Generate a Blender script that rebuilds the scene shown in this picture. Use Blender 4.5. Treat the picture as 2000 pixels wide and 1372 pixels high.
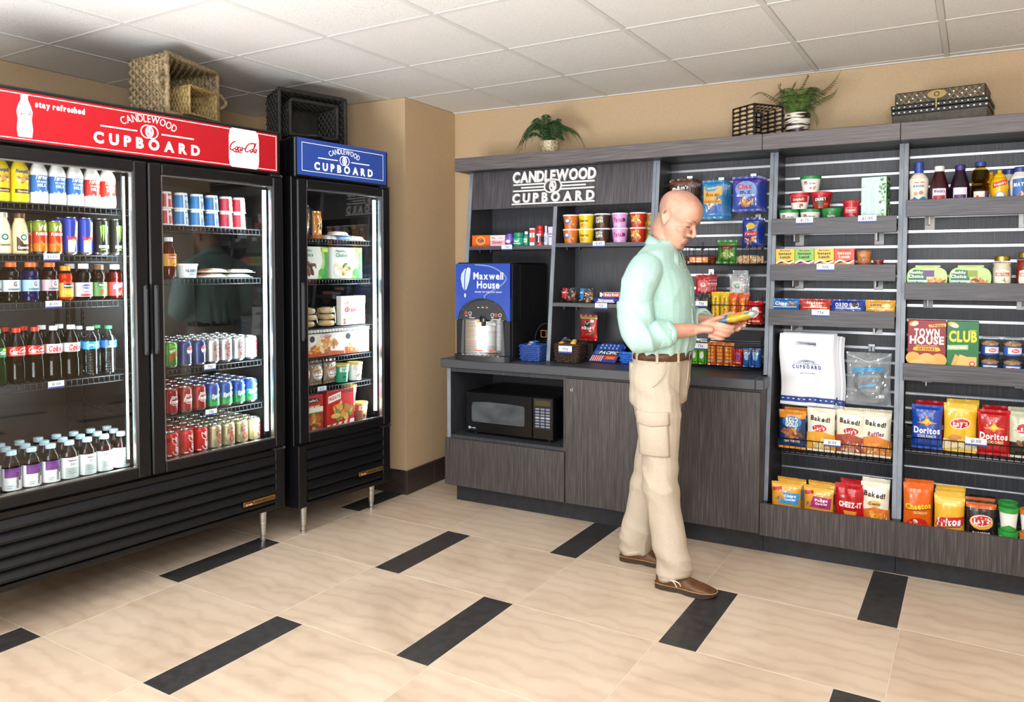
import bpy, bmesh, math, random
from math import pi, sin, cos, sqrt, radians
from mathutils import Vector, Matrix, Euler, noise

for _o in list(bpy.data.objects):
    bpy.data.objects.remove(_o)
SC = bpy.context.scene
COL = SC.collection
random.seed(7)

# ---------------------------------------------------------------- camera, world, lights, exposure
cam_d = bpy.data.cameras.new('camera')
cam_d.sensor_width = 36.0
cam_d.lens = 26.973
cam_d.shift_y = -0.05357
cam_d.clip_start = 0.05
cam_o = bpy.data.objects.new('camera', cam_d)
COL.objects.link(cam_o)
cam_o.location = (0, 0, 1.448)
cam_o.rotation_euler = (pi / 2 - 0.0364, 0, 0.4974)
SC.camera = cam_o

world = bpy.data.worlds.new('world')
SC.world = world
world.use_nodes = True
world.node_tree.nodes['Background'].inputs[0].default_value = (1, 1, 1, 1)
world.node_tree.nodes['Background'].inputs[1].default_value = 1.0

SC.view_settings.view_transform = 'Standard'
SC.view_settings.look = 'None'
SC.view_settings.gamma = 1.0
SC.view_settings.use_curve_mapping = False
SC.view_settings.exposure = 0.1


def area(name, loc, rot, sx, sy, power, col=(1, 1, 1), spread=180):
    d = bpy.data.lights.new(name, 'AREA')
    d.shape = 'RECTANGLE'
    d.size, d.size_y = sx, sy
    d.energy = power
    d.color = col
    d.spread = radians(spread)
    o = bpy.data.objects.new(name, d)
    COL.objects.link(o)
    o.location = loc
    o.rotation_euler = rot
    return o


# recessed ceiling troffers of the room (all behind or above the frame) and two added fill lamps aimed up to brighten the ceiling
for _n, (_x, _y, _p) in enumerate([(-2.2, 0.9, 16), (-0.7, 1.0, 24), (0.9, 1.3, 22), (0.8, -0.4, 16), (-1.8, -0.6, 12)]):
    area('ceiling_light', (_x, _y, 2.49), (0, 0, 0), 0.58, 1.18, _p, (0.97, 0.98, 1.0))
area('ceiling_fill', (0.1, -0.3, 1.6), (radians(180 - 28), 0, radians(15)), 0.9, 0.9, 125, (0.94, 0.97, 1.0))
area('ceiling_fill', (-2.2, 0.0, 0.9), (radians(180 - 26), 0, radians(10)), 1.2, 1.2, 105, (0.94, 0.97, 1.0))

# ---------------------------------------------------------------- materials


def lin(c):
    if isinstance(c, str):
        c = c.lstrip('#')
        c = tuple(int(c[i:i + 2], 16) / 255 for i in (0, 2, 4))
    return tuple((x / 12.92 if x <= 0.04045 else ((x + 0.055) / 1.055) ** 2.4) for x in c) + (1.0,)


_M = {}


def nm(name):
    m = bpy.data.materials.new(name)
    m.use_nodes = True
    nt = m.node_tree
    return m, nt, nt.nodes['Principled BSDF']


def pm(c, rough=0.5, metal=0.0, spec=0.5, emit=0.0, coat=0.0):
    """plain material; light printed or moulded surface variation by a faint noise in roughness"""
    k = ('pm', c, rough, metal, spec, emit, coat)
    if k in _M:
        return _M[k]
    m, nt, b = nm('paint_' + str(c).strip('#'))
    b.inputs['Base Color'].default_value = lin(c)
    b.inputs['Roughness'].default_value = rough
    b.inputs['Metallic'].default_value = metal
    b.inputs['Specular IOR Level'].default_value = spec
    b.inputs['Coat Weight'].default_value = coat
    if emit:
        b.inputs['Emission Color'].default_value = lin(c)
        b.inputs['Emission Strength'].default_value = emit
    _M[k] = m
    return m


def N(nt, t, **kw):
    n = nt.nodes.new(t)
    for k, v in kw.items():
        if k.startswith('i_'):
            n.inputs[k[2:].replace('_', ' ')].default_value = v
        else:
            setattr(n, k, v)
    return n


def ramp(nt, stops, fac):
    r = nt.nodes.new('ShaderNodeValToRGB')
    while len(r.color_ramp.elements) < len(stops):
        r.color_ramp.elements.new(0.5)
    for e, (p, c) in zip(r.color_ramp.elements, stops):
        e.position = p
        e.color = lin(c)
    nt.links.new(fac, r.inputs[0])
    return r.outputs[0]


def coords(nt, scale, rnd=0.0, kind='Object'):
    tc = N(nt, 'ShaderNodeTexCoord')
    mp = N(nt, 'ShaderNodeMapping')
    mp.inputs['Scale'].default_value = scale
    nt.links.new(tc.outputs[kind], mp.inputs[0])
    if rnd:
        oi = N(nt, 'ShaderNodeObjectInfo')
        mu = N(nt, 'ShaderNodeMath', operation='MULTIPLY')
        mu.inputs[1].default_value = rnd
        nt.links.new(oi.outputs['Random'], mu.inputs[0])
        nt.links.new(mu.outputs[0], mp.inputs['Location'])
    return mp.outputs[0]


def noisy(name, stops, scale, nscale=1.0, detail=4, rough=0.5, bump=0.0, rnd=0.0, spec=0.5, dist=0.0, metal=0.0, kind='Object', nrough=0.55, coat=0.0):
    """noise-ramp material: scale stretches the object coordinates (grain direction)"""
    if name in _M:
        return _M[name]
    m, nt, b = nm(name)
    v = coords(nt, scale, rnd, kind)
    n = N(nt, 'ShaderNodeTexNoise')
    n.inputs['Scale'].default_value = nscale
    n.inputs['Detail'].default_value = detail
    n.inputs['Roughness'].default_value = nrough
    n.inputs['Distortion'].default_value = dist
    nt.links.new(v, n.inputs['Vector'])
    nt.links.new(ramp(nt, stops, n.outputs[0]), b.inputs['Base Color'])
    b.inputs['Roughness'].default_value = rough
    b.inputs['Specular IOR Level'].default_value = spec
    b.inputs['Metallic'].default_value = metal
    b.inputs['Coat Weight'].default_value = coat
    if bump:
        bp = N(nt, 'ShaderNodeBump')
        bp.inputs['Strength'].default_value = bump
        bp.inputs['Distance'].default_value = 0.002
        nt.links.new(n.outputs[0], bp.inputs['Height'])
        nt.links.new(bp.outputs[0], b.inputs['Normal'])
    _M[name] = m
    return m


def laminate(name, dark, mid, light, vert=True, rough=0.45):
    s = (260, 260, 6) if vert is True else ((260, 2, 6) if vert == 'flat' else (6, 260, 260))
    return noisy(name, [(0.28, dark), (0.5, mid), (0.72, light)], s, 1.0, 3, rough, 0.12, 3.0)


LAM_V = laminate('laminate_vertical', '#2a2625', '#413c3b', '#5d5755')
LAM_F = laminate('laminate_header', '#2f2c2d', '#47444a', '#605d60', 'flat')
LAM_H = laminate('laminate_horizontal', '#36363a', '#4b4a4f', '#626168', False)
LAM_CROWN = laminate('laminate_crown', '#4a4547', '#5f595a', '#757072', False)
LAM_IN = laminate('laminate_inside', '#26262a', '#36373c', '#48494f')
EDGE = noisy('edge_band', [(0.3, '#717a86'), (0.7, '#8b949f')], (40, 40, 8), 1, 3, 0.4, 0.05)
COUNTER = noisy('counter_laminate', [(0.35, '#3a3c41'), (0.65, '#4b4d52')], (300, 300, 300), 1, 2, 0.4, 0.05)
TOE = noisy('toe_kick', [(0.3, '#1b1d22'), (0.7, '#2a2c32')], (30, 30, 30), 1, 3, 0.5, 0.05)
SLAT = laminate('slatwall_laminate', '#292a2e', '#3b3c42', '#4e4f56')
ALU = pm('#a9abae', 0.3, 1.0)
CHROME = pm('#e3e3e3', 0.12, 1.0)
STEEL = noisy('brushed_steel', [(0.3, '#b8b8b8'), (0.7, '#e2e2e2')], (4, 4, 120), 1, 2, 0.28, 0.05, metal=1.0)
BLACK = noisy('black_enamel', [(0.3, '#08080a'), (0.7, '#101013')], (60, 60, 60), 1, 2, 0.36, 0.08, spec=0.35)
BLACKG = pm('#0a0a0c', 0.2)
BLACKM = pm('#141416', 0.6)
WIRE = pm('#0e0e10', 0.4)
WHITE = pm('#f2f2f0', 0.5)
WALLM = noisy('wallpaper', [(0.3, '#bda280'), (0.7, '#cab08c')], (160, 160, 160), 1, 3, 0.75, 0.25)
BASEB = noisy('baseboard_tile', [(0.3, '#2c2423'), (0.7, '#3d3330')], (12, 12, 40), 1, 4, 0.35, 0.05, 5.0)
TBAR = pm('#d8d8d6', 0.5)


def floor_tile_mat():
    m, nt, b = nm('sandstone_tile')
    v = coords(nt, (1, 1, 1), 37.0)
    n1 = N(nt, 'ShaderNodeTexNoise'); n1.inputs['Scale'].default_value = 2.2; n1.inputs['Detail'].default_value = 5; n1.inputs['Distortion'].default_value = 1.2
    w = N(nt, 'ShaderNodeTexWave'); w.wave_type = 'RINGS'; w.inputs['Scale'].default_value = 5.0; w.inputs['Distortion'].default_value = 6.0; w.inputs['Detail'].default_value = 4; w.inputs['Detail Scale'].default_value = 1.2
    nt.links.new(v, n1.inputs['Vector']); nt.links.new(v, w.inputs['Vector'])
    c1 = ramp(nt, [(0.25, '#b49d87'), (0.42, '#cab39b'), (0.6, '#d6c1aa'), (0.8, '#ddcab4')], n1.outputs[0])
    c2 = ramp(nt, [(0.0, '#b8a48f'), (0.5, '#d2bda5'), (1.0, '#d1c0ac')], w.outputs['Fac'])
    mx = N(nt, 'ShaderNodeMix', data_type='RGBA'); mx.inputs[0].default_value = 0.35
    nt.links.new(c1, mx.inputs[6]); nt.links.new(c2, mx.inputs[7])
    nt.links.new(mx.outputs[2], b.inputs['Base Color'])
    b.inputs['Roughness'].default_value = 0.42
    b.inputs['Specular IOR Level'].default_value = 0.35
    return m


TILE = floor_tile_mat()
DTILE = noisy('black_tile', [(0.3, '#2c2a2b'), (0.7, '#3f3d3d')], (25, 25, 25), 1, 5, 0.4, 0.1, 9.0, spec=0.3)
GROUT = pm('#d9cdbd', 0.8)


def ceiling_mat():
    m, nt, b = nm('ceiling_board')
    v = coords(nt, (1, 1, 1), 11.0)
    n1 = N(nt, 'ShaderNodeTexNoise'); n1.inputs['Scale'].default_value = 150; n1.inputs['Detail'].default_value = 3
    nt.links.new(v, n1.inputs['Vector'])
    nt.links.new(ramp(nt, [(0.3, '#c4c4c2'), (0.42, '#e0e0de'), (1, '#e8e8e6')], n1.outputs[0]), b.inputs['Base Color'])
    b.inputs['Roughness'].default_value = 0.9
    bp = N(nt, 'ShaderNodeBump'); bp.inputs['Strength'].default_value = 0.5; bp.inputs['Distance'].default_value = 0.003
    nt.links.new(n1.outputs[0], bp.inputs['Height']); nt.links.new(bp.outputs[0], b.inputs['Normal'])
    return m


CEILM = ceiling_mat()


def glass_mat(name, tint=(0.97, 0.98, 0.98, 1), ior=1.5):
    m, nt, b = nm(name)
    nt.nodes.remove(b)
    out = nt.nodes['Material Output']
    tr = N(nt, 'ShaderNodeBsdfTransparent'); tr.inputs[0].default_value = tint
    gl = N(nt, 'ShaderNodeBsdfGlossy'); gl.inputs['Roughness'].default_value = 0.01
    # Schlick's law on the unsigned angle, right for both faces of a thin pane
    lw = N(nt, 'ShaderNodeLayerWeight'); lw.inputs['Blend'].default_value = 0.5
    pw = N(nt, 'ShaderNodeMath', operation='POWER'); pw.inputs[1].default_value = 5.0
    r0 = ((ior - 1) / (ior + 1)) ** 2
    fr = N(nt, 'ShaderNodeMath', operation='MULTIPLY_ADD'); fr.inputs[1].default_value = 1 - r0; fr.inputs[2].default_value = r0
    nt.links.new(lw.outputs['Facing'], pw.inputs[0]); nt.links.new(pw.outputs[0], fr.inputs[0])
    mx = N(nt, 'ShaderNodeMixShader')
    nt.links.new(fr.outputs[0], mx.inputs[0]); nt.links.new(tr.outputs[0], mx.inputs[1]); nt.links.new(gl.outputs[0], mx.inputs[2])
    nt.links.new(mx.outputs[0], out.inputs[0])
    return m


GLASS = glass_mat('door_glass', (0.96, 0.97, 0.97, 1), 1.55)
CLEAR = glass_mat('clear_plastic', (0.93, 0.95, 0.96, 1), 1.4)


def tinted(c, ior=1.35):
    k = ('tint', c)
    if k not in _M:
        _M[k] = glass_mat('tinted_' + c.strip('#'), lin(c), ior)
    return _M[k]


# ---------------------------------------------------------------- mesh helpers


class MB:
    def __init__(s):
        s.v = []; s.f = []; s.m = []; s.sm = []; s.mats = []

    def mi(s, mat):
        if mat not in s.mats:
            s.mats.append(mat)
        return s.mats.index(mat)

    def add(s, vs, fs, mat, smooth=False, M=None):
        b = len(s.v)
        for v in vs:
            s.v.append(tuple(M @ Vector(v)) if M is not None else tuple(v))
        k = s.mi(mat)
        for f in fs:
            s.f.append([i + b for i in f]); s.m.append(k); s.sm.append(smooth)
        return s

    def box(s, x0, y0, z0, x1, y1, z1, mat, bev=0.0, M=None, taper=None):
        if bev <= 0:
            vs = [(x, y, z) for z in (z0, z1) for y in (y0, y1) for x in (x0, x1)]
            fs = [(0, 2, 3, 1), (4, 5, 7, 6), (0, 1, 5, 4), (2, 6, 7, 3), (0, 4, 6, 2), (1, 3, 7, 5)]
            return s.add(vs, fs, mat, False, M)
        b = min(bev, (x1 - x0) / 2.01, (y1 - y0) / 2.01, (z1 - z0) / 2.01)
        vs = []; idx = {}
        for ix, (X, sx) in enumerate(((x0, 1), (x1, -1))):
            for iy, (Y, sy) in enumerate(((y0, 1), (y1, -1))):
                for iz, (Z, sz) in enumerate(((z0, 1), (z1, -1))):
                    for a in range(3):
                        p = [X + sx * b, Y + sy * b, Z + sz * b]
                        p[a] = (X, Y, Z)[a]
                        idx[ix, iy, iz, a] = len(vs); vs.append(tuple(p))
        fs = []
        g = lambda c, a: idx[c[0], c[1], c[2], a]
        for a in range(3):
            for sd in (0, 1):
                o = [k for k in range(3) if k != a]
                q = []
                for p, r in ((0, 0), (1, 0), (1, 1), (0, 1)):
                    c = [0, 0, 0]; c[a] = sd; c[o[0]] = p; c[o[1]] = r; q.append(g(c, a))
                fs.append(q if (sd == 1) == (a != 1) else q[::-1])
        for a in range(3):  # edges along axis a
            o = [k for k in range(3) if k != a]
            for p in (0, 1):
                for r in (0, 1):
                    c0 = [0, 0, 0]; c1 = [0, 0, 0]; c0[o[0]] = c1[o[0]] = p; c0[o[1]] = c1[o[1]] = r; c1[a] = 1
                    fs.append([g(c0, o[0]), g(c1, o[0]), g(c1, o[1]), g(c0, o[1])])
        for ix in (0, 1):
            for iy in (0, 1):
                for iz in (0, 1):
                    fs.append([g((ix, iy, iz), 0), g((ix, iy, iz), 1), g((ix, iy, iz), 2)])
        return s.add(vs, fs, mat, False, M)

    def lathe(s, prof, mat=None, seg=20, M=None, shape=None, cap0=True, cap1=True, smooth=True):
        """prof: (r, z[, mat]); mat of a point colours the band that starts there"""
        n = len(prof); vs = []
        for p in prof:
            for k in range(seg):
                a = 2 * pi * k / seg
                q = shape(a, p[1]) if shape else 1.0
                vs.append((p[0] * q * sin(a), -p[0] * q * cos(a), p[1]))
        cur = mat
        for i in range(n - 1):
            if len(prof[i]) > 2:
                cur = prof[i][2]
            s.add(vs[i * seg:(i + 2) * seg], [(k, (k + 1) % seg, seg + (k + 1) % seg, seg + k) for k in range(seg)], cur, smooth, M)
        first = prof[0][2] if len(prof[0]) > 2 else mat
        if cap0 and prof[0][0] > 1e-5:
            s.add(vs[:seg], [tuple(range(seg))[::-1]], first, False, M)
        if cap1 and prof[-1][0] > 1e-5:
            s.add(vs[-seg:], [tuple(range(seg))], cur, False, M)
        return s

    def tube(s, pts, r, mat, seg=6, closed=False, M=None, caps=True):
        pts = [Vector(p) for p in pts]; n = len(pts); vs = []
        rr = r if isinstance(r, (list, tuple)) else [r] * n
        up = None
        for i, p in enumerate(pts):
            if closed:
                d = pts[(i + 1) % n] - pts[i - 1]
            else:
                d = pts[min(i + 1, n - 1)] - pts[max(i - 1, 0)]
            d.normalize()
            if up is None:
                up = Vector((0, 0, 1)) if abs(d.z) < 0.9 else Vector((1, 0, 0))
            a = d.cross(up)
            if a.length < 1e-4:
                a = d.orthogonal()
            a.normalize(); b = a.cross(d); b.normalize(); up = b
            for k in range(seg):
                t = 2 * pi * k / seg
                vs.append(p + (a * cos(t) + b * sin(t)) * rr[i])
        fs = []
        for i in range(n if closed else n - 1):
            j = (i + 1) % n
            for k in range(seg):
                fs.append((i * seg + k, i * seg + (k + 1) % seg, j * seg + (k + 1) % seg, j * seg + k))
        if caps and not closed:
            fs.append(tuple(range(seg))[::-1]); fs.append(tuple(range((n - 1) * seg, n * seg)))
        return s.add(vs, fs, mat, True, M)

    def bar(s, a, b, r, mat, seg=5):
        return s.tube([a, b], r, mat, seg)

    def sphere(s, c, r, mat, u=10, v=7, M=None, sq=(1, 1, 1)):
        vs = [(c[0], c[1], c[2] - r * sq[2])]
        for i in range(1, v):
            t = pi * i / v
            for k in range(u):
                a = 2 * pi * k / u
                vs.append((c[0] + r * sq[0] * sin(t) * cos(a), c[1] + r * sq[1] * sin(t) * sin(a), c[2] - r * sq[2] * cos(t)))
        vs.append((c[0], c[1], c[2] + r * sq[2]))
        fs = [(0, 1 + (k + 1) % u, 1 + k) for k in range(u)]
        for i in range(v - 2):
            for k in range(u):
                a = 1 + i * u + k; b = 1 + i * u + (k + 1) % u
                fs.append((a, b, b + u, a + u))
        L = len(vs) - 1
        fs += [(L, L - u + k, L - u + (k + 1) % u) for k in range(u)]
        return s.add(vs, fs, mat, True, M)

    def prism(s, poly, axis, a0, a1, mat):
        """extrude 2-D poly along an axis (0: poly is y,z; 1: poly is x,z; 2: poly is x,y)"""
        n = len(poly)
        def P(p, a):
            return (a, p[0], p[1]) if axis == 0 else ((p[0], a, p[1]) if axis == 1 else (p[0], p[1], a))
        vs = [P(p, a0) for p in poly] + [P(p, a1) for p in poly]
        fs = [tuple(range(n)), tuple(range(n, 2 * n))[::-1]] + [(k, n + k, n + (k + 1) % n, (k + 1) % n) for k in range(n)]
        return s.add(vs, fs, mat)

    def decal(s, shape, fn, mat, off=0.0006):
        vs, fs = shape
        return s.add([fn(x, z, off) for x, z in vs], fs, mat)

    def mesh(s, name):
        me = bpy.data.meshes.new(name)
        me.from_pydata(s.v, [], s.f)
        for m in s.mats:
            me.materials.append(m)
        me.polygons.foreach_set('material_index', s.m)
        me.polygons.foreach_set('use_smooth', s.sm)
        me.update()
        return me

    def fix(s, me):
        bm = bmesh.new(); bm.from_mesh(me); bmesh.ops.recalc_face_normals(bm, faces=bm.faces); bm.to_mesh(me); bm.free()


def obj(name, mb, parent=None, loc=(0, 0, 0), rot=0.0, fix=True):
    if isinstance(mb, MB):
        me = mb.mesh(name)
        if fix:
            mb.fix(me)
    else:
        me = mb
    o = bpy.data.objects.new(name, me)
    COL.objects.link(o)
    o.location = loc
    o.rotation_euler = rot if isinstance(rot, (tuple, list)) else (0, 0, rot)
    if parent is not None:
        o.parent = parent
    return o


def tag(o, label=None, cat=None, group=None, kind=None):
    if label: o['label'] = label
    if cat: o['category'] = cat
    if group: o['group'] = group
    if kind: o['kind'] = kind
    return o


def thing(name, label=None, cat=None, loc=(0, 0, 0), rot=0.0, group=None, kind=None):
    o = bpy.data.objects.new(name, None)
    o.empty_display_size = 0.05
    COL.objects.link(o)
    o.location = loc
    o.rotation_euler = rot if isinstance(rot, (tuple, list)) else (0, 0, rot)
    return tag(o, label, cat, group, kind)


def dup(o, parent=None):
    c = o.copy()
    COL.objects.link(c)
    if parent is not None:
        c.parent = parent
    for ch in o.children:
        dup(ch, c)
    return c


_PROTO = {}


def place(kind, build, label, loc, rot=0.0, group=None):
    """first call builds the product, later calls copy it with all its parts"""
    if kind not in _PROTO:
        r = build()
        _PROTO[kind] = r
    else:
        r = dup(_PROTO[kind])
    r.location = loc
    r.rotation_euler = rot if isinstance(rot, (tuple, list)) else (0, 0, rot)
    r['label'] = label
    if group:
        r['group'] = group
    return r


# ---------------------------------------------------------------- flat print: glyphs and 2-D shapes
CHARS = "ABCDEFGHIJKLMNOPQRSTUVWXYZabcdefghijklmnopqrstuvwxyz0123456789$.!&'-%¢+:/"
_GL = {}


def build_glyphs():
    jobs = []
    for bold in (0, 1, 2):
        for ch in CHARS:
            cu = bpy.data.curves.new('glyph', 'FONT')
            cu.body = ch
            cu.resolution_u = 3
            cu.fill_mode = 'FRONT'
            cu.offset = (0.0, 0.022, 0.045)[bold]
            o = bpy.data.objects.new('glyph', cu)
            COL.objects.link(o)
            jobs.append((bold, ch, o))
    bpy.context.view_layer.update()
    dg = bpy.context.evaluated_depsgraph_get()
    for bold, ch, o in jobs:
        me = bpy.data.meshes.new_from_object(o.evaluated_get(dg))
        vs = [(v.co.x, v.co.y) for v in me.vertices]
        fs = [tuple(p.vertices) for p in me.polygons]
        if vs:
            x0 = min(v[0] for v in vs); x1 = max(v[0] for v in vs)
        else:
            x0, x1 = 0, 0.3
        _GL[bold, ch] = ([(x - x0, y) for x, y in vs], fs, x1 - x0)
        bpy.data.meshes.remove(me)
    for _, _, o in jobs:
        c = o.data
        bpy.data.objects.remove(o)
        bpy.data.curves.remove(c)


build_glyphs()
CAPH = max(v[1] for v in _GL[0, 'H'][0])


def text(s, h, bold=1, w=None, slant=0.0, track=0.10, at=(0, 0), arc=None, rot=0.0, squash=1.0):
    """capital height h, centred on 'at'; arc = radius of a circle the baseline bends round"""
    k = h / CAPH
    vs = []; fs = []; x = 0.0
    for ch in s:
        if ch == ' ':
            x += 0.28; continue
        g = _GL[bold, ch]
        b = len(vs)
        vs += [(x + p[0], p[1]) for p in g[0]]
        fs += [tuple(i + b for i in f) for f in g[1]]
        x += g[2] + track
    x -= track
    sx = k * squash
    if w is not None:
        sx = w / x
    out = []
    for px, py in vs:
        X = (px - x / 2) * sx + (py - CAPH / 2) * k * slant; Y = (py - CAPH / 2) * k
        if arc:
            a = X / arc
            X, Y = (arc + Y) * sin(a), (arc + Y) * cos(a) - arc
        if rot:
            X, Y = X * cos(rot) - Y * sin(rot), X * sin(rot) + Y * cos(rot)
        out.append((X + at[0], Y + at[1]))
    return out, fs


def rect(x0, z0, x1, z1, nx=1, nz=1):
    vs = [(x0 + (x1 - x0) * i / nx, z0 + (z1 - z0) * j / nz) for j in range(nz + 1) for i in range(nx + 1)]
    W = nx + 1
    return vs, [(j * W + i, j * W + i + 1, (j + 1) * W + i + 1, (j + 1) * W + i) for j in range(nz) for i in range(nx)]


def ell(cx, cz, rx, rz, n=16, rot=0.0, rings=1):
    vs = [(cx, cz)]; fs = []
    for q in range(1, rings + 1):
        for k in range(n):
            a = 2 * pi * k / n
            x, z = rx * cos(a) * q / rings, rz * sin(a) * q / rings
            vs.append((cx + x * cos(rot) - z * sin(rot), cz + x * sin(rot) + z * cos(rot)))
    fs += [(0, 1 + k, 1 + (k + 1) % n) for k in range(n)]
    for q in range(rings - 1):
        a = 1 + q * n; b = a + n
        fs += [(a + k, b + k, b + (k + 1) % n, a + (k + 1) % n) for k in range(n)]
    return vs, fs


def ring(cx, cz, r0, r1, n=20, a0=0.0, a1=2 * pi, sx=1.0):
    vs = []; fs = []
    full = abs(a1 - a0 - 2 * pi) < 1e-6
    for k in range(n + 1):
        a = a0 + (a1 - a0) * k / n
        for r in (r0, r1):
            vs.append((cx + r * sx * cos(a), cz + r * sin(a)))
    return vs, [(2 * k, 2 * k + 1, 2 * k + 3, 2 * k + 2) for k in range(n)]


def poly(*pts):
    """polygon, fan from its centroid"""
    n = len(pts)
    c = (sum(p[0] for p in pts) / n, sum(p[1] for p in pts) / n)
    return [c] + list(pts), [(0, 1 + k, 1 + (k + 1) % n) for k in range(n)]


def stroke(pts, w):
    """ribbon along a 2-D polyline; w may be a list"""
    n = len(pts); vs = []
    for i, p in enumerate(pts):
        a = pts[max(i - 1, 0)]; b = pts[min(i + 1, n - 1)]
        dx, dz = b[0] - a[0], b[1] - a[1]; L = sqrt(dx * dx + dz * dz) or 1
        ww = (w[i] if isinstance(w, (list, tuple)) else w) / 2
        vs += [(p[0] - dz / L * ww, p[1] + dx / L * ww), (p[0] + dz / L * ww, p[1] - dx / L * ww)]
    return vs, [(2 * i, 2 * i + 1, 2 * i + 3, 2 * i + 2) for i in range(n - 1)]


def tr(shape, dx=0, dz=0, s=1.0, rot=0.0, sx=1.0):
    return [((x * s * sx) * cos(rot) - z * s * sin(rot) + dx, (x * s * sx) * sin(rot) + z * s * cos(rot) + dz) for x, z in shape[0]], shape[1]


def join(*shs):
    vs = []; fs = []
    for v, f in shs:
        b = len(vs); vs += v; fs += [tuple(i + b for i in q) for q in f]
    return vs, fs


def cyl(r):
    """wrap round a lathe body; r is a radius or a function of height"""
    rf = r if callable(r) else (lambda z: r)
    def fn(x, z, off):
        R = rf(z) + off; a = x / R
        return (R * sin(a), -R * cos(a), z)
    return fn


def flat(y):
    return lambda x, z, off: (x, y - off, z)


def lerp_prof(prof):
    """radius as function of height for a lathe profile"""
    ps = [(p[1], p[0]) for p in prof]
    def f(z):
        for (a, ra), (b, rb) in zip(ps, ps[1:]):
            if a <= z <= b and b > a:
                return ra + (rb - ra) * (z - a) / (b - a)
        return ps[-1][1] if z > ps[-1][0] else ps[0][1]
    return f


ORD = ['first', 'second', 'third', 'fourth', 'fifth', 'sixth', 'seventh', 'eighth', 'ninth', 'tenth', 'eleventh', 'twelfth']

# ================================================================ the room
HC = 2.52
YB, XL, XP, YP, XR, YF = 4.53, -4.22, -2.91, 3.95, 2.6, -2.6


def struct(name, mb, parent=None, **kw):
    o = obj(name, mb, parent, **kw)
    if parent is None:
        o['kind'] = 'structure'
    return o


struct('wall_back', MB().box(XL, YB, 0, XR, YB + 0.1, HC, WALLM))
struct('wall_left', MB().box(XL - 0.1, YF, 0, XL, YB, HC, WALLM))
struct('wall_pillar', MB().box(XL, YP, 0, XP, YB, HC, WALLM))
struct('wall_right', MB().box(XR, YF, 0, XR + 0.1, YB, HC, WALLM))


def baseboard(name, pieces):
    e = thing(name, kind='structure')
    for (x0, y0, x1, y1) in pieces:
        obj('baseboard_tile', MB().box(x0, y0, 0.0, x1, y1, 0.155, BASEB, 0.003), e)
    return e


T_ = 0.012
baseboard('baseboard_pillar', [(-4.15 + 0.31 * k, YP - T_, min(-4.15 + 0.31 * k + 0.307, XP), YP) for k in range(4)] +
          [(XP, YP - T_ + 0.0, XP + T_, 4.24), (XP, 4.243, XP + T_, YB - T_)])
baseboard('baseboard_back', [(XP + T_, YB - T_, -2.61, YB)])

# floor: sandstone tiles with a dark strip after every second tile, laid 2.6 degrees off the walls
GR = -0.0461
fl = thing('floor', kind='structure', rot=GR)
obj('grout_bed', MB().box(-5.2, -2.9, -0.05, 3.2, 5.0, -0.0012, GROUT), fl)
X0, P2, SW, SH, Y0, DY, G = -3.2702, 0.71907, 0.15095, 0.0844, 3.3999, 0.60566, 0.0022
TL = (2 * P2 - SW) / 2


def tile_mesh(lx, ly, mat, name):
    mb = MB()
    b = 0.0022
    x0, x1, y0, y1 = G / 2, lx - G / 2, G / 2, ly - G / 2
    vs = [(x0, y0, -0.004), (x1, y0, -0.004), (x1, y1, -0.004), (x0, y1, -0.004),
          (x0, y0, -b / 2), (x1, y0, -b / 2), (x1, y1, -b / 2), (x0, y1, -b / 2),
          (x0 + b, y0 + b, 0), (x1 - b, y0 + b, 0), (x1 - b, y1 - b, 0), (x0 + b, y1 - b, 0)]
    fs = [(8, 9, 10, 11)] + [(k, (k + 1) % 4, 4 + (k + 1) % 4, 4 + k) for k in range(4)] + [(4 + k, 4 + (k + 1) % 4, 8 + (k + 1) % 4, 8 + k) for k in range(4)]
    return mb.add(vs, fs, mat).mesh(name)


TM, SM = tile_mesh(TL, DY, TILE, 'floor_tile'), tile_mesh(SW, DY, DTILE, 'strip_tile')
for r in range(-8, 3):
    y = Y0 + r * DY
    odd = (r % 2) != 0
    base = X0 + (P2 + SH if odd else 0.0)
    for k in range(-1, 5):
        x = base + k * 2 * P2
        if x > 2.9:
            continue
        obj('strip_tile', SM, fl, (x, y, 0))
        obj('floor_tile', TM, fl, (x + SW, y, 0))
        obj('floor_tile', TM, fl, (x + SW + TL, y, 0))

# suspended ceiling: square boards between T-bars
ce = thing('ceiling', kind='structure', rot=GR)
CX, CY, CT1, CT2, BW = -3.2182, 3.2538, 0.61439, 0.60555, 0.024
obj('ceiling_slab', MB().box(-5.2, -2.9, HC + 0.03, 3.2, 5.0, HC + 0.08, WHITE), ce)
cmb = MB()
e_ = 0.008
x0, x1, y0, y1 = BW / 2 - 0.004, CT1 - BW / 2 + 0.004, BW / 2 - 0.004, CT2 - BW / 2 + 0.004
cmb.add([(x0, y0, 0.012), (x1, y0, 0.012), (x1, y1, 0.012), (x0, y1, 0.012), (x0 + e_, y0 + e_, 0.003), (x1 - e_, y0 + e_, 0.003), (x1 - e_, y1 - e_, 0.003), (x0 + e_, y1 - e_, 0.003)],
        [(7, 6, 5, 4)] + [(k, 4 + k, 4 + (k + 1) % 4, (k + 1) % 4) for k in range(4)], CEILM)
CM = cmb.mesh('ceiling_tile')
for i in range(-3, 10):
    for j in range(-9, 3):
        obj('ceiling_tile', CM, ce, (CX + i * CT1, CY + j * CT2, HC))
for i in range(-3, 11):
    x = CX + i * CT1
    obj('ceiling_bar', MB().box(x - BW / 2, -2.9, HC, x + BW / 2, 5.0, HC + 0.02, TBAR), ce)
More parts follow.
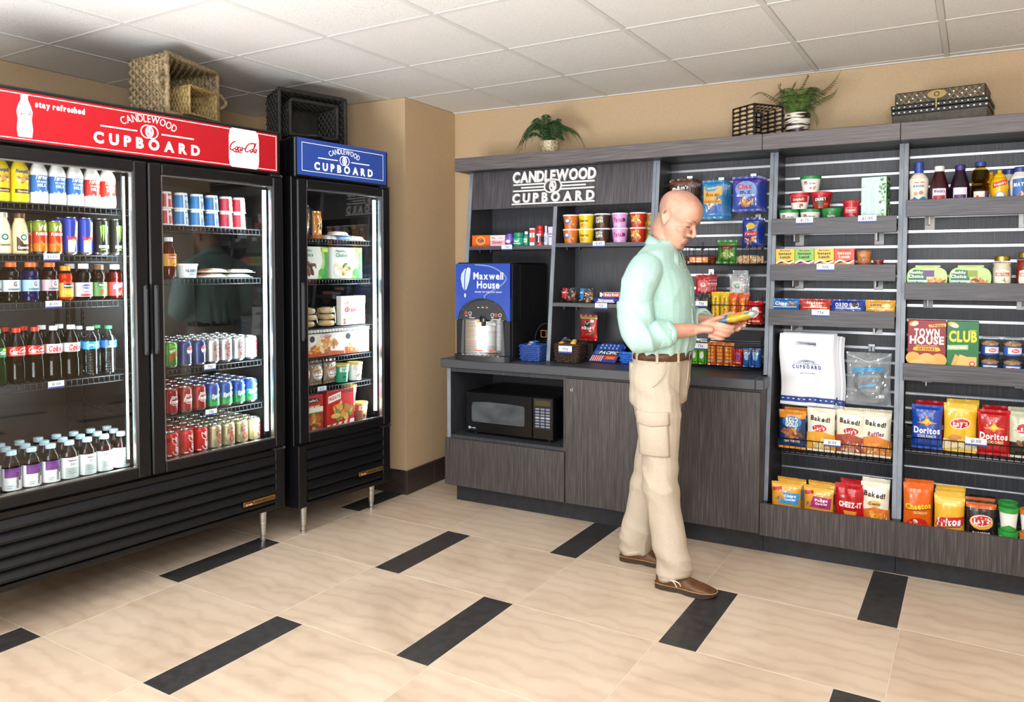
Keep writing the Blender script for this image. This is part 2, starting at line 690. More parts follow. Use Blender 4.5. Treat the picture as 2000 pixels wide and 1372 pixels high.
for j in range(-9, 4):
    y = CY + j * CT2
    obj('ceiling_bar', MB().box(-5.1, y - BW / 2, HC + 0.001, 3.2, y + BW / 2, HC + 0.02, TBAR), ce)
obj('trim_1', MB().box(XP, YB - 0.02, HC - 0.003, XR, YB, HC + 0.004, TBAR))['kind'] = 'structure'

# ================================================================ writing used on the signs


def flame_logo(mb, fn, cx, cz, R, mat, off=0.001, n=28):
    """two linked rings with a candle flame between them"""
    for d in (-0.36, 0.36):
        mb.decal(ring(cx + d * R, cz, R * 0.84, R, n), fn, mat, off)
    # rays inside the rings
    for k in range(9):
        a = radians(100 + k * 20)
        for sg in (1, -1):
            c = cx + sg * 0.12 * R
            mb.decal(stroke([(c + sg * cos(a) * R * 0.42, cz + sin(a) * R * 0.42), (c + sg * cos(a) * R * 0.72, cz + sin(a) * R * 0.72)], R * 0.07), fn, mat, off)
    fl_ = [(0, -.62), (.22, -.42), (.30, -.15), (.16, .12), (.05, .32), (.10, .62), (-.12, .40), (-.26, .12), (-.22, -.12), (-.02, -.18), (.02, -.32), (-.12, -.45)]
    mb.decal(poly(*[(cx + p[0] * R, cz + p[1] * R) for p in fl_]), fn, mat, off)


def cupboard_sign(mb, fn, cx, cz, W, mat):
    """arched CANDLEWOOD over the rings, rules and CUPBOARD, W wide"""
    flame_logo(mb, fn, cx, cz, W * 0.062, mat)
    mb.decal(text('CANDLEWOOD', W * 0.066, 0, w=W * 0.54, at=(0, 0), arc=W * 0.60), lambda x, z, o: fn(cx + x, cz + W * 0.118 + z, o), mat, 0.001)
    for sg in (-1, 1):
        mb.decal(rect(cx + sg * W * 0.115, cz - W * 0.013, cx + sg * W * 0.44, cz - W * 0.001), fn, mat, 0.001)
    mb.decal(text('CUPBOARD', W * 0.088, 2, w=W, track=0.36), lambda x, z, o: fn(cx + x, cz - W * 0.112 + z, o), mat, 0.001)


def crom(pts, n=5):
    out = []
    P = [pts[0]] + list(pts) + [pts[-1]]
    for i in range(1, len(P) - 2):
        for k in range(n):
            t = k / n
            out.append(tuple(0.5 * (2 * P[i][d] + (P[i + 1][d] - P[i - 1][d]) * t + (2 * P[i - 1][d] - 5 * P[i][d] + 4 * P[i + 1][d] - P[i + 2][d]) * t * t + (3 * P[i][d] - P[i - 1][d] - 3 * P[i + 1][d] + P[i + 2][d]) * t ** 3) for d in range(len(pts[0]))))
    out.append(pts[-1])
    return out


_SCR = [[(1.35, 1.7), (1.15, 2.0), (.7, 1.95), (.2, 1.4), (0, .7), (.2, .1), (.65, 0), (1.1, .25), (1.35, .6)],
        [(1.75, .9), (1.5, .65), (1.5, .2), (1.75, 0.02), (2.0, .3), (2.0, .7), (1.78, .92), (2.1, .85)],
        [(2.7, .75), (2.5, .95), (2.22, .65), (2.25, .15), (2.5, .02), (2.85, .4)],
        [(3.35, .85), (3.05, .9), (2.85, .45), (3.0, .05), (3.3, .3), (3.42, .95), (3.38, .2), (3.6, .05)],
        [(3.65, .55), (4.05, .7)],
        [(5.5, 1.7), (5.3, 2.0), (4.85, 1.95), (4.4, 1.4), (4.2, .7), (4.35, .1), (4.8, 0), (5.25, .25), (5.5, .6)],
        [(5.9, .9), (5.65, .65), (5.65, .2), (5.9, 0.02), (6.15, .3), (6.15, .7), (5.93, .92), (6.3, .7)],
        [(6.3, .5), (6.6, 1.5), (6.62, 1.95), (6.45, 1.85), (6.4, 1.0), (6.42, .2), (6.65, .05)],
        [(7.25, .85), (6.95, .9), (6.75, .45), (6.9, .05), (7.2, .3), (7.32, .95), (7.28, .2), (7.55, .1)],
        [(.65, 0), (1.6, -.35), (2.8, -.3), (3.6, -.55)], [(4.85, 1.95), (5.6, 2.2), (6.3, 2.15), (7.0, 2.3)]]


def script(w, wt=0.24, slant=0.28, letters=None):
    """flowing hand-lettered soda script, w wide, centred"""
    k = w / 7.6
    out = []
    for s in (_SCR if letters is None else [_SCR[i] for i in letters]):
        pts = [((x - 3.8 + (z - .8) * slant) * k, (z - .8) * k) for x, z in crom(s, 4)]
        n = len(pts)
        out.append(stroke(pts, [k * wt * (0.45 + 0.75 * sin(pi * (i + .5) / n)) for i in range(n)]))
    return join(*out)


# ================================================================ the two merchandiser coolers
CR = pi / 2 - 0.1216
CO = Vector((-2.997, 2.896, 0.0))


def cloc(x, y, z):
    """cooler coordinates (x along the front, y into the cooler) to the room"""
    return (CO.x + x * cos(CR) - y * sin(CR), CO.y + x * sin(CR) + y * cos(CR), z)


RED = pm('#a80a1a', 0.35, emit=0.12)
BLUE = pm('#27489c', 0.35, emit=0.15)
LITW = pm('#ffffff', 0.35, emit=0.45)
INNER = noisy('cooler_liner', [(0.3, '#141312'), (0.7, '#1f1d1b')], (20, 20, 20), 1, 2, 0.4)
LAMP = pm('#dffaff', 0.4, emit=6.0)
BRONZE = pm('#a5793c', 0.3, 0.8)
D = 0.76


def wire_shelf(x0, x1, y0, y1, z, name='wire_shelf', parent=None):
    mb = MB()
    for yy in (y0, y1):
        mb.bar((x0, yy, z - 0.004), (x1, yy, z - 0.004), 0.003, WIRE2)
    mb.bar((x0, y0, z - 0.03), (x1, y0, z - 0.03), 0.0028, WIRE2)
    n = int((x1 - x0) / 0.022)
    for k in range(n + 1):
        x = x0 + (x1 - x0) * k / n
        mb.tube([(x, y0 - 0.002, z - 0.03), (x, y0 - 0.002, z - 0.0035), (x, y1, z - 0.0035)], 0.0016, WIRE2, 4)
    for yy in (y0 + (y1 - y0) * .35, y0 + (y1 - y0) * .7):
        mb.bar((x0, yy, z - 0.008), (x1, yy, z - 0.008), 0.0026, WIRE2)
    return obj(name, mb, parent)


WIRE2 = pm('#2c2f33', 0.35, 0.6)


def cooler(name, label, x0, x1, doors, shelves, sign, yoff=0.0, z0=0.185, ztop=2.155):
    root = thing(name, label, 'cooler', cloc(0, yoff, 0), CR)
    t = 0.05
    mb = MB()
    mb.box(x0, 0.02, z0, x0 + t, D, ztop - 0.01, BLACK, 0.004).box(x1 - t, 0.02, z0, x1, D, ztop - 0.01, BLACK, 0.004)
    mb.box(x0 + t, 0.02, ztop - 0.06, x1 - t, D, ztop - 0.01, BLACK, 0.004).box(x0 + t, 0.05, z0, x1 - t, D, z0 + 0.02, BLACK)
    mb.box(x0 + t, D - 0.04, z0, x1 - t, D, ztop - 0.06, BLACK)
    obj('cabinet', mb, root)
    li = MB()
    li.box(x0 + t, D - 0.06, 0.52, x1 - t, D - 0.04, 1.93, INNER).box(x0 + t, 0.03, 0.50, x1 - t, D - 0.05, 0.545, INNER)
    li.box(x0 + t, 0.03, 1.905, x1 - t, D - 0.05, 1.93, INNER)
    li.box(x0 + t, 0.05, 0.54, x0 + t + 0.006, D - 0.05, 1.91, INNER).box(x1 - t - 0.006, 0.05, 0.54, x1 - t, D - 0.05, 1.91, INNER)
    obj('liner', li, root)
    # header with the lit sign
    hd = obj('header', MB().box(x0, -0.012, 1.928, x1, 0.06, ztop, BLACKG, 0.006), root)
    sign(hd, x0, x1)
    # doors
    for (a, b, hinge) in doors:
        zb, zt, f = 0.515, 1.918, 0.062
        dr = MB()
        dr.box(a, -0.03, zb, a + f, 0.015, zt, BLACK, 0.006).box(b - f, -0.03, zb, b, 0.015, zt, BLACK, 0.006)
        dr.box(a + f, -0.03, zb, b - f, 0.015, zb + f * 0.78, BLACK, 0.004).box(a + f, -0.03, zt - f * 0.78, b - f, 0.015, zt, BLACK, 0.004)
        d = obj('door', dr, root)
        g = 0.006
        ga = MB()
        A, B, ZA, ZB = a + f, b - f, zb + f * 0.78, zt - f * 0.78
        ga.box(A, -0.022, ZA, A + g, 0.0, ZB, ALU).box(B - g, -0.022, ZA, B, 0.0, ZB, ALU)
        ga.box(A + g, -0.022, ZA, B - g, 0.0, ZA + g, ALU).box(A + g, -0.022, ZB - g, B - g, 0.0, ZB, ALU)
        obj('glazing_bead', ga, d)
        obj('glass_pane', MB().box(A + g, -0.012, ZA + g, B - g, -0.007, ZB - g, GLASS), d)
        hx = a + 0.012 if hinge == 'right' else b - 0.030
        h = MB()
        h.box(hx, -0.047, 1.06, hx + 0.02, -0.028, 1.375, BLACKM, 0.006).box(hx + 0.004, -0.052, 1.075, hx + 0.016, -0.045, 1.36, BLACKM, 0.003)
        obj('handle', h, d)
        hg = b - 0.02 if hinge == 'right' else a - 0.02
        for zz in (zb - 0.016, zt + 0.001):
            k = MB()
            k.box(hg - 0.05, -0.028, zz, hg + 0.022, 0.012, zz + 0.012, BLACKM, 0.002).sphere((hg + 0.012, -0.02, zz + 0.006), 0.009, ALU)
            obj('hinge', k, d)
        # light tube beside the hinge edge, inside the door jamb
        lx = b - f - 0.022 if hinge == 'right' else b - f - 0.022
        lm = MB()
        lm.box(lx, 0.028, 0.58, lx + 0.014, 0.036, 1.86, BLACKM)
        lm.tube([(lx + 0.006, 0.024, 0.60 + 1.25 * q / 4) for q in range(5)], 0.010 if hinge == 'right' else 0.005, LAMP, 8)
        obj('light_tube', lm, root)
        L = area('cooler_light', (0, 0, 0), (0, 0, 0), 0.03, 1.25, 9.0 if hinge == 'right' else 5.0, (0.85, 0.97, 1.0))
        L.parent = root
        L.location = (lx - 0.012, 0.026, 1.22)
        L.rotation_euler = (radians(90), 0, radians(48))   # faces left and into the shelves
    # pilasters with slots
    for px in [x0 + t + 0.008] + [b - 0.03 for a, b, h in doors] + [a + 0.035 for a, b, h in doors[1:]]:
        for py in (0.09, D - 0.10):
            p = MB().box(px - 0.006, py, 0.56, px + 0.006, py + 0.012, 1.89, WIRE2)
            for k in range(44):
                p.box(px - 0.003, py - 0.001, 0.58 + k * 0.029, px + 0.003, py + 0.001, 0.595 + k * 0.029, BLACKG)
            obj('pilaster', p, root)
    for (a, b, zz) in shelves:
        wire_shelf(a, b, 0.05, D - 0.09, zz, parent=root)
    # louvred grille below
    gr = MB()
    gz0, gz1 = z0 + 0.005, 0.502
    gr.box(x0, -0.02, gz0, x0 + 0.055, 0.03, gz1, BLACK, 0.004).box(x1 - 0.06, -0.02, gz0, x1, 0.03, gz1, BLACK, 0.004)
    gr.box(x0 + 0.055, -0.02, gz0, x1 - 0.06, 0.02, gz0 + 0.025, BLACK, 0.003).box(x0 + 0.055, -0.01, gz1 - 0.03, x1 - 0.06, 0.02, gz1, BLACK, 0.003)
    gr.box(x0 + 0.05, 0.022, gz0, x1 - 0.05, 0.03, gz1, BLACKG)
    go = obj('grille', gr, root)
    nl = 5
    for k in range(nl):
        a = gz0 + 0.028 + (gz1 - gz0 - 0.058) * k / nl
        h = (gz1 - gz0 - 0.058) / nl
        obj('louver', MB().prism([(0.02, a + h * .98), (0.0, a + h * .98), (-0.024, a + h * 0.35), (-0.024, a + h * 0.16), (-0.016, a + h * 0.08), (0.02, a + h * 0.3)], 0, x0 + 0.056, x1 - 0.061, BLACK), go)
    bx = x1 - 0.17 - 0.09
    bd = MB().box(bx, -0.029, 0.247, bx + 0.19, -0.02, 0.272, BRONZE, 0.002)
    bd.decal(rect(bx + 0.003, 0.249, bx + 0.055, 0.27), flat(-0.029), pm('#5a1d12'), 0.0008)
    bd.decal(text('true', 0.012, 2, w=0.04, at=(bx + 0.029, 0.2585)), flat(-0.029), pm('#e3c68d'), 0.0014)
    bd.decal(text('REFRIGERATION', 0.011, 1, w=0.115, at=(bx + 0.125, 0.2595)), flat(-0.029), pm('#1b130a'), 0.0008)
    obj('maker_plate', bd, go)
    for lx in (x0 + 0.09, x1 - 0.085):
        for ly in (0.06, D - 0.08):
            lg = MB().lathe([(0.024, z0), (0.021, z0 - 0.02), (0.016, 0.045), (0.013, 0.042), (0.013, 0.018), (0.017, 0.014), (0.017, 0.0)], STEEL, 14, Matrix.Translation((lx, ly, 0)))
            obj('leg', lg, root)
    return root


def border(mb, x0, z0, x1, z1, w, fn, mat):
    for r in ((x0, z0, x1, z0 + w), (x0, z1 - w, x1, z1), (x0, z0, x0 + w, z1), (x1 - w, z0, x1, z1)):
        mb.decal(rect(*r), fn, mat, 0.001)


def red_sign(hd, x0, x1):
    y = -0.014
    a, b, c, d = x0 + 0.022, 1.945, x1 - 0.022, 2.138
    s = obj('sign_panel', MB().box(a, y, b, c, -0.010, d, RED), hd)
    f = flat(y)
    m = MB()
    border(m, a + 0.01, b + 0.008, c - 0.008, d - 0.008, 0.0028, f, LITW)
    cupboard_sign(m, f, -0.645, 2.055, 0.49, LITW)
    m.decal(text('stay refreshed', 0.022, 2, w=0.19, at=(-1.018, 2.098)), f, LITW, 0.001)
    bp = [(-.025, 0), (.025, 0), (.029, .03), (.025, .07), (.029, .10), (.022, .125), (.013, .145), (.013, .162), (.010, .168), (-.010, .168), (-.013, .162), (-.013, .145), (-.022, .125), (-.029, .10), (-.025, .07), (-.029, .03)]
    m.decal(poly(*[(-1.152 + px, 1.962 + pz) for px, pz in bp]), f, LITW, 0.001)
    m.decal(tr(script(0.05), -1.152, 2.055), f, RED, 0.0018)
    cp = [(-.072, 0), (.072, 0), (.082, .012), (.086, .04), (.086, .15), (.080, .178), (.068, .19), (-.068, .19), (-.080, .178), (-.086, .15), (-.086, .04), (-.082, .012)]
    m.decal(poly(*[(-0.158 + px, 1.947 + pz) for px, pz in cp]), f, LITW, 0.0014)
    m.decal(tr(script(0.158, 0.3), -0.158, 2.045), f, RED, 0.0022)
    obj('lettering', m, s)


def blue_sign(hd, x0, x1):
    y = -0.014
    a, b, c, d = x0 + 0.016, 1.943, x1 - 0.016, 2.138
    s = obj('sign_panel', MB().box(a, y, b, c, -0.010, d, BLUE), hd)
    f = flat(y)
    m = MB()
    border(m, a + 0.028, b + 0.022, c - 0.026, d - 0.022, 0.0025, f, LITW)
    cupboard_sign(m, f, (a + c) / 2, 2.047, 0.43, LITW)
    obj('lettering', m, s)


BO = 0.726      # second cooler's own origin along the first one's front
SHELF_L = [1.712, 1.505, 1.312, 0.982]
SHELF_R = [1.650, 1.401, 0.975, 0.752]
cooler('red_cooler', 'wide black two-door glass cooler with lit red sign across its top', -1.395, 0.065,
       [(-1.393, -0.668, 'left'), (-0.662, 0.063, 'right')],
       [(-1.33, -0.70, z) for z in SHELF_L] + [(-0.63, -0.005, z) for z in SHELF_R], red_sign)
SHELF_F = [1.612, 1.388, 1.118, 0.952, 0.787]
cooler('blue_freezer', 'narrow black one-door glass freezer with blue sign beside the pillar', BO - 0.608, BO + 0.077,
       [(BO - 0.606, BO + 0.075, 'right')], [(BO - 0.555, BO + 0.02, z) for z in SHELF_F], blue_sign, -0.045, 0.16, 2.14)


# ================================================================ base cabinets, worktop, hutch and gondola


def yf(z):
    """front of the raked uprights"""
    return 4.1 + (z - 0.89) * 0.109


YD = 3.95
SCREW = pm('#c8c8c8', 0.3, 1.0)
c1 = thing('microwave_cabinet', 'dark laminate base cabinet with an open microwave niche over a drawer front', 'cabinet', (-2.2, 4.2, 0))
c1m = Matrix.Translation((2.2, -4.2, 0))


def bx(mat, *b, bev=0.0):
    return MB().box(*b, mat, bev)


def put(name, mb, root):
    """mesh given in room coordinates becomes a part of root"""
    o = obj(name, mb)
    o.parent = root
    o.matrix_parent_inverse = Matrix.LocRotScale(root.location, root.rotation_euler, None).inverted()
    return o


m = MB()
m.box(-2.60, YD, 0.11, -2.575, YD + .003, 0.835, EDGE).box(-2.60, YD + .003, 0.11, -2.575, 4.5, 0.835, LAM_IN).box(-1.812, YD, 0.11, -1.795, 4.5, 0.835, LAM_V)
m.box(-2.575, 4.47, 0.11, -1.812, 4.49, 0.835, BLACKM).box(-2.575, YD, 0.405, -1.812, 4.47, 0.425, LAM_IN).box(-2.575, YD, 0.11, -1.812, 4.47, 0.13, LAM_IN)  # niche back made black to carry the shade under the worktop
put('carcass', m, c1)
put('niche_trim', MB().box(-2.575, YD + 0.001, 0.815, -1.812, YD + 0.02, 0.835, LAM_IN), c1)
put('drawer_front', bx(LAM_V, -2.605, YD - 0.02, 0.117, -1.797, YD - 0.001, 0.405, bev=0.002), c1)
put('toe_kick', bx(TOE, -2.575, 4.02, 0.0, -1.795, 4.04, 0.115), c1)
for (a, b, lk, lab) in ((-1.7945, -1.257, True, 'dark laminate base cabinet with a round lock in its door corner'),
                        (-1.256, -0.7235, False, 'plain dark laminate base cabinet beside the snack gondola')):
    c = thing('base_cabinet', lab, 'cabinet', ((a + b) / 2, 4.2, 0))
    put('carcass', MB().box(a, YD, 0.11, b, 4.5, 0.835, LAM_V), c)
    d = put('door', bx(LAM_V, a + 0.003, YD - 0.02, 0.117, b - 0.003, YD - 0.001, 0.828, bev=0.002), c)
    put('toe_kick', bx(TOE, a, 4.02, 0.0, b, 4.04, 0.115), c)
    if lk:
        l = MB().lathe([(0.012, 0), (0.012, 0.004), (0.009, 0.007), (0.0, 0.007)], CHROME, 14, Matrix.Translation((a + 0.045, YD - 0.02, 0.765)) @ Matrix.Rotation(pi / 2, 4, 'X'))
        l.box(a + 0.0435, YD - 0.0285, 0.759, a + 0.0465, YD - 0.0265, 0.771, BLACKG)
        obj('lock', l, d)

wt = MB().box(-2.625, YD - 0.04, 0.842, -0.748, 4.50, 0.895, COUNTER, 0.004)
wt.box(-0.748, YD - 0.04, 0.842, -0.705, 4.055, 0.895, COUNTER, 0.004)
tag(obj('worktop', wt), 'long dark grey laminate worktop over the base cabinets', 'worktop')


def raked_panel(x0, x1, z0, z1, y1, mat, edge, back=4.49):
    mb = MB()
    n = 1
    mb.prism([(yf(z0) + 0.003, z0), (yf(z1) + 0.003, z1), (back, z1), (back, z0)], 0, x0, x1, mat)
    mb.prism([(yf(z0), z0), (yf(z1), z1), (yf(z1) + 0.003, z1), (yf(z0) + 0.003, z0)], 0, x0, x1, edge)
    return mb


hu = thing('display_hutch', 'dark laminate hutch on the worktop under raised white lettering', 'shelf unit', (-2.0, 4.35, 0.895))
ZT = 2.057
put('side_panel', raked_panel(-2.602, -2.577, 0.896, ZT, 0, LAM_IN, EDGE), hu)
put('divider', raked_panel(-1.995, -1.971, 0.896, 1.84, 0, LAM_IN, EDGE), hu)
put('side_panel', raked_panel(-1.383, -1.364, 0.896, ZT, 0, LAM_IN, EDGE), hu)
put('back_panel', MB().box(-2.577, 4.47, 0.896, -1.383, 4.49, ZT, LAM_IN), hu)
put('header_panel', MB().prism([(yf(1.82) - .002, 1.82), (yf(ZT) - .002, ZT), (yf(ZT) + .018, ZT), (yf(1.82) + .018, 1.82)], 0, -2.577, -1.383, LAM_F), hu)
for a, b, z in ((-2.577, -1.995, 1.586), (-1.971, -1.383, 1.597), (-1.971, -1.383, 1.243)):
    s = put('shelf', MB().box(a, yf(z) + 0.002, z - 0.022, b, 4.47, z, LAM_IN).box(a, yf(z) - 0.0, z - 0.0222, b, yf(z) + 0.003, z + 0.0002, LAM_H), hu)
    k = MB()
    for xx in (a + 0.06, a + 0.14):
        k.box(xx, yf(z) + 0.02, z - 0.04, xx + 0.012, yf(z) + 0.04, z - 0.022, BLACKM)
    obj('shelf_pin', k, s)

# raised white sign letters on the header panel
cs = thing('raised_sign', 'raised white sign letters with linked rings on the hutch header', 'sign', (-2.0, yf(1.94), 1.94))
ta = math.atan(0.109)


def on_header(x, z, off):
    # z is measured along the raked panel from z=1.94
    return (x, yf(1.94) - 0.002 + z * sin(ta) - off * cos(ta), 1.94 + z * cos(ta) + off * sin(ta))


def raised(shape, depth, mat_face, mat_side, name):
    vs, fs = shape
    mb = MB()
    n = len(vs)
    front = [on_header(x, z, depth) for x, z in vs]
    back = [on_header(x, z, 0.004) for x, z in vs]
    mb.add(front, fs, mat_face)
    ed = {}
    for f in fs:
        for a, b in zip(f, f[1:] + f[:1]):
            ed[(a, b)] = ed.get((a, b), 0) + 1
    side = [(a, b) for (a, b) in ed if (b, a) not in ed]
    mb.add(front + back, [(a, b, n + b, n + a) for a, b in side], mat_side)
    return put(name, mb, cs)


SGW = pm('#f4f4f2', 0.45)
SGS = pm('#cfcfcd', 0.6)
SX = -1.998


def letters(s, w, h, z, track, name='letter'):
    k = h / CAPH
    tot = sum(_GL[2, c][2] for c in s) + track * (len(s) - 1)
    sx = w / tot
    x = SX - w / 2
    for c in s:
        g = _GL[2, c]
        raised(([(x + p[0] * sx, z - h / 2 + p[1] * k) for p in g[0]], g[1]), 0.02, SGW, SGS, name)
        x += (g[2] + track) * sx


letters('CANDLEWOOD', 0.555, 0.062, 0.066, 0.03)
letters('CUPBOARD', 0.545, 0.052, -0.064, 0.30)
raised(rect(SX - 0.275, -0.104, SX + 0.275, -0.096), 0.02, SGW, SGS, 'rule')
for sg in (-1, 1):
    for (z, a, b) in ((0.020, 0.05, 0.27), (0.0, 0.06, 0.215), (-0.019, 0.05, 0.27)):
        p = (SX + sg * a, SX + sg * b)
        raised(rect(min(p), z - 0.0045, max(p), z + 0.0045), 0.02, SGW, SGS, 'rule')
for d in (-0.018, 0.018):
    raised(ring(SX + d, 0.002, 0.0335, 0.042, 28), 0.02, SGW, SGS, 'linked_ring')
raised(poly(*[(SX + p[0] * 0.05, 0.002 + p[1] * 0.05) for p in [(0, -.62), (.22, -.42), (.30, -.15), (.16, .12), (.05, .32), (.10, .62), (-.12, .40), (-.26, .12), (-.22, -.12), (-.02, -.18), (.02, -.32), (-.12, -.45)]]), 0.02, SGW, SGS, 'flame')

# slatwall bays
YS = 4.44
SP = 0.0757
ZS = [2.015 - SP * k for k in range(25)]


def slat_bay(name, label, x0, x1, z0, left=True, right=True):
    r = thing(name, label, 'shelf unit', ((x0 + x1) / 2, 4.3, z0))
    for k, z in enumerate(ZS):
        lo, hi = max(z0, z - SP + 0.006), z - 0.006
        if hi <= z0 + 0.01:
            break
        mb = MB().prism([(YS + .018, lo), (YS + .004, lo), (YS, lo + .002), (YS, hi - .002), (YS + .004, hi), (YS + .018, hi)], 0, x0 + .02, x1 - .02, SLAT)
        put('slat_board', mb, r)
        # aluminium groove insert: lower lip and recessed back
        put('groove_insert', MB().box(x0 + .02, YS - 0.0015, z - 0.0075, x1 - .02, YS + 0.012, z - 0.0035, ALU).box(x0 + .02, YS + 0.010, z - 0.006, x1 - .02, YS + 0.0125, z + 0.006, ALU), r)
    put('slat_board', MB().box(x0 + .02, YS, ZS[0] + 0.006, x1 - .02, YS + .018, ZT, SLAT), r)
    put('side_panel', raked_panel(x0, x0 + 0.0195, z0, ZT, 0, LAM_IN, EDGE), r)
    put('side_panel', raked_panel(x1 - 0.0195, x1, z0, ZT, 0, LAM_IN, EDGE), r)
    put('back_panel', MB().box(x0, YS + .018, z0 if z0 > .5 else 0.18, x1, 4.49, ZT, BLACKM), r)
    return r


sb = slat_bay('slatwall_bay', 'dark slatwall bay over the worktop behind the man', -1.3625, -0.7245, 0.896)
G1 = slat_bay('snack_gondola', 'dark slatwall gondola bay with three shelves, white bags and chips', -0.7225, -0.1155, 0.26)
G2 = slat_bay('snack_gondola', 'dark slatwall gondola bay with condiments on top and cracker boxes', -0.1145, 0.4925, 0.26)
for g, a, b in ((G1, -0.7225, -0.1155), (G2, -0.1145, 0.4925)):
    put('trough_board', MB().box(a, YD - 0.02, 0.112, b, YD, 0.272, LAM_V), g)
    put('trough_floor', MB().box(a, YD, 0.16, b, YS, 0.18, LAM_IN), g)
    put('trough_end', MB().box(a, YD, 0.112, a + 0.018, YS + 0.04, 0.26, LAM_IN), g)
    put('trough_end', MB().box(b - 0.018, YD, 0.112, b, YS + 0.04, 0.26, LAM_IN), g)
    put('toe_kick', bx(TOE, a + 0.001, 4.02, 0.0, b - 0.001, 4.04, 0.115), g)


def tray(g, x0, x1, z, h=0.078, yo=0.0):
    """shelf with an upstand board in front on two white brackets; z is the top of the front board"""
    y = yf(z) - 0.035 + yo
    s = put('shelf', MB().box(x0, y + 0.018, z - 0.053, x1, YS - 0.004, z - 0.035, LAM_IN).box(x0, y, z - h - 0.004, x1, y + 0.018, z, LAM_H, 0.0015), g)
    for xx in (x0 + 0.10, x1 - 0.09):
        k = MB().box(xx - 0.004, y + 0.10, z - 0.115, xx, YS - 0.001, z - 0.053, WHITE)
        k.prism([(YS - 0.005, z - h - 0.055), (YS - 0.005, z - 0.06), (YS, z - 0.06), (YS, z - h - 0.055)], 0, xx - 0.022, xx + 0.022, WHITE)
        obj('bracket', k, s)
    return y


T1 = [1.704, 1.467, 1.238]
T2 = [1.777, 1.380, 0.998]
for z in T1:
    tray(G1, -0.722, -0.140, z)
for z in T2:
    tray(G2, -0.100, 0.490, z)
for x0, x1, lab in ((-2.640, -0.765, 'long dark laminate crown board over the hutch'), (-0.763, -0.130, 'short laminate crown board over the gondola with white bags'),
                    (-0.128, 0.62, 'laminate crown board over the gondola with condiments')):
    cb = thing('crown_board', lab, 'cornice', ((x0 + x1) / 2, 4.2, ZT))
    put('fascia', MB().box(x0, 4.105, ZT, x1, 4.125, 2.139, LAM_CROWN, 0.002), cb)
    put('top_board', MB().box(x0, 4.125, 2.10, x1, 4.525, 2.13, LAM_CROWN), cb)
    put('soffit', MB().box(x0, 4.125, ZT + 0.001, x1, 4.50, ZT + 0.015, LAM_IN), cb)

# ================================================================ packaged goods: builders
random.seed(11)


def curved(shape, L):
    """split triangles until none is wider than L, so print follows a round surface"""
    vs, fs = shape
    out = []; st = []
    for f in fs:
        p = [vs[i] for i in f]
        st += [(p[0], p[k], p[k + 1]) for k in range(1, len(p) - 1)]
    while st:
        t = st.pop()
        e = max(range(3), key=lambda k: abs(t[k][0] - t[(k + 1) % 3][0]))
        a, b, c = t[e], t[(e + 1) % 3], t[(e + 2) % 3]
        if abs(a[0] - b[0]) > L and len(out) < 4000:
            m_ = ((a[0] + b[0]) / 2, (a[1] + b[1]) / 2)
            st += [(a, m_, c), (m_, b, c)]
        else:
            out.append(t)
    V = []; F = []; ix = {}
    for t in out:
        F.append(tuple(ix.setdefault(p, len(ix)) for p in t))
    return list(ix.keys()), F


def deco(mb, fn, items, L=None, off=0.0006):
    """flat print, painted in order.  t text, e ellipse, r rectangle, p polygon, f food picture, k ring, s script, l line"""
    for it in items:
        k = it[0]; c = it[-1]
        if k == 't':
            _, s, x, z, h, w, o, _c = it
            sh = text(s, h, o.get('b', 1), w, o.get('sl', 0), o.get('tr', .08), (x, z), o.get('arc'), o.get('rot', 0))
        elif k == 'e':
            c = it[5]
            sh = ell(it[1], it[2], it[3], it[4], 14, it[6] if len(it) > 6 else 0, 2)
        elif k == 'r':
            sh = rect(*it[1:5])
        elif k == 'p':
            sh = poly(*it[1])
        elif k == 'k':
            sh = ring(it[1], it[2], it[3], it[4])
        elif k == 's':
            sh = tr(script(it[3]), it[1], it[2], rot=it[4])
        elif k == 'l':
            sh = stroke(it[1], it[2])
        elif k == 'f':
            _, x, z, rx, rz, n, cols = it
            for q in range(n):
                a = random.random() * 6.28; r = sqrt(random.random()) * 0.8
                s = random.uniform(.18, .42)
                sh = ell(x + cos(a) * r * rx, z + sin(a) * r * rz, rx * s, rz * s * random.uniform(.6, 1), 8, random.random() * 3, 1)
                mb.decal(curved(sh, L) if L else sh, fn, pm(random.choice(cols), .45), off + q * 0.00002)
            off += 0.0004
            continue
        mb.decal(curved(sh, L) if L else sh, fn, pm(c, .4) if isinstance(c, str) else c, off)
        off += 0.00022
    return mb


def fill(mat_or_col, rough=0.3, **k):
    return pm(mat_or_col, rough, **k) if isinstance(mat_or_col, str) else mat_or_col


CANLID = pm('#c9ccce', 0.25, 1.0)


def can(name, bands, items, r=0.033, h=0.122, seg=20, metal=0.35):
    """bands: list of (height fraction, colour) from the base up"""
    def build():
        root = thing(name, None, 'can')
        pr = [(r * .76, 0.0, CANLID), (r * .86, 0.003), (r, 0.011)]
        for i, (fz, c) in enumerate(bands):
            z = 0.011 + (h - 0.027) * fz
            pr.append((r, z, pm(c, 0.28, metal)))
        pr += [(r, h - 0.016), (r * .95, h - 0.009), (r * .83, h - 0.003), (r * .80, h - 0.002, CANLID), (r * .81, h), (r * .77, h), (r * .75, h - 0.004), (0, h - 0.004)]
        obj('body', MB().lathe(pr, CANLID, seg), root, fix=False)
        tb = MB().box(-0.006, -0.015, h - 0.0038, 0.006, 0.006, h - 0.0022, CANLID, 0.0006)
        obj('pull_tab', tb, root)
        if items:
            obj('printed_label', deco(MB(), cyl(r), items, 0.005), root, fix=False)
        return root
    return build


